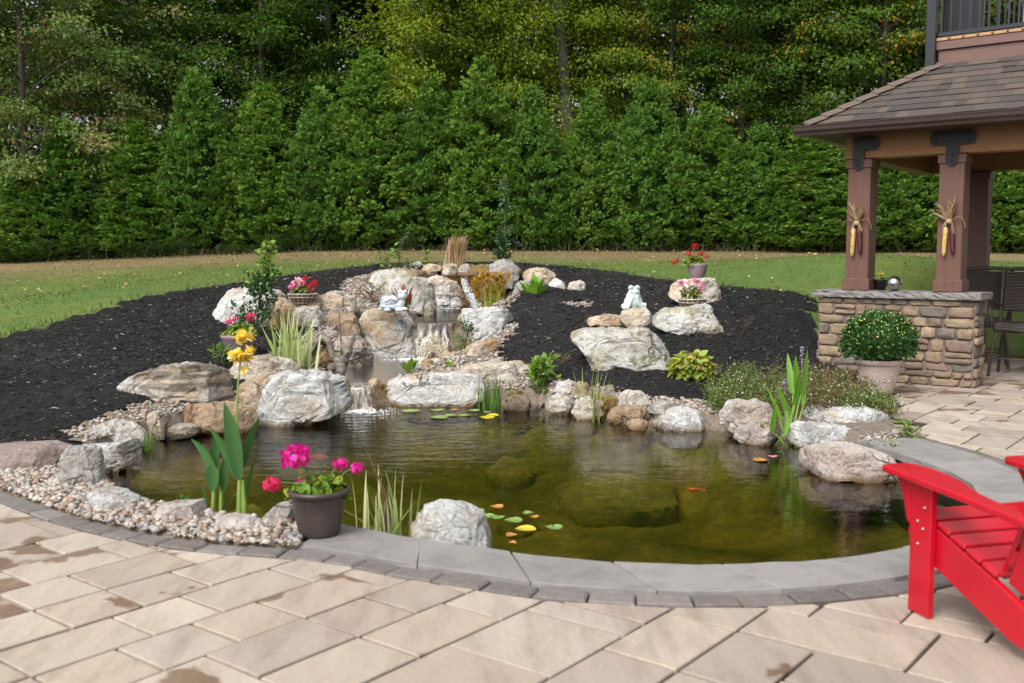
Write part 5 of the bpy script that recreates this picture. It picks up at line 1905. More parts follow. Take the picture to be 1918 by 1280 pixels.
stool(pv(-.17, 1.62), -PAV_B, 'brown wicker bar stool nearest the end of the stone wall')
stool(pv(.42, 2.45), PAV_B + PAV_L * .25, 'dark wicker bar stool farther inside the pavilion, half hidden by the post')

# ------------------------------------------------------------------ red garden chair
M_RED = plain('red_plastic', (.45, .005, .018), .30, vary=.10, scale=5, bump=.05)
CO = np.array([1.69, 4.12, 0.0])
CF = np.array([-.256, .966, 0])
CR = np.array([.966, .256, 0])
CAX = np.array([CR, CF, [0, 0, 1.0]])
chair = thing('garden_chair', 'red slatted garden armchair facing the pond at the edge of the coping', 'chair', CO + CR * .28 - CF * .3)


def cc(u, f, z):
    return CO + CR * u + CF * f + np.array([0, 0, z])


def plank(outline, u0, u1):
    """outline in the (f, z) plane extruded across u"""
    n = len(outline)
    c_ = np.mean(outline, 0)
    V = []
    for u, ins in ((u0, .004), (u0 + .003, 0), (u1 - .003, 0), (u1, .004)):
        V += [cc(u, f + np.sign(c_[0] - f) * ins, z + np.sign(c_[1] - z) * ins) for f, z in outline]
    F = [(k * n + j, k * n + (j + 1) % n, (k + 1) * n + (j + 1) % n, (k + 1) * n + j) for k in range(3) for j in range(n)] + [tuple(range(n))[::-1], tuple(range(3 * n, 4 * n))]
    return MB().add(np.array(V), F)


M_BOLT = plain('zinc_bolt', (.5, .48, .46), .35, .9, bump=0)
SEATW = .62
for u, out in ((0, -1), (SEATW, 1)):
    lg = part('leg', plank([(-.135, .003), (-.005, .003), (-.005, .572), (-.135, .572)], u - .015, u + .015), M_RED, chair)
    for f, z in ((-.095, .46), (-.055, .395), (-.09, .37), (-.06, .30)):
        part('bolt', ball(MB(), cc(u + out * .0155, f, z), (.007, .007, .007), 2), M_BOLT, lg)
    br = [(0, .572), (.10, .572), (.095, .55), (.06, .50), (.035, .45), (.02, .39), (0, .37)]
    part('arm_bracket', plank(br, u - .014, u + .014), M_RED, chair)
    # the arm, seen from above: wide at the front, waisted on its inner side
    inn = -out
    prof = [(.075, -.05), (.085, -.03), (.085, .03), (.075, .055)]
    top_in = [(.02, .085), (-.10, .088), (-.22, .07), (-.32, .035), (-.42, .015), (-.60, .01), (-.74, .012)]
    outl = [(f, a) for f, a in [(.125, -.055), (.13, .03), (.11, .07)]] + top_in + [(-.74, -.06), (-.4, -.066), (-.05, -.075), (.09, -.078)]
    outl = catmull(outl, 3, True)
    V, n = [], len(outl)
    for dz, ins in ((0, .004), (.005, 0), (.023, 0), (.028, .004)):
        for f, a in outl:
            V.append(cc(u + inn * (a - np.sign(a) * ins), f, .572 + dz - .035 * max(0, -f) / .7))
    F = [(k * n + j, k * n + (j + 1) % n, (k + 1) * n + (j + 1) % n, (k + 1) * n + j) for k in range(3) for j in range(n)] + [tuple(range(n))[::-1], tuple(range(3 * n, 4 * n))]
    part('armrest', MB().add(np.array(V), F), M_RED, chair)
    part('side_rail', plank([(.0, .40), (.02, .36), (.015, .27), (-.13, .215), (-.555, .068), (-.98, .0), (-1.05, .0), (-1.05, .07), (-.555, .235), (-.45, .275), (-.13, .378), (-.03, .405)], u - out * .016 - .0145, u - out * .016 + .0145) if False else plank([(.0, .40), (.02, .36), (.015, .27), (-.13, .215), (-.555, .068), (-.98, .003), (-1.05, .003), (-1.05, .07), (-.555, .235), (-.45, .275), (-.13, .378), (-.03, .405)], u - out * .032 - .0145, u - out * .032 + .0145), M_RED, chair)
    part('back_support', plank([(-.50, .27), (-.58, .24), (-.70, .525), (-.60, .535)], u - out * .064 - .016, u - out * .064 + .016), M_RED, chair)
st = MB()
sl = [(.035, .345, -1.25), (.012, .405, -.55), (-.075, .412, .12), (-.165, .387, .30), (-.255, .358, .31), (-.345, .328, .32), (-.430, .300, .33)]
for f, z, a in sl:
    d1 = CF * math.cos(a) + np.array([0, 0, math.sin(a)])
    d2 = np.cross(CR, d1)
    box(st, cc(SEATW / 2, f, z), (SEATW - .036 if f < 0.02 else SEATW - .034, .082 if f < 0 else .07, .022), np.array([CR, d1, d2]), .005)
part('seat', st, M_RED, chair)
bk = thing  # noqa
d1 = unit(-CF * .52 + np.array([0, 0, 1.0]))
bs = MB()
for k in range(7):
    a = (k - 3) / 3
    L = .80 - .10 * a * a
    base = cc(SEATW / 2 + a * .205, -.44, .27)
    dk_ = unit(d1 + CR * a * .10)
    d2 = np.cross(CR, dk_)
    w = .066
    ol = [(-w / 2, 0), (w / 2, 0), (w / 2, L - .03), (w / 4, L - .006), (0, L), (-w / 4, L - .006), (-w / 2, L - .03)]
    V = [base + CR * x + dk_ * y + d2 * t for t in (-.011, .011) for x, y in ol]
    n = len(ol)
    bs.add(np.array(V), [(j, (j + 1) % n, n + (j + 1) % n, n + j) for j in range(n)] + [tuple(range(n))[::-1], tuple(range(n, 2 * n))])
part('backrest', bs, M_RED, chair)
cr = MB()
for q, w in ((.12, SEATW - .1), (.34, SEATW + .02)):
    box(cr, cc(SEATW / 2, -.44, .27) + d1 * q + np.cross(CR, d1) * .024 * (1 if np.dot(np.cross(CR, d1), CF) < 0 else -1), (w, .07, .024), np.array([CR, d1, np.cross(CR, d1)]), .004)
part('back_rail', cr, M_RED, chair)

# ------------------------------------------------------------------ stone animals and driftwood
def blob(shapes, name, mats, org, voxel=.008, parent=None, smooth=6):
    """union of ellipsoids (centre, radii, axes) fused into one smooth surface"""
    mb = MB()
    for c, r, ax in shapes:
        ball(mb, c, r, 3, ax)
    me = mb.mesh(name, mats, org)
    o = link(name, me, parent, org if parent is None else None)
    md = o.modifiers.new('fuse', 'REMESH')
    md.mode = 'VOXEL'
    md.voxel_size = voxel
    md.use_smooth_shade = True
    ms = o.modifiers.new('smooth', 'SMOOTH')
    ms.iterations = smooth
    ms.factor = .5
    dg = bpy.context.evaluated_depsgraph_get()
    ev = o.evaluated_get(dg)
    m2 = bpy.data.meshes.new_from_object(ev)
    o.modifiers.clear()
    o.data = m2
    return o


def rotx(a):
    return np.array([[1, 0, 0], [0, math.cos(a), math.sin(a)], [0, -math.sin(a), math.cos(a)]])


def roty(a):
    return np.array([[math.cos(a), 0, -math.sin(a)], [0, 1, 0], [math.sin(a), 0, math.cos(a)]])


def rotz(a):
    return np.array([[math.cos(a), math.sin(a), 0], [-math.sin(a), math.cos(a), 0], [0, 0, 1]])


def statue_mat(name, c1, c2):
    m = NT(name)
    v = m.obj()
    f = m.noise(v, 9, 6, .65)
    m.base(m.ramp(f, [(.3, c1), (.68, c2)]))
    m.rough(.6)
    m.bump(m.noise(v, 70, 4), .25, .004)
    return m.m


M_FROG = statue_mat('frog_stone', (.36, .45, .45), (.60, .655, .645))
M_EYE = statue_mat('frog_eye', (.22, .28, .27), (.38, .46, .44))
p = at(1187, 579, 13.9)
u = p[1] / FPX
fg = thing('frog_statue', 'pale green stone frog sitting upright on the tan rock in the mulch', 'statue', p)
fr_ = lambda a, b, z: p + np.array([a * u, b * u, z * u])
shp = [(fr_(-1, 0, 13), (18 * u, 13 * u, 14 * u), None), (fr_(-1, -1, 21), (14.5 * u, 11.5 * u, 14 * u), None), (fr_(0, -2, 31), (11.5 * u, 10 * u, 7.5 * u), None),
       (fr_(-17, -3, 5), (6.5 * u, 11 * u, 6 * u), rotz(.3)), (fr_(15, -3, 6), (6 * u, 11 * u, 7 * u), rotz(-.3)),
       (fr_(-16, -10, 1.5), (7 * u, 5 * u, 2.2 * u), None), (fr_(17, -10, 1.5), (7 * u, 5 * u, 2.2 * u), None), (fr_(20, -4, 7), (4 * u, 6 * u, 5 * u), roty(.5)),
       (fr_(-7, -11.5, 13), (2.5 * u, 3.4 * u, 13 * u), roty(.34)), (fr_(8, -11.5, 13), (2.5 * u, 3.4 * u, 13 * u), roty(-.30)),
       (fr_(-2, -14, 1.5), (4.5 * u, 4 * u, 2 * u), None), (fr_(5, -14, 1.5), (4.5 * u, 4 * u, 2 * u), None),
       (fr_(-5.5, -3, 39), (5.8 * u, 5.5 * u, 5.8 * u), None), (fr_(6, -3, 39), (5.8 * u, 5.5 * u, 5.8 * u), None)]
body = blob(shp, 'body', M_FROG, None, .007, fg) if False else None
mbp = MB()
o = blob([(c - p, r, a) for c, r, a in shp], 'body', M_FROG, (0, 0, 0), .0065, fg)
for a in (-5.5, 6):
    e = MB()
    ball(e, fr_(a, -7.2, 39.5), (3.4 * u, 2.2 * u, 3.4 * u), 3)
    part('eye', e, M_EYE, fg)
sm = MB()
tube(sm, [fr_(q, -10.6 + .05 * q * q * .25, 31 + .035 * q * q) for q in np.linspace(-7, 7, 9)], .9 * u, 6)
part('mouth', sm, M_EYE, fg)

M_TURT = statue_mat('turtle_stone', (.40, .45, .48), (.62, .65, .66))
M_SHELL = statue_mat('turtle_shell', (.17, .21, .24), (.46, .51, .54))
p = at(736, 584, 13.45)
u = p[1] / FPX
tg = thing('turtle_statue', 'pale grey stone turtle with raised head on the waterfall rock', 'statue', p)
q_ = lambda a, b, z: np.array([a * u, b * u, z * u])
blob([(q_(-4, 0, 10), (20 * u, 15 * u, 9 * u), None), (q_(13, -3, 12), (8 * u, 7 * u, 8 * u), None), (q_(18, -4, 18), (6.2 * u, 5.5 * u, 10 * u), roty(.15)),
      (q_(19, -5, 29.5), (9.5 * u, 9 * u, 8.5 * u), None), (q_(15.5, -7, 36.5), (5 * u, 4.6 * u, 5 * u), None), (q_(24, -6, 36.5), (5 * u, 4.6 * u, 5 * u), None),
      (q_(-8, -14, 4), (7.5 * u, 6 * u, 4.5 * u), rotz(.4)), (q_(13, -13, 4), (9 * u, 5 * u, 3.8 * u), rotz(-.3)), (q_(-22, -4, 5), (6 * u, 4 * u, 3 * u), None), (q_(22, -6, 5), (7 * u, 5 * u, 4 * u), None)],
     'body', M_TURT, (0, 0, 0), .0065, tg)
blob([(q_(-6, 1, 14), (18.5 * u, 15.5 * u, 17 * u), roty(.22)), (q_(-5, 0, 8), (21.5 * u, 17.5 * u, 4 * u), roty(.15))], 'shell', M_SHELL, (0, 0, 0), .0075, tg, 2)
sc3_ = MB()
for k in range(9):
    a = k * 2.4
    rr_ = .35 + .5 * (k / 9)
    d = unit(np.array([math.cos(a) * rr_, -abs(math.sin(a)) * rr_ - .15, .75 - .3 * rr_]))
    c = p + q_(-6, 1, 14) + d * np.array([18.9, 15.9, 17.3]) * u
    fa_, fb2 = frame(d)
    ball(sc3_, c, (4.6 * u, 4.6 * u, 1.0 * u), 2, np.array([fa_, fb2, d]))
part('shell_plate', sc3_, M_TURT, tg)
ey = MB()
for a in (15.0, 24.2):
    ball(ey, p + q_(a, -11.2, 37), (1.5 * u, .9 * u, 1.6 * u), 2)
part('eye', ey, M_EYE, tg)

# driftwood stump at the stream
m = NT('driftwood')
v = m.obj((1, 1, 3))
f = m.noise(v, 9, 7, .7, 1.5)
m.base(m.ramp(f, [(.25, (.06, .045, .035)), (.5, (.22, .185, .155)), (.75, (.42, .38, .34))]))
m.rough(.9)
m.bump(f, 1.0, .03)
M_DRIFT = m.m
dw = thing('driftwood', 'weathered grey driftwood stump with bark and roots beside the striped iris', 'driftwood', at(610, 690, 11.9))
Y0 = 11.9
db = MB()


def branch(mb, pts, rad):
    P3 = catmull([at(a, b, y) for a, b, y in pts], 5)
    rr_ = np.interp(np.linspace(0, 1, len(P3)), np.linspace(0, 1, len(rad)), rad)
    n0 = len(mb.v)
    tube(mb, P3, rr_, 12)
    for k in range(n0, len(mb.v)):
        mb.v[k] = mb.v[k] + .8 * rr_.mean() * np.stack([noise(mb.v[k] * 11 + q) for q in (0, 9, 21)], 1)


branch(db, [(576, 698, 11.75), (579, 665, 11.75), (584, 640, 11.85), (592, 628, 12)], [.075, .065, .06, .035])
branch(db, [(586, 660, 11.9), (596, 640, 11.85), (610, 634, 11.8), (618, 650, 11.75), (626, 676, 11.7)], [.035, .045, .045, .04, .025])
branch(db, [(600, 640, 12.0), (612, 638, 11.95), (612, 665, 11.9), (606, 690, 11.9)], [.05, .055, .05, .03])
branch(db, [(618, 690, 11.7), (640, 682, 11.65), (650, 664, 11.6), (658, 640, 11.6), (664, 628, 11.62)], [.045, .06, .045, .03, .012])
branch(db, [(650, 662, 11.6), (644, 650, 11.62), (640, 640, 11.65)], [.04, .03, .012])
branch(db, [(632, 676, 11.65), (640, 696, 11.55), (636, 704, 11.5)], [.06, .05, .03])
part('trunk', db, M_DRIFT, dw)
bb = MB()
ball(bb, at(604, 682, 11.85), (.15, .13, .14), 4)
bb.v[-1] = bb.v[-1] + .04 * np.stack([fbm(bb.v[-1] * 9 + q, 1, 3) for q in (0, 5, 11)], 1)
n_ = 700
d = unit(rng.normal(size=(n_, 3)))
c = at(604, 682, 11.85) + d * np.array([.155, .135, .145]) * rng.uniform(.9, 1.1, (n_, 1))
leaves(bb, c, unit(np.cross(d, rng.normal(size=(n_, 3))) + .3 * d), d, rng.uniform(.03, .07, n_), .012, .1)
part('bark', bb, leafy('shredded_bark', [(.16, .085, .04), (.24, .14, .07), (.10, .05, .025), (.30, .19, .10)], .9, 0), dw)
stk = thing('plant_support', 'thin rusty wire plant support with pronged top stuck in the mulch', 'garden stake', hit(1368, 668))
sk = MB()
f0 = hit(1368, 668)
f1_ = at(1400, 612, f0[1])
for k in range(5):
    e = at(1388 + k * 7, 590 + abs(k - 3) * 2, f0[1] + .02 * k)
    tube(sk, catmull([f0, f1_ + np.array([.012 * (k - 2), .01 * k, 0]), e], 5), .004, 5)
part('wire', sk, plain('rusty_wire', (.06, .04, .03), .8, bump=0), stk)
# ================================================================== FALLING WATER
m = NT('falling_water')
v = m.obj((11, 11, 2.0))
f = m.noise(v, 3.0, 6, .7, .7)
gl = m.n('ShaderNodeBsdfPrincipled')
gl.inputs['Base Color'].default_value = (.82, .86, .88, 1)
gl.inputs['Roughness'].default_value = .25
tr = m.n('ShaderNodeBsdfTransparent')
tr.inputs['Color'].default_value = (.86, .78, .62, 1)
mx = m.n('ShaderNodeMixShader')
m.t.links.new(m.math('MULTIPLY', m.step(f, .44, .80), .34), mx.inputs[0])
m.t.links.new(tr.outputs[0], mx.inputs[1])
m.t.links.new(gl.outputs[0], mx.inputs[2])
g2 = m.n('ShaderNodeBsdfGlossy', Roughness=.2)
m2 = m.n('ShaderNodeMixShader')
m2.inputs[0].default_value = .04
m.t.links.new(mx.outputs[0], m2.inputs[1])
m.t.links.new(g2.outputs[0], m2.inputs[2])
m.t.links.new(m2.outputs[0], m.out.inputs['Surface'])
M_FALL = m.m
m = NT('splash')
m.base((.80, .83, .85))
m.rough(.3)
M_FOAM = m.m


M_SHEET = M_FALL.copy()
M_SHEET.name = 'sheet_water'
for nd in M_SHEET.node_tree.nodes:
    if nd.type == 'MAP_RANGE':
        nd.inputs['From Min'].default_value, nd.inputs['From Max'].default_value = .42, .72
    if nd.type == 'MATH' and nd.operation == 'MULTIPLY':
        nd.inputs[1].default_value = .72


def fall(pts, w0, w1, label, wob=.02, org=None, nx=14, mat_=None):
    """a sheet of water down a path of (x, y, z) points"""
    P3 = catmull(pts, 6)
    n = len(P3)
    rows = []
    for i in range(n):
        t = i / (n - 1)
        w = w0 + (w1 - w0) * t
        a = np.linspace(-.5, .5, nx)
        q = P3[i] + np.stack([a * w, 0 * a, 0 * a], 1)
        q[:, 1] += wob * t * noise(np.c_[a * w * 14, np.full(nx, t * 2.5), np.full(nx, pts[0][0])]) - .02 * t * (1 - (2 * a) ** 2)
        q[:, 0] += .012 * t * noise(np.c_[a * 9, np.full(nx, t * 5), np.full(nx, 3.3)])
        rows.append(q)
    mb = MB().add(np.concatenate(rows), np.array([(i * nx + j, i * nx + j + 1, (i + 1) * nx + j + 1, (i + 1) * nx + j) for i in range(n - 1) for j in range(nx - 1)]), True)
    return solo('waterfall', mb, mat_ or M_FALL, label, 'waterfall', tuple(pts[0]))


a, b = gz(679, 723, Z2 + .012), gz(680, 764, WZ)
fall([(a[0], a[1] + .25, Z2 + .015), (a[0], a[1] - .02, Z2 + .012), (a[0], a[1] - .07, Z2 - .05), (a[0] + .01, a[1] - .10, WZ - .02)], .26, .22, 'small lowest waterfall pouring into the pond between two pale boulders', mat_=M_SHEET)
a = gz(815, 605, Z3 + .012)
fall([(a[0], a[1] - .03, Z3 + .008), (a[0] - .01, a[1] - .09, Z3 - .14), (a[0] - .02, a[1] - .16, .3), (a[0] - .03, a[1] - .2, Z2 - .02)], .46, .52, 'middle waterfall running down the brown rock wall', .07, nx=26)
fall([(at(868, 514, 17.0)), (at(869, 520, 16.85)), (at(874, 540, 16.75)), (at(884, 560, 16.65)), (at(895, 578, 16.5))], .09, .18, 'thin upper waterfall at the top of the mound beside the papyrus', .05, nx=12)


def foam(c, rx, ry, n, label, grow=1.0):
    mb = MB()
    v1, f1 = ico(1)
    for k in range(n):
        r = min(1.0, abs(rng.normal(0, .45)))
        a = rng.random() * 6.28
        s = rng.uniform(.004, .014) * (1.3 - r * .8) * grow
        q = c + np.array([rx * r * math.cos(a), ry * r * math.sin(a) - ry * .2, 0])
        mb.add(q + v1 * np.array([s * 1.8, s * 1.5, s * rng.uniform(.25, 1.1)]), f1, True)
    return solo('foam', mb, M_FOAM, label, 'foam', tuple(c), kind='stuff')


foam(gz(680, 766, WZ) + np.array([0, -.1, 0]), .40, .36, 240, 'white foam at the foot of the lowest waterfall')
foam(gz(790, 672, Z2) + np.array([0, -.05, 0]), .55, .25, 320, 'white foam where the middle waterfall meets the middle pool')
foam(at(895, 579, 16.35), .28, .3, 140, 'white foam at the foot of the thin upper waterfall')
foam(at(835, 578, 15.6), .5, .05, 90, 'line of white foam across the upper pool', .8)
# spray running down the middle and upper falls
for (x0, y0, x1, y1, d_, n, gw, lab) in ((786, 626, 846, 668, 13.32, 900, .62, 'white spray low on the middle waterfall'), (868, 522, 900, 576, 16.55, 380, .68, 'white spray on the thin upper waterfall')):
    mb = MB()
    v1, f1 = ico(1)
    for k in range(n):
        t = rng.random() ** .7
        w = rng.random()
        if x1 - x0 > 40:
            px_ = x0 - 6 + (x1 - x0) * w
            py_ = y0 + (y1 - y0) * t + 8 * math.sin(w * 9)
        else:
            px_ = x0 + (x1 - x0 - 8) * t ** 1.2 + rng.normal(0, 2.2 + 3 * t)
            py_ = y0 + (y1 - y0) * t
        q = at(px_, py_, d_ - .1 * t + .05 * rng.random())
        s = rng.uniform(.005, .012) * gw
        mb.add(q + v1 * np.array([s, s, s * rng.uniform(1, 3.2)]), f1, True)
    solo('spray', mb, M_FOAM, lab, 'spray', (0, 0, 0), kind='stuff')

# ================================================================== PLANTS
M_IRIS = leafy('striped_blade', [(.30, .40, .12), (.55, .60, .32), (.22, .34, .08), (.62, .64, .38), (.26, .36, .09)], .45, .25)
M_REED = leafy('reed_blade', [(.07, .17, .025), (.10, .22, .03), (.14, .25, .04), (.06, .13, .03)], .5, .25)
M_PALE = leafy('pale_blade', [(.34, .36, .14), (.42, .40, .18), (.28, .32, .10), (.16, .24, .06)], .6, .25)
M_CANNA = leafy('canna_leaf', [(.065, .17, .05), (.085, .205, .06), (.055, .145, .045)], .4, .3, .4)
M_CANNAST = plain('canna_stem', (.22, .33, .07), .5, vary=.15)
M_TANG = leafy('tan_plume', [(.48, .32, .19), (.55, .40, .26), (.38, .25, .14), (.60, .46, .32)], .8, .25)
M_SAP = leafy('sapling_leaf', [(.03, .095, .025), (.045, .13, .03), (.06, .16, .035), (.028, .08, .02)], .45, .25)
M_SAPL = leafy('young_leaf', [(.20, .34, .05), (.28, .40, .08), (.14, .26, .04)], .5, .3)
M_BLUEG = leafy('blue_green_leaf', [(.06, .13, .055), (.09, .17, .075), (.045, .10, .045)], .5, .25)
M_HYD = leafy('hydrangea_leaf', [(.22, .34, .04), (.30, .42, .06), (.38, .42, .08), (.16, .28, .035), (.42, .36, .09)], .5, .3)
M_WILD = leafy('wild_leaf', [(.08, .14, .03), (.12, .18, .04), (.16, .19, .06), (.10, .12, .04)], .6, .25)
M_SEED = leafy('seed_stem', [(.16, .08, .05), (.22, .12, .07), (.12, .07, .045), (.26, .18, .10)], .8, .15)
M_PICK = leafy('pickerel_leaf', [(.16, .34, .03), (.22, .42, .04), (.12, .28, .03)], .4, .35, .4)
M_RED = M_RED
M_REDL = leafy('red_leaf', [(.20, .02, .03), (.30, .035, .04), (.15, .03, .03), (.26, .06, .04)], .5, .2)
M_RUST = leafy('rust_leaf', [(.28, .07, .03), (.36, .11, .04), (.22, .05, .025)], .6, .2)
M_PAPO = leafy('papyrus_tuft', [(.60, .34, .03), (.66, .42, .05), (.50, .22, .02), (.46, .38, .05)], .7, .25)
M_PAPS = leafy('papyrus_stem', [(.30, .36, .05), (.40, .42, .07), (.22, .30, .04)], .5, .2)
M_SEDGE = leafy('sedge_blade', [(.30, .24, .09), (.38, .29, .12), (.22, .20, .06), (.34, .20, .08)], .7, .2)
M_WOOD = plain('twig', (.12, .085, .055), .8)


def clump(name, label, cat, px, n, H_, mat_, w, lean=.45, bend=.5, spread=.06, y=None, z=None, group=None, seg=6, az=None, hvar=.45, extra=None, base=None):
    p = base if base is not None else (at(px[0], px[1], y) if y else (gz(*px, z) if z is not None else hit(px[0], px[1], f=ground)))
    n0 = p + np.stack([rng.normal(0, spread, n), rng.normal(0, spread, n), np.full(n, -.03)], 1)
    a = rng.random(n) * 6.283 if az is None else rng.normal(az, .9, n)
    t = thing(name, label, cat, p, group)
    ln = np.abs(rng.normal(0, lean, n))
    part('leaf_blades', blades(MB(), n0, a, ln, H_ * (1 - hvar * rng.random(n)), w * rng.uniform(.7, 1.2, n), bend * rng.uniform(.3, 1.3, n), seg), mat_, t)
    return t, p


# striped iris clumps
clump('iris_clump', 'clump of striped yellow-green iris blades beside the driftwood stump', 'iris', (548, 690), 62, .80, M_IRIS, .030, .42, .25, .09, base=hit(552, 692))
t, p = clump('iris_clump', 'striped iris growing in the water between the bronze pot and the near pale boulder', 'iris', (718, 1000), 40, .46, M_IRIS, .020, .30, .20, .075, base=gz(722, 1006, WZ))
db_ = MB()
for q in ((689, 850), (702, 880), (712, 900)):
    e = at(q[0], q[1], p[1] - .02)
    tube(db_, catmull([p, (p + e) / 2 + np.array([.03, 0, .04]), e, e + np.array([.012, 0, -.03])], 5), .0045, 5)
part('dry_stalk', db_, M_SEED, t)
# reeds
clump('reed_clump', 'bright green upright reed clump at the pond edge under the large tan rock', 'reeds', (922, 762), 60, .43, M_REED, .012, .12, .12, .10, base=gz(923, 764, WZ), hvar=.4)
clump('reed_clump', 'sparse pale reed tuft standing in the pond near the far shore', 'reeds', (1108, 778), 20, .58, M_PALE, .020, .16, .25, .06, base=gz(1110, 788, WZ), hvar=.5)
clump('reed_clump', 'small green grass tuft among the left corner rocks', 'grass tuft', (278, 830), 45, .20, M_REED, .007, .4, .5, .05, base=gz(278, 838, WZ + .03))
clump('grass_tuft', 'low green grass tuft on the crest beside the small white stone', 'grass tuft', (762, 505), 50, .35, M_REED, .012, .5, .5, .10, base=at(764, 506, 17.9))
# tan ornamental grass and the sedges
t, p = clump('ornamental_grass', 'tan feathery ornamental grass bending to one side on the crest', 'grass plume', (853, 494), 150, .62, M_TANG, .010, .16, .75, .09, base=at(852, 497, 18.0), az=0.1)
part('plume', blades(MB(), p + rng.normal(0, .06, (90, 3)) * np.array([1, 1, .2]), rng.normal(.1, .6, 90), np.abs(rng.normal(.1, .12, 90)), rng.uniform(.4, .62, 90), .022, .8, 7, broad=.8), M_TANG, t)
clump('sedge_clump', 'dry tan sedge clump between the boulders below the left flower basket', 'sedge', (536, 618), 110, .42, M_SEDGE, .010, .45, .8, .09, base=hit(534, 620) + np.array([0, -.1, 0]))
clump('sedge_clump', 'wispy dry sedge hanging in front of the coir basket on the left wall', 'sedge', (560, 575), 40, .3, M_SEDGE, .007, .6, 1.1, .14, base=at(548, 578, 13.45))
clump('grass_tuft', 'thin green grass seedlings on the grey striped boulder', 'grass tuft', (640, 668), 12, .22, M_REED, .006, .25, .4, .04, base=at(640, 672, 12.2))

# canna with yellow flower in front
p = gz(428, 972, WZ + .02)
t = thing('canna', 'tall canna with broad green leaves and one yellow flower spike in the front gravel', 'canna', p)
s1 = p[1] / FPX
stm, lf = MB(), MB()


def canna_leaf(x0, y0, x1, y1, w_px, az, dy=0.0, bend=.25):
    a, b = at(x0, y0, p[1] + dy), at(x1, y1, p[1] + dy)
    n = 9
    mid = (a + b) / 2 + np.array([0, 0, .05])
    pts = catmull([a, mid, b], n)
    dd = unit(np.gradient(pts, axis=0))
    side = unit(np.cross(dd, np.array([math.sin(az), -math.cos(az), 0.0])))
    nn = np.cross(side, dd)
    tt = np.linspace(0, 1, len(pts))
    w = .62 * w_px * s1 * np.sin(math.pi * np.clip(tt * .97 + .02, 0, 1) ** .72) ** 1.15
    rows = [pts + side * (w * k / 2)[:, None] + nn * (abs(k) * w * .16)[:, None] for k in (-1, -.5, 0, .5, 1)]
    V = np.stack(rows, 1).reshape(-1, 3)
    lf.add(V, np.array([(i * 5 + j, i * 5 + j + 1, i * 5 + j + 6, i * 5 + j + 5) for i in range(len(pts) - 1) for j in range(4)]), True)


for x0, y0, x1, y1, w, az, dy in ((448, 900, 420, 752, 46, .3, -.06), (446, 900, 392, 800, 34, -.5, 0), (452, 880, 486, 782, 30, .9, .02), (456, 950, 486, 832, 18, 1.2, 0), (440, 890, 434, 800, 40, .1, .08),
                                  (412, 905, 358, 822, 34, -.4, 0), (400, 890, 404, 812, 30, .6, .05), (398, 920, 398, 872, 40, .2, -.04), (418, 925, 420, 860, 28, .5, 0), (388, 965, 378, 914, 8, .2, -.03), (412, 965, 446, 928, 9, .9, -.03)):
    canna_leaf(x0, y0, x1, y1, w, az, dy)
for a, b, r in (((448, 968), (450, 880), .020), ((458, 968), (456, 900), .018), ((398, 965), (404, 880), .016), ((414, 966), (414, 900), .014), ((452, 900), (443, 760), .010)):
    tube(stm, [at(a[0], a[1] + 4, p[1]), at((a[0] + b[0]) / 2, (a[1] + b[1]) / 2, p[1]), at(*b, p[1])], [r, r * .9, r * .6], 8)
part('leaf', lf, M_CANNA, t)
part('stem', stm, M_CANNAST, t)
fs = part('flower_stalk', tube(MB(), catmull([at(443, 770, p[1]), at(446, 720, p[1]), at(452, 660, p[1])], 5), .0055, 6), M_CANNAST, t)
M_CANY = petalmat('canna_petal', [(.86, .68, .05), (.88, .72, .12), (.84, .60, .04), (.88, .78, .36)])
for px_, py_, r in ((452, 636, 15), (466, 632, 12), (444, 664, 15), (465, 662, 13), (456, 672, 12), (440, 676, 8), (458, 694, 8), (470, 658, 9)):
    c = at(px_, py_, p[1] + rng.uniform(-.04, .02))
    mb = MB()
    k = 7
    d = unit(rng.normal(size=(k, 3)) + np.array([0, -.3, .6]))
    leaves(mb, np.tile(c, (k, 1)) - d * r * s1 * .5, d, rng.normal(size=(k, 3)), r * s1 * 1.8, r * s1 * 1.4, .2, curl=.35)
    part('flower', mb, M_CANY, t)

# leafy saplings
def sapling(label, px_path, y, n, L, W, rad, mats, name='sapling', cat='sapling', young=.18, twigs=14):
    P3 = catmull([at(a, b, y) for a, b in px_path], 8)
    t = thing(name, label, cat, P3[0])
    tb = tube(MB(), P3, np.linspace(.014, .004, len(P3)), 6)
    cs, ds = [], []
    for k in range(twigs):
        f = rng.uniform(.05, .97)
        i = int(f * (len(P3) - 1))
        a = rng.random() * 6.283
        ln = rad(f) * rng.uniform(.6, 1.15)
        d = unit(np.array([math.cos(a), math.sin(a), rng.uniform(.5, 1.3)]))
        e = P3[i] + d * ln
        tube(tb, [P3[i], P3[i] + d * ln * .5 + np.array([0, 0, .01]), e], [.006, .004, .002], 5)
        for q in range(int(n / twigs)):
            s = rng.uniform(.15, 1.05)
            cs.append(P3[i] + d * ln * s + rng.normal(0, .025, 3))
            ds.append(unit(d + rng.normal(0, .7, 3)))
    part('stem', tb, M_WOOD, t)
    cs, ds = np.array(cs), np.array(ds)
    zt = (cs[:, 2] - P3[0][2]) / max(P3[-1][2] - P3[0][2], .01)
    yg = zt > 1 - young + rng.normal(0, .08, len(zt))
    mb = MB()
    for sel, mi in ((~yg, 0), (yg, 1)):
        k = int(sel.sum())
        if k:
            leaves(mb, cs[sel], ds[sel], unit(rng.normal(0, .7, (k, 3)) + np.array([0, -.3, .8])), rng.uniform(.7, 1.2, k) * L, rng.uniform(.7, 1.2, k) * W, .15, mi)
    part('foliage', mb, mats, t)
    return t


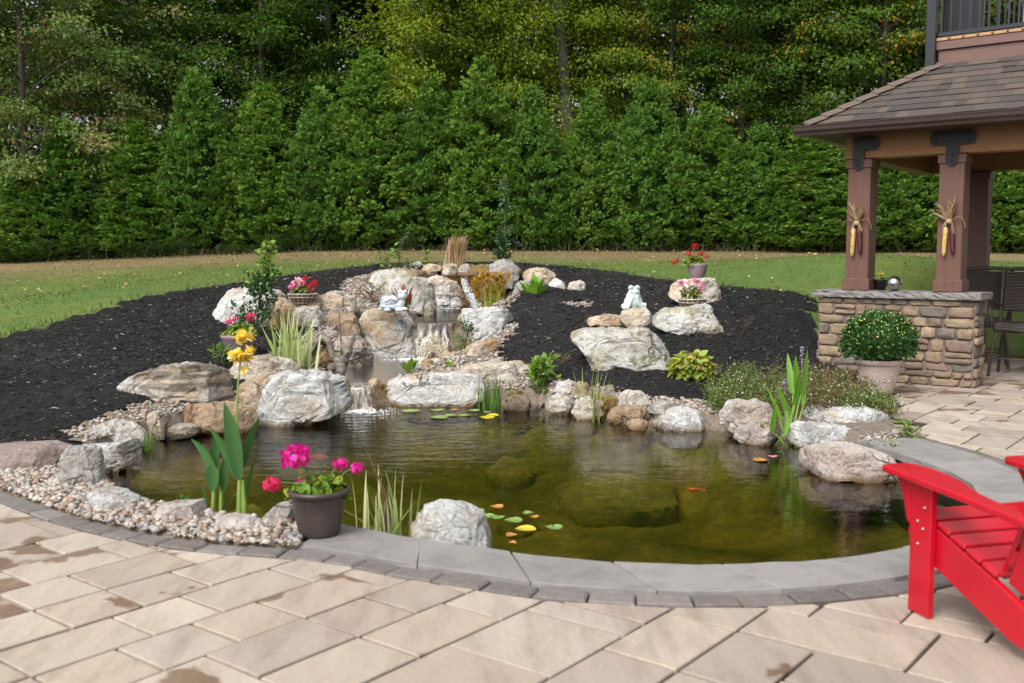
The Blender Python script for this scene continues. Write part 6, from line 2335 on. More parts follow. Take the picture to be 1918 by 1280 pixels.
sapling('bushy green sapling with pale young tip in front of the left grey-white boulder', [(480, 622), (484, 580), (488, 540), (500, 490), (505, 458)], 12.55, 820, .065, .042, lambda f: .37 * (1 - f) ** .7 * (1.25 - .5 * abs(f - .4)), [M_SAP, M_SAPL], young=.36, twigs=60)
sapling('slim upright blue-green sapling on the crest behind dark grey block', [(943, 496), (944, 450), (946, 400), (947, 335)], 18.6, 420, .10, .045, lambda f: .22 * (1 - f * .8), [M_BLUEG, M_BLUEG], twigs=36)
sapling('spindly pale green weed with small buds on the crest, left of the tan grass', [(745, 506), (748, 480), (752, 450)], 18.4, 90, .09, .022, lambda f: .25 * f + .05, [M_BLUEG, M_BLUEG], twigs=16)
sapling('yellow-green leafy weed at the left end of the top ledge', [(722, 512), (724, 495), (730, 476)], 17.6, 70, .10, .05, lambda f: .16, [M_SAPL, M_SAPL], twigs=12)
sapling('small yellow-green seedling on the crest left of the orange stone', [(796, 500), (797, 488), (800, 474)], 18.0, 30, .08, .045, lambda f: .09, [M_SAPL, M_SAPL], twigs=8)
sapling('nettle-like plant with reddish lower leaves at the far shore', [(1018, 745), (1014, 715), (1018, 676)], 10.95, 240, .085, .055, lambda f: .16 + .06 * (1 - f), [M_WILD, M_SAPL], young=.5, twigs=26)
sapling('second nettle stem leaning over the far shore stones', [(1030, 745), (1012, 722), (996, 690)], 11.0, 90, .085, .055, lambda f: .10, [M_WILD, M_SAPL], young=.6, twigs=12)
sapling('small fern-like weed trailing down the pale block by the middle waterfall', [(868, 668), (872, 640), (880, 608)], 13.15, 260, .055, .02, lambda f: .12 + .05 * (1 - f), [M_REED, M_SAP], name='weed', cat='weed', young=.3, twigs=30)
sapling('dark green bushy lily seedling by the banded slab', [(417, 698), (416, 680), (415, 662)], 10.9, 130, .10, .022, lambda f: .10, [M_SAP, M_REED], name='lily_plant', cat='plant', twigs=18)
sapling('bare brown twiggy weed in the mulch behind the nettle-like plant', [(1050, 708), (1052, 690), (1058, 672)], 11.5, 50, .05, .012, lambda f: .12, [M_SEED, M_WILD], name='weed', cat='weed', twigs=14)
sapling('tall thin stem with one lavender flower in front of the reddish brown block', [(641, 668), (638, 630), (635, 588)], 12.0, 18, .05, .008, lambda f: .03, [M_PALE, M_PALE], name='verbena', cat='flower', twigs=5)
vb = [o for o in COL.objects if o.name == 'verbena'][0]
for k in range(3):
    flower_head(vb, at(632 + k * 4, 585 - (k == 1) * 3, 12.0), .022, 'lavender', 12)
sapling('small green weed at the water edge beside low pinkish grey rock', [(352, 966), (350, 955), (352, 944)], 6.35, 110, .035, .016, lambda f: .07, [M_SAP, M_REED], name='weed', cat='weed', twigs=14)
sapling('tiny weed growing from the joint at the end of the coping', [(1672, 848), (1674, 840), (1671, 834)], 7.6, 30, .035, .016, lambda f: .04, [M_WILD, M_SAPL], name='weed', cat='weed', twigs=8)
sapling('low moss and weeds beside the broad pale rock and coping', [(1700, 818), (1704, 814), (1708, 812)], 8.0, 90, .035, .02, lambda f: .10, [M_WILD, M_SAPL], name='weed', cat='weed', twigs=14)
sapling('small green weed in the pebbles between flat white stone and upright pinkish rock', [(1338, 778), (1339, 770), (1340, 764)], 9.7, 50, .04, .02, lambda f: .06, [M_WILD, M_REED], name='weed', cat='weed', twigs=10)
sapling('straggly brownish weed at the left foot of the upper pale rock', [(690, 585), (694, 560), (700, 535)], 14.9, 160, .06, .018, lambda f: .22, [M_SEED, M_WILD], name='weed', cat='weed', twigs=26)

# arum by the grey wall rock, and lettuce-like marginals in the middle pool
def rosette(name, label, cat, px, y, n, Ls, W, mat_, stem=.35, lean=.5, base=None):
    p = base if base is not None else at(px[0], px[1], y)
    t = thing(name, label, cat, p)
    a = np.arange(n) * 2.4 + rng.normal(0, .3, n)
    ln = np.abs(rng.normal(lean, .2, n))
    L = rng.uniform(Ls[0], Ls[1], n)
    sb, lb = MB(), MB()
    for k in range(n):
        d = np.array([math.cos(a[k]) * math.sin(ln[k]), math.sin(a[k]) * math.sin(ln[k]), math.cos(ln[k])])
        e = p + d * L[k] * stem
        tube(sb, [p - np.array([0, 0, .03]), e], [.008, .005], 5)
        az_ = math.atan2(d[1], d[0])
        blades(lb, e[None], az_, ln[k] * .7, L[k] * (1 - stem), W * rng.uniform(.8, 1.2), .9, 6, broad=.75, fold=.1)
    part('stem', sb, M_CANNAST, t)
    part('leaf', lb, mat_, t)
    return t


rosette('arum', 'bright green broad-leaved arum in front of the grey wall rock', 'arum', (1001, 575), 16.0, 13, (.42, .60), .13, M_PICK, .4, .45)
rosette('water_plant', 'small bright green lettuce-like plant standing in the middle pool', 'water plant', (767, 700), None, 12, (.14, .24), .085, M_SAPL, .3, .6, base=gz(767, 701, Z2))
rosette('water_plant', 'little green seedling on the pebbles by the mossy golden cushion', 'seedling', (843, 690), None, 7, (.10, .16), .05, M_SAPL, .4, .5, base=hit(843, 690, .02))
rosette('water_plant', 'young pickerel shoot with yellow leaf lying on the water at the right shore', 'water plant', (1425, 822), None, 4, (.22, .34), .04, M_PICK, .3, .7, base=gz(1430, 826, WZ))

# papyrus with orange umbels
p = at(926, 581, 15.7)
t = thing('papyrus', 'papyrus clump with orange tufted heads in the upper pool', 'papyrus', p)
n = 34
part('leaf_blades', blades(MB(), p + rng.normal(0, .10, (n, 3)) * np.array([1, 1, .1]), rng.random(n) * 6.28, np.abs(rng.normal(.12, .14, n)), rng.uniform(.3, .55, n), .016, .2, 5), M_PAPS, t)
for px_, py_ in ((888, 530), (893, 545), (898, 522), (912, 516), (922, 520), (930, 526), (938, 518), (905, 535), (918, 538), (934, 540), (944, 530), (926, 548), (896, 556), (912, 552), (952, 520), (940, 552)):
    c = at(px_, py_, 15.7 + rng.uniform(-.12, .12))
    mb = MB()
    k = 80
    d = unit(rng.normal(size=(k, 3)) + np.array([0, 0, .5]))
    blades(mb, np.tile(c, (k, 1)), np.arctan2(d[:, 1], d[:, 0]), np.arccos(np.clip(d[:, 2], -1, 1)), rng.uniform(.06, .13, k), .014, .3, 2)
    hd_ = part('flower_head', mb, M_PAPO, t)
    part('stem', tube(MB(), catmull([p + np.array([rng.normal(0, .06), rng.normal(0, .06), 0]), (p + c) / 2 + np.array([0, 0, .04]), c], 4), .005, 5), M_PAPS, hd_)

# red-leaved things
rosette('succulent', 'dark red succulent leaves behind the flat pale stone at right of the falls', 'succulent', (1070, 567), 16.15, 46, (.08, .17), .05, M_REDL, .15, .9)
rosette('red_plant', 'rusty red leafy plant standing behind the stone turtle', 'plant', (758, 592), 14.1, 44, (.26, .50), .05, M_RUST, .5, .2)

# hydrangea-like bush in the mulch
p = hit(1298, 716)
t = thing('shrub', 'rounded yellow-green leafy bush in the mulch right of the biggest pale slab', 'shrub', p)
mb = MB()
s1 = p[1] / FPX
c = p + np.array([0, .1, 24 * s1])
d = unit(rng.normal(size=(900, 3)))
d = d[d[:, 2] > -.55][:520]
k = len(d)
pp = c + d * np.array([40 * s1, 34 * s1, 30 * s1]) * (rng.random(k) ** .3)[:, None]
dd = unit(d * np.array([1, 1, .5]) + rng.normal(0, .35, (k, 3)) - np.array([0, 0, .25]))
leaves(mb, pp - dd * .05, dd, unit(d + np.array([0, 0, .7]) + rng.normal(0, .2, (k, 3))), rng.uniform(.09, .15, k), rng.uniform(.06, .095, k), .16, curl=.2)
part('foliage', mb, M_HYD, t)
tb = MB()
for k in range(9):
    a = k * .7
    tube(tb, [p - np.array([0, 0, .05]), p + np.array([.06 * math.cos(a), .06 * math.sin(a), .15]), p + np.array([.16 * math.cos(a), .14 * math.sin(a), .22])], .006, 5)
part('stem', tb, M_WOOD, t)

# the wild flowering border at the right
def meadow(label, x0, x1, basepy, h_px, n, mats, mixw, dots, y0, y1):
    mb = MB()
    cs = []
    c0 = hit((x0 + x1) / 2, basepy)
    t = thing('wildflower_clump', label, 'wildflowers', c0)
    st = MB()
    for k in range(n):
        y = rng.uniform(y0, y1)
        px_ = rng.uniform(x0, x1)
        x = at(px_, 700, y)[0]
        e_ = 1 - abs((px_ - (x0 + x1) / 2) / ((x1 - x0) / 2)) ** 3
        z = max(float(H0(x, y)), 0)
        h = h_px * y / FPX * rng.uniform(.45, 1.0) * (.35 + .65 * e_) * (1 if px_ < 1540 or h_px < 60 else max(.3, 1 - (px_ - 1540) / 150))
        b = np.array([x, y, z])
        tip = b + np.array([rng.normal(0, .10), rng.normal(0, .08), h])
        pts = catmull([b, (b + tip) / 2 + np.append(rng.normal(0, .02, 2), .02), tip], 3)
        tube(st, pts, .0032, 4, cap=False, mi=0 if rng.random() < mixw else 1)
        cs.append(pts)
    part('stem', st, [M_WILD, M_SEED], t)
    P3 = np.concatenate([c[1:] for c in cs])
    m_ = 5
    P3 = np.repeat(P3, m_, 0)
    k = len(P3)
    P3 = P3 + rng.normal(0, .035, (k, 3))
    sel = rng.random(k) < mixw
    mb = MB()
    for q, mi in ((sel, 0), (~sel, 1)):
        kk = int(q.sum())
        if kk:
            leaves(mb, P3[q], unit(rng.normal(size=(kk, 3)) + np.array([0, 0, .6])), rng.normal(size=(kk, 3)), rng.uniform(.02, .05, kk) * (1 if mi == 0 else .7), rng.uniform(.008, .016, kk), .15, mi)
    part('foliage', mb, mats, t)
    fm = MB()
    tips = np.array([c[-1] for c in cs])[rng.random(len(cs)) < dots]
    tips = np.repeat(tips, 2, 0) + rng.normal(0, .04, (len(tips) * 2, 3))
    v1, f1 = ico(1)
    for q in tips:
        fm.add(q + v1 * rng.uniform(.004, .009), f1, True)
    part('blossom', fm, M_BLOS, t)['kind'] = 'stuff'
    return t


M_BLOS = plain('white_blossom', (.62, .58, .60), .7, bump=0)
meadow('green wildflowers with tiny white blossoms beside the upright pinkish rock', 1338, 1470, 760, 62, 230, [M_WILD, M_SAPL], .8, .22, 9.2, 10.4)
meadow('reddish seeding wildflowers in front of the stone wall and taupe pot', 1440, 1662, 770, 76, 400, [M_WILD, M_SEED], .5, .2, 8.9, 10.3)
meadow('green sprawling wildflowers right behind the broad pale rock', 1560, 1660, 775, 45, 140, [M_WILD, M_SAPL], .7, .3, 8.95, 9.4)

# pickerel weed
p = gz(1478, 832, WZ)
t = thing('pickerel_plant', 'tall bright green pickerel plant with lance leaves and purple spike at the right shore', 'pickerel plant', p)
sb = MB()
y_ = p[1]
LF = [((1500, 740), (1512, 655), 24), ((1485, 740), (1475, 662), 20), ((1492, 735), (1490, 665), 16), ((1462, 790), (1437, 728), 15), ((1474, 770), (1452, 720), 16), ((1486, 760), (1496, 700), 20), ((1446, 810), (1452, 752), 14), ((1505, 760), (1506, 690), 16), ((1470, 815), (1480, 765), 13), ((1480, 800), (1466, 742), 15)]
for (x0, y0), (x1, y1), w in LF:
    lf = MB()
    a, b = at(x0, y0, y_ + rng.normal(0, .05)), at(x1, y1, y_ + rng.normal(0, .08))
    pts = catmull([a, (a + b) / 2 + np.array([0, 0, .01]), b], 5)
    dd = unit(np.gradient(pts, axis=0))
    side = unit(np.cross(dd, np.array([rng.normal(0, .5), -1, 0])))
    nn = np.cross(side, dd)
    tt = np.linspace(0, 1, len(pts))
    w_ = .74 * w * y_ / FPX * np.sin(math.pi * np.clip(tt ** .55 * .97 + .02, 0, 1)) ** .9
    V = np.stack([pts - side * (w_ / 2)[:, None] + nn * (w_ * .2)[:, None], pts, pts + side * (w_ / 2)[:, None] + nn * (w_ * .2)[:, None]], 1).reshape(-1, 3)
    lf.add(V, np.array([(i * 3 + j, i * 3 + j + 1, i * 3 + j + 4, i * 3 + j + 3) for i in range(len(pts) - 1) for j in (0, 1)]), True)
    part('leaf', lf, M_PICK, t)
    tube(sb, catmull([p + np.array([rng.normal(0, .05), rng.normal(0, .05), -.05]), (p + a) / 2 + np.array([rng.normal(0, .01), 0, 0]), a], 4), [.008] * 8 + [.006], 6)
part('stem', sb, M_CANNAST, t)
sp_ = MB()
for a, b in (((1502, 700), (1502, 652)), ((1470, 735), (1469, 712))):
    a3, b3 = at(*a, y_), at(*b, y_)
    tube(sp_, [a3, b3], .004, 5)
    for k in range(22):
        q = b3 + (a3 - b3) * rng.random() * .34
        ball(sp_, q + rng.normal(0, .008, 3), rng.uniform(.006, .010), 1)
part('flower_spike', sp_, plain('purple_spike', (.20, .17, .26), .7), t)

# lily pads
M_PADG = leafy('lily_pad_green', [(.22, .34, .08), (.28, .38, .09), (.18, .30, .08)], .35, .1, .5)
M_PADY = leafy('lily_pad_yellow', [(.62, .48, .04), (.55, .45, .05), (.66, .52, .06)], .35, .1, .5)
M_PADB = leafy('lily_pad_brown', [(.40, .17, .04), (.5, .24, .05)], .45, .1, .4)
PADM = {'g': M_PADG, 'y': M_PADY, 'b': M_PADB}
PADS = [(893, 957, 14, 'g', 'green pad closest to the near pale boulder'), (911, 967, 15, 'g', 'dull green pad partly under its neighbours near the pale boulder'), (932, 969, 14, 'g', 'pale green pad in the middle of the near cluster'),
        (961, 975, 18, 'g', 'largest green pad of the near cluster'), (990, 961, 11, 'g', 'small pale pad at the far side of the near cluster'), (1000, 968, 9, 'b', 'small orange pad beside small pale pad'),
        (985, 991, 20, 'y', 'bright yellow pad of the near cluster'), (1037, 988, 17, 'g', 'green pad with yellow rim, farthest to the right in the near cluster'), (958, 1002, 12, 'b', 'dull orange-brown pad nearest the near pale boulder foot'),
        (960, 1017, 8, 'b', 'small orange pad closest to the coping'), (930, 949, 13, 'b', 'brownish drowned-looking pad at the back of the near cluster'),
        (770, 770, 19, 'g', 'yellow-green pad closest to the lowest waterfall'), (822, 782, 17, 'g', 'green pad nearest the viewer in the far cluster'), (845, 778, 13, 'g', 'flat green pad in the middle of the far cluster'),
        (870, 778, 12, 'g', 'green pad between the middle pads and the reed clump'), (818, 768, 14, 'g', 'dull pad behind the middle of the far cluster'), (886, 769, 12, 'g', 'small pad in front of the long pale slab'),
        (914, 772, 9, 'g', 'small green pad under the green reed clump'), (922, 778, 13, 'y', 'yellow pad below the green reed clump'), (912, 782, 15, 'y', 'orange-yellow pad left of the yellow pad below the reeds'),
        (852, 768, 8, 'b', 'tiny orange pad in the far cluster'), (1424, 862, 14, 'b', 'brownish floating leaf by the pickerel plant'), (1447, 855, 9, 'p', 'pink floating petal-like leaf by the pickerel plant')]
PADM['p'] = petalmat('floating_pink', [(.7, .3, .42)])
for px_, py_, r, kd, lab in PADS:
    c = gz(px_, py_, WZ + .006)
    R_ = r * c[1] / FPX
    a = np.linspace(.12, 6.283 - .12, 26) + rng.random() * 6.28
    rr_ = R_ * (1 + .03 * np.sin(a * 3 + px_))
    rim = c + np.stack([rr_ * np.cos(a), rr_ * np.sin(a), .004 * np.sin(a * 2 + px_) + .003], 1)
    inn_ = c + np.stack([rr_ * .55 * np.cos(a), rr_ * .55 * np.sin(a), 0 * a], 1)
    V = np.concatenate([[c], inn_, rim, inn_ - np.array([0, 0, .004]), rim - np.array([0, 0, .003])])
    n = len(a)
    F = [(0, 1 + j, 2 + j) for j in range(n - 1)]
    F4 = [(1 + j, 1 + n + j, 2 + n + j, 2 + j) for j in range(n - 1)] + [(1 + 2 * n + j, 1 + n * 3 + j, 2 + n * 3 + j, 2 + 2 * n + j) for j in range(n - 1)] + [(1 + n + j, 2 + n + j, 2 + 3 * n + j, 1 + 3 * n + j) for j in range(n - 1)]
    solo('lily_pad', MB().add(V, F + F4, True), PADM[kd], lab, 'lily pad', tuple(c), 'lily pads on the pond')

# goldfish under the surface
M_KOI = plain('goldfish_scale', (.70, .10, .015), .35, vary=.2, bump=0)
for px_, py_, L, az, lab in ((1302, 917, .12, 2.6, 'small orange goldfish near the drowned boulders in the middle'), (590, 858, .26, .2, 'red koi under the surface behind the magenta geraniums')):
    c = gz(px_, py_, WZ - (.12 if L < .2 else .32))
    d = np.array([math.cos(az), math.sin(az), 0])
    sd_ = np.array([-d[1], d[0], 0])
    t = thing('goldfish', lab, 'fish', c)
    ts = np.linspace(0, 1, 9)
    fb3 = MB()
    tube(fb3, [c + d * L * (.5 - q) + sd_ * .02 * math.sin(q * 5) for q in ts], L * np.array([.03, .09, .125, .13, .115, .09, .06, .035, .02]), 10)
    part('body', fb3, M_KOI, t)
    tl = MB()
    e = c - d * L * .48
    tl.add([e, e - d * L * .24 + np.array([0, 0, L * .14]), e - d * L * .16, e - d * L * .24 - np.array([0, 0, L * .14]), e + sd_ * .004], [(0, 1, 2), (0, 2, 3), (4, 2, 1), (4, 3, 2)])
    part('tail_fin', tl, M_KOI, t)
    fn = MB()
    for s_q in (-1, 1):
        b_q = c + d * L * .15 + sd_ * s_q * L * .1
        fn.add([b_q, b_q - d * L * .14 + sd_ * s_q * L * .14, b_q - d * L * .12], [(0, 1, 2)])
    part('side_fin', fn, M_KOI, t)
# ================================================================== TREES
M_BARK = woodmat('tree_bark', (.075, .06, .05), .95, .4, (10, 10, 2))
M_BARKL = woodmat('pale_bark', (.10, .09, .08), .95, .3, (9, 9, 1.5))
M_ARB = [leafy('cedar_green', [(0.095, 0.197, 0.026), (0.118, 0.231, 0.033), (0.152, 0.274, 0.042), (0.107, 0.210, 0.029), (0.135, 0.250, 0.037), (0.178, 0.301, 0.051), (0.203, 0.323, 0.053), (0.270, 0.197, 0.040)], .65, .22, .12, 1.6),
         leafy('cedar_blue', [(0.088, 0.190, 0.031), (0.108, 0.222, 0.035), (0.139, 0.260, 0.044), (0.098, 0.204, 0.032), (0.127, 0.241, 0.039), (0.159, 0.287, 0.048)], .65, .22, .12, 1.6)]
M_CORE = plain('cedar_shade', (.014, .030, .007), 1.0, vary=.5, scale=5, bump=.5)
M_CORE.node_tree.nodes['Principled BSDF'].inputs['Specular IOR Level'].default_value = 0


def cedar_variant(seed, h=5.4, R_=1.05, core=.55, n=11600, wide=.25):
    r_ = np.random.default_rng(seed)
    def prof(t):
        return R_ * np.clip((t + .03) / .12, 0, 1) ** .5 * np.clip(1 - np.clip((t - wide) / (1.02 - wide), 0, 1) ** 1.45, 0.03, 1)
    nc = 640
    t = r_.random(nc * 3)
    t = t[r_.random(nc * 3) < (prof(t) / R_ * .85 + .18)][:nc]
    nc = len(t)
    th = np.arange(nc) * 2.39996 + r_.normal(0, .5, nc)
    lump = 1 + .20 * fbm(np.stack([np.cos(th) * 1.6, np.sin(th) * 1.6, t * 7], 1), seed, 3)
    rc_ = prof(t) * lump * r_.uniform(.82, 1.0, nc)
    out = np.stack([np.cos(th), np.sin(th), 0 * th], 1)
    C = out * rc_[:, None] + np.stack([0 * t, 0 * t, .12 + t * (h - .3)], 1)
    ax = unit(out * r_.uniform(.6, 1.0, (nc, 1)) + np.stack([0 * t, 0 * t, .25 + .5 * t + r_.normal(0, .2, nc)], 1) + r_.normal(0, .2, (nc, 3)))
    per = n // nc
    C, ax, out = np.repeat(C, per, 0), np.repeat(ax, per, 0), np.repeat(out, per, 0)
    n = len(C)
    cs = np.repeat(r_.uniform(.75, 1.35, nc), per)[:, None]
    u = r_.random((n, 1))
    p = C + ax * (u * .30 - .14) * cs + r_.normal(0, 1, (n, 3)) * np.array([.085, .085, .05]) * cs * (1.25 - u)
    d = unit(ax + r_.normal(0, .45, (n, 3)) + np.array([0, 0, .15]))
    side = unit(np.cross(d, out + r_.normal(0, .6, (n, 3))))
    nrm = np.cross(side, d)
    mb = MB()
    for k, (ang, ls) in enumerate(((-.8, .7), (-.4, .9), (0, 1.0), (.4, .9), (.8, .7))):
        dk = unit(d * math.cos(ang) + side * math.sin(ang) + r_.normal(0, .12, (n, 3)))
        L = r_.uniform(.06, .115, n) * ls
        leaves(mb, p + d * .01 * k, dk, nrm + r_.normal(0, .3, (n, 3)), L, L * .42, .12, 0, curl=.2)
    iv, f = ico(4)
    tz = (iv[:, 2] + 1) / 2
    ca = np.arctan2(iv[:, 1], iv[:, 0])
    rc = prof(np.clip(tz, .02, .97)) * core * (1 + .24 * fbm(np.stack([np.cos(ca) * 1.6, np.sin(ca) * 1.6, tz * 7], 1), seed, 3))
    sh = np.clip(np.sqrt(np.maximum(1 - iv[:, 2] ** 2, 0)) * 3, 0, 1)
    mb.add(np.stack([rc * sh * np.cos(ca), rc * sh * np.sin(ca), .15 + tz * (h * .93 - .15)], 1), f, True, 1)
    return mb


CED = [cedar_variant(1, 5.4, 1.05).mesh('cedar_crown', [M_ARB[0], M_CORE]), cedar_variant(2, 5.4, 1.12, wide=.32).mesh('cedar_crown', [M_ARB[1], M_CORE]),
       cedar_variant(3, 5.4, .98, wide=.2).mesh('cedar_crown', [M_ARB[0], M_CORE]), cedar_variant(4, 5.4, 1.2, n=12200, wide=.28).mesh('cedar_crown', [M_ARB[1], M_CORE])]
ctk = tube(MB(), [(0, 0, -.2), (.02, 0, .5), (0, .02, 2.0)], [.10, .08, .05], 8).mesh('cedar_trunk', M_BARK)
HED = [(52, 300, 488, 150, 1, 'dull greyish arborvitae at the left end of the hedge, under the maple'), (132, 222, 486, 140, 0, 'narrow arborvitae left of the first dark gap in the hedge'),
       (262, 228, 482, 165, 0, 'wide leaning arborvitae right of the first dark gap in the hedge'), (378, 130, 474, 150, 1, 'tall arborvitae with a loose pointed top in the left hedge'),
       (492, 160, 470, 165, 1, 'broad arborvitae with a bare foot in the left hedge'), (598, 160, 460, 140, 2, 'arborvitae with browned top and open base, left of the tallest one'),
       (694, 98, 466, 180, 0, 'tallest arborvitae of the hedge'), (806, 146, 466, 150, 1, 'arborvitae right of the tallest one, behind the tan grass'),
       (892, 112, 470, 165, 2, 'second tallest arborvitae with rusty streaks'), (1004, 158, 474, 135, 1, 'narrow dark arborvitae right behind the slim sapling'),
       (1104, 172, 470, 130, 2, 'slim arborvitae in front of the grey bare trunk'), (1216, 145, 474, 165, 0, 'arborvitae with curly top, right of the slim one'),
       (1322, 196, 474, 160, 0, 'full round arborvitae behind the red geranium pot'), (1418, 232, 474, 140, 1, 'shaded arborvitae left of the low spreading one'),
       (1512, 246, 478, 190, 0, 'low spreading arborvitae left of the pavilion'), (1612, 215, 480, 150, 1, 'arborvitae behind the left pavilion post'),
       (1700, 205, 480, 160, 0, 'arborvitae seen between the two pavilion posts'), (1800, 210, 480, 150, 2, 'arborvitae behind the right pavilion post'),
       (1888, 215, 482, 160, 1, 'arborvitae seen right of the rear pavilion post'), (1975, 210, 482, 150, 0, 'arborvitae past the right edge of the pavilion opening')]
for k, (cx, ty, by, w, vi, lab) in enumerate(HED):
    y = 27.4 + rng.uniform(-.3, .5)
    b = at(cx, by, y)
    b[2] = float(H0(b[0], y)) - .05
    topz = at(cx, ty, y)[2]
    t = thing('arborvitae', lab, 'hedge tree', b, 'arborvitae hedge trees along the lawn')
    sz = (topz - b[2]) / 5.3
    sx = w / FPX * y / 2 / (CED and (1.05, 1.12, .98, 1.2)[(vi * 2 + k) % 4])
    a = rng.random() * 6.28
    for nm, me in (('crown', CED[(vi * 2 + k) % 4]), ('trunk', ctk)):
        o = link(nm, me, t)
        o.scale = (sx * 1.02, sx * 1.02, sz)
        o.rotation_euler = (rng.normal(0, .015), rng.normal(0, .02), a)

# ---------------------------------------------------------------- broad-leaved forest
FL = {'green': leafy('maple_green', [(0.057, 0.120, 0.015), (0.075, 0.150, 0.020), (0.090, 0.174, 0.024), (0.049, 0.106, 0.014), (0.107, 0.187, 0.029)], .55, .4, .15, .8),
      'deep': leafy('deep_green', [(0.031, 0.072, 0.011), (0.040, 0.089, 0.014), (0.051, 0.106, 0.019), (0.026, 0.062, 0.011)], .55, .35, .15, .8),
      'yellow': leafy('beech_yellow', [(0.197, 0.282, 0.023), (0.250, 0.315, 0.030), (0.151, 0.238, 0.023), (0.303, 0.326, 0.038), (0.131, 0.206, 0.021), (0.171, 0.260, 0.027), (0.210, 0.282, 0.030), (0.119, 0.184, 0.021), (0.447, 0.326, 0.042)], .5, .45, .2, .8),
      'orange': leafy('turning_orange', [(0.079, 0.157, 0.022), (0.106, 0.187, 0.025), (0.090, 0.169, 0.024), (0.070, 0.140, 0.020), (0.128, 0.205, 0.030), (0.097, 0.176, 0.025), (0.149, 0.211, 0.030), (0.085, 0.164, 0.022), (0.116, 0.194, 0.028), (0.075, 0.153, 0.020), (0.106, 0.182, 0.025), (0.531, 0.257, 0.030), (0.529, 0.264, 0.033), (0.575, 0.308, 0.044), (0.460, 0.286, 0.033)], .55, .4, .15, .8),
      'blush': leafy('blushing_maple', [(0.182, 0.259, 0.078), (0.241, 0.298, 0.107), (0.145, 0.233, 0.059), (0.121, 0.207, 0.047), (0.206, 0.284, 0.084), (0.156, 0.259, 0.066), (0.266, 0.298, 0.119), (0.132, 0.233, 0.047), (0.217, 0.284, 0.095), (0.145, 0.246, 0.059), (0.182, 0.259, 0.072), (0.121, 0.220, 0.047), (0.517, 0.259, 0.119), (0.529, 0.242, 0.143), (0.483, 0.264, 0.143), (0.437, 0.297, 0.154)], .55, .4, .15, .8)}


def broad(seed, h, base, R_, nb, ncl, nl, mat_, leaf=.125, trunk_r=.16, droop=.15, bark=None, flat=.16, top=.35):
    r_ = np.random.default_rng(seed)
    tb = MB()
    lean = r_.normal(0, .25, 2)
    tp = catmull([(0, 0, -.4), (lean[0] * .2, lean[1] * .2, h * .3), (lean[0] * .7, lean[1] * .6, h * .65), (lean[0], lean[1], h * .98)], 8)
    tube(tb, tp, np.linspace(trunk_r, trunk_r * .12, len(tp)), 10)
    C, OUT = [], []
    for k in range(nb):
        f = base / h + (1 - base / h) * (k + r_.random()) / nb
        q = np.array([np.interp(f, np.linspace(0, 1, len(tp)), tp[:, j]) for j in range(3)])
        a = k * 2.4 + r_.normal(0, .4)
        prof = (1 - max(0, (f - top) / (1 - top)) ** 1.6 * .8)
        L = R_ * prof * r_.uniform(.6, 1.1)
        rise = r_.uniform(.05, .5) + .5 * f
        d = np.array([math.cos(a), math.sin(a), rise])
        e1, e2 = q + d * L * .5, q + d * L * .85 + np.array([math.cos(a) * L * .15, math.sin(a) * L * .15, -L * droop])
        br = catmull([q, e1, e2], 5)
        tube(tb, br, np.linspace(trunk_r * .32 * (1.1 - f), .012, len(br)), 6)
        for c in range(ncl):
            s = .28 + .75 * (c + r_.random()) / ncl
            i = min(int(s * (len(br) - 1)), len(br) - 1)
            C.append(br[i] + r_.normal(0, .28, 3) * np.array([1, 1, .5]))
            OUT.append(np.array([math.cos(a), math.sin(a), 0]))
    part_v = tb
    C, OUT = np.array(C), np.array(OUT)
    C2, O2 = np.repeat(C, nl, 0), np.repeat(OUT, nl, 0)
    k = len(C2)
    off = r_.normal(0, 1, (k, 3)) * np.array([.37, .37, flat * .72])
    off[:, 2] -= .22 * (off ** 2)[:, :2].sum(1)
    p = C2 + off
    d = unit(O2 * .5 + np.c_[off[:, :2], 0 * off[:, 2]] * 1.2 + r_.normal(0, .45, (k, 3)) - np.array([0, 0, .30]))
    nr = unit(np.array([0, 0, 1.0]) + r_.normal(0, .45, (k, 3)))
    mb = leaves(MB(), p, d, nr, r_.uniform(.7, 1.25, k) * leaf, r_.uniform(.7, 1.2, k) * leaf * .62, .14, curl=.2)
    return mb.mesh('tree_crown', FL[mat_]), tb.mesh('tree_trunk', bark or M_BARK)


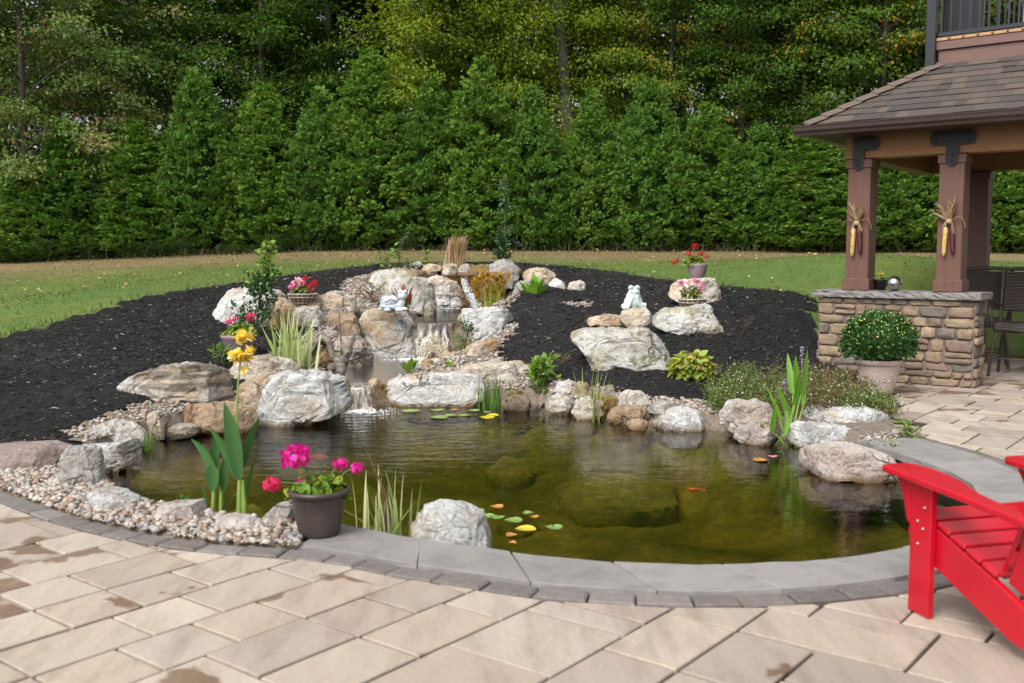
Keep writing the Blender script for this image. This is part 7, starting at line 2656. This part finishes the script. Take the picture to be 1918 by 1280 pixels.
VAR = {'green': broad(1, 13, 2.6, 3.0, 46, 4, 120, 'green'), 'green2': broad(2, 15, 4.5, 3.2, 46, 4, 115, 'green', trunk_r=.2), 'deep': broad(3, 15, 3.0, 3.2, 48, 4, 105, 'deep', trunk_r=.2),
       'deep2': broad(4, 16, 5.5, 3.0, 44, 4, 105, 'deep', trunk_r=.22), 'yellow': broad(5, 9.5, 2.2, 3.0, 48, 4, 125, 'yellow', .12, .09, .32, flat=.2), 'orange': broad(6, 13, 3.0, 3.0, 46, 4, 120, 'orange', .12, .14, .25),
       'blush': broad(7, 10.5, 2.2, 3.4, 42, 4, 120, 'blush', .12, .14, .3)}
FOREST = [  # photo column, distance, kind, scale, label
    (60, 27.6, 'blush', 1.0, 'maple with pinkish turning leaves reaching over the left end of the hedge'), (215, 29.5, 'blush', .8, 'smaller blushing maple behind the narrow left arborvitae'),
    (-120, 28.5, 'green', 1.0, 'green maple at the far left edge of the woods'), (330, 30.8, 'green', .95, 'green maple above the tall loose-topped arborvitae'), (500, 31.0, 'green', 1.0, 'bright green maple above the broad arborvitae'),
    (620, 32.2, 'green2', .95, 'tall green tree left of the yellow beech'), (800, 30.4, 'yellow', 1.05, 'yellow-green beech drooping over the middle of the hedge'), (925, 31.0, 'yellow', .95, 'second yellowing beech above the rusty arborvitae'),
    (1110, 31.5, 'yellow', .9, 'golden-leaved young tree by the grey bare trunk'), (1245, 31.2, 'orange', .9, 'young tree flecked with orange above the curly arborvitae'), (1380, 31.0, 'green', .9, 'green tree above the round arborvitae'),
    (1500, 31.6, 'orange', 1.0, 'tree with orange sprays left of the pavilion roof'), (1640, 30.8, 'orange', 1.05, 'orange-flecked tree directly above the pavilion roof corner'), (1790, 31.5, 'orange', 1.0, 'turning tree behind the railed deck'),
    (1930, 31.0, 'green', 1.0, 'green tree at the right edge behind the deck'), (2080, 32, 'green2', 1.0, 'tall tree beyond the right edge of the woods')]
k = 0
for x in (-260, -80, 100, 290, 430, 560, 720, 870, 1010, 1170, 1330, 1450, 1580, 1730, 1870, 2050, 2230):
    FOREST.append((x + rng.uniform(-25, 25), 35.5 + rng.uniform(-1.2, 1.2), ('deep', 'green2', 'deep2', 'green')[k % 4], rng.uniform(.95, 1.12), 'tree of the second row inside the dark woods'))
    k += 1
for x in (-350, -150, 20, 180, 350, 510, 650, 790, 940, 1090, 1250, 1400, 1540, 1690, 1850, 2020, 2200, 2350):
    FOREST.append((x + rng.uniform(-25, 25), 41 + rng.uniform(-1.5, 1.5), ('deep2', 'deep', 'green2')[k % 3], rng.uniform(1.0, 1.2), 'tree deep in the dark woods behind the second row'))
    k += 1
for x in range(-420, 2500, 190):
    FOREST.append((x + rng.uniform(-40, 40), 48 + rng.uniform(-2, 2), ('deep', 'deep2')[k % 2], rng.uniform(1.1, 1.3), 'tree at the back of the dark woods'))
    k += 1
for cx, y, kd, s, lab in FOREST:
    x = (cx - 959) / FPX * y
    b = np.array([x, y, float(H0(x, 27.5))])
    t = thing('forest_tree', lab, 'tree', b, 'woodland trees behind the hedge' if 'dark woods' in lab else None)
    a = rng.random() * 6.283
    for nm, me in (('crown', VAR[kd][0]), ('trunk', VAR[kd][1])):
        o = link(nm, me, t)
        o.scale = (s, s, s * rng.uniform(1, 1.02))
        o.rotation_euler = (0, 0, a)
# tall trunks whose crowns start above the picture
tk = []
for i, (cx, y, r, pale, lab) in enumerate([(1056, 31.0, .24, 1, 'thick grey bare trunk rising out of the picture above the slim arborvitae'), (1424, 33.0, .30, 0, 'pair of dark trunks joined low in the shaded woods'), (1388, 33.4, .22, 0, 'dark trunk left of the joined pair'),
                                        (352, 33.5, .22, 0, 'dark trunk above the tall loose-topped arborvitae'), (716, 33.0, .15, 0, 'slender dark trunk left of the yellow beech'), (545, 33.5, .16, 0, 'dark trunk behind the open-based arborvitae'), (1690, 34.0, .2, 0, 'dark trunk above the pavilion roof')]):
    x = (cx - 959) / FPX * y
    t = thing('tall_tree', lab, 'tree', (x, y, float(H0(x, 27.5))))
    tb = tube(MB(), catmull([(x, y, 1.0), (x + .1, y, 5), (x + rng.normal(0, .2), y, 10), (x + rng.normal(0, .3), y + .2, 17)], 6), np.linspace(r, r * .55, 19), 12)
    for q in range(7):
        z = rng.uniform(8.5, 15)
        a = rng.random() * 6.28
        tube(tb, catmull([(x, y, z), (x + math.cos(a), y + math.sin(a), z + .7), (x + 2.4 * math.cos(a), y + 2.4 * math.sin(a), z + 1.2)], 4), np.linspace(r * .3, .02, 9), 6)
    part('trunk', tb, M_BARKL if pale else M_BARK, t)
    n = 5000
    d = rng.normal(size=(n, 3)) * np.array([1.5, 1.5, 1.8])
    pp = np.array([x, y, 14.5]) + d
    part('crown', leaves(MB(), pp, rng.normal(size=(n, 3)) - np.array([0, 0, .3]), unit(np.array([0, 0, 1.]) + rng.normal(0, .5, (n, 3))), rng.uniform(.14, .24, n), rng.uniform(.09, .15, n), .14), FL['deep'], t)

# rough undergrowth at the foot of the hedge
und = broad(11, 1.5, .15, .75, 26, 2, 26, 'deep', .075, .025, .2, flat=.2)
for i, (cx, s, lab) in enumerate([(20, 1.0, 'scrubby undergrowth bush at the far left foot of the hedge'), (100, 1.1, 'bright scrub at the foot of the narrow left arborvitae'), (175, .8, 'low scrub in front of the first dark gap'), (280, 1.0, 'pale scrub at the foot of the wide leaning arborvitae'),
                                 (355, .9, 'scrub below the tall loose-topped arborvitae'), (440, .8, 'scrub between the bare feet of the left hedge'), (520, .9, 'scrub right of the broad arborvitae foot'), (600, .95, 'scrub under the open-based arborvitae'), (660, .6, 'small scrub below the tallest arborvitae'), (770, .7, 'scrub in the shade right of the tallest arborvitae')]):
    x = (cx - 959) / FPX * 26.6
    y = 26.5 + rng.uniform(-.2, .3)
    t = thing('undergrowth_bush', lab, 'bush', (x, y, float(H0(x, y))), 'scrub at the foot of the hedge')
    a = rng.random() * 6.28
    for nm, me in (('crown', und[0]), ('trunk', und[1])):
        o = link(nm, me, t)
        o.scale = (s * .75, s * .6, s * (.22 + .28 * ((i * 7) % 5) / 4))
        o.rotation_euler = (0, 0, a)
# forest litter strip and dry stems under the hedge
N = 5200
q = np.stack([rng.uniform(-16, 17, N), rng.uniform(25.9, 28.8, N)], 1)
dm = blades(MB(), np.c_[q, H0(q[:, 0], q[:, 1]) - .02], rng.random(N) * 6.28, rng.uniform(.1, .9, N), rng.uniform(.08, .40, N) * np.where(q[:, 1] < 26.4, .4, 1), rng.uniform(.012, .03, N), .7, 2)
solo('dry_undergrowth', dm, leafy('dry_stem', [(.10, .065, .03), (.15, .10, .05), (.07, .06, .025), (.06, .075, .025)], .9, .15), 'brown dry weeds and litter along the foot of the hedge', 'undergrowth', kind='stuff')
m = NT('forest_floor')
m.base(m.ramp(m.noise(m.obj((1, 1, 1), False), 3, 6, .7), [(.3, (.018, .014, .008)), (.7, (.06, .042, .022))]))
m.rough(.95)
solo('forest_ground', grid_mesh(np.arange(-40, 41, 2.0), np.concatenate([[26.75], np.arange(28, 70, 2.0)]), lambda x, y: H0(x, y) + .03 + .0 * x, lambda x, y: x == x), m.m, kind='structure')
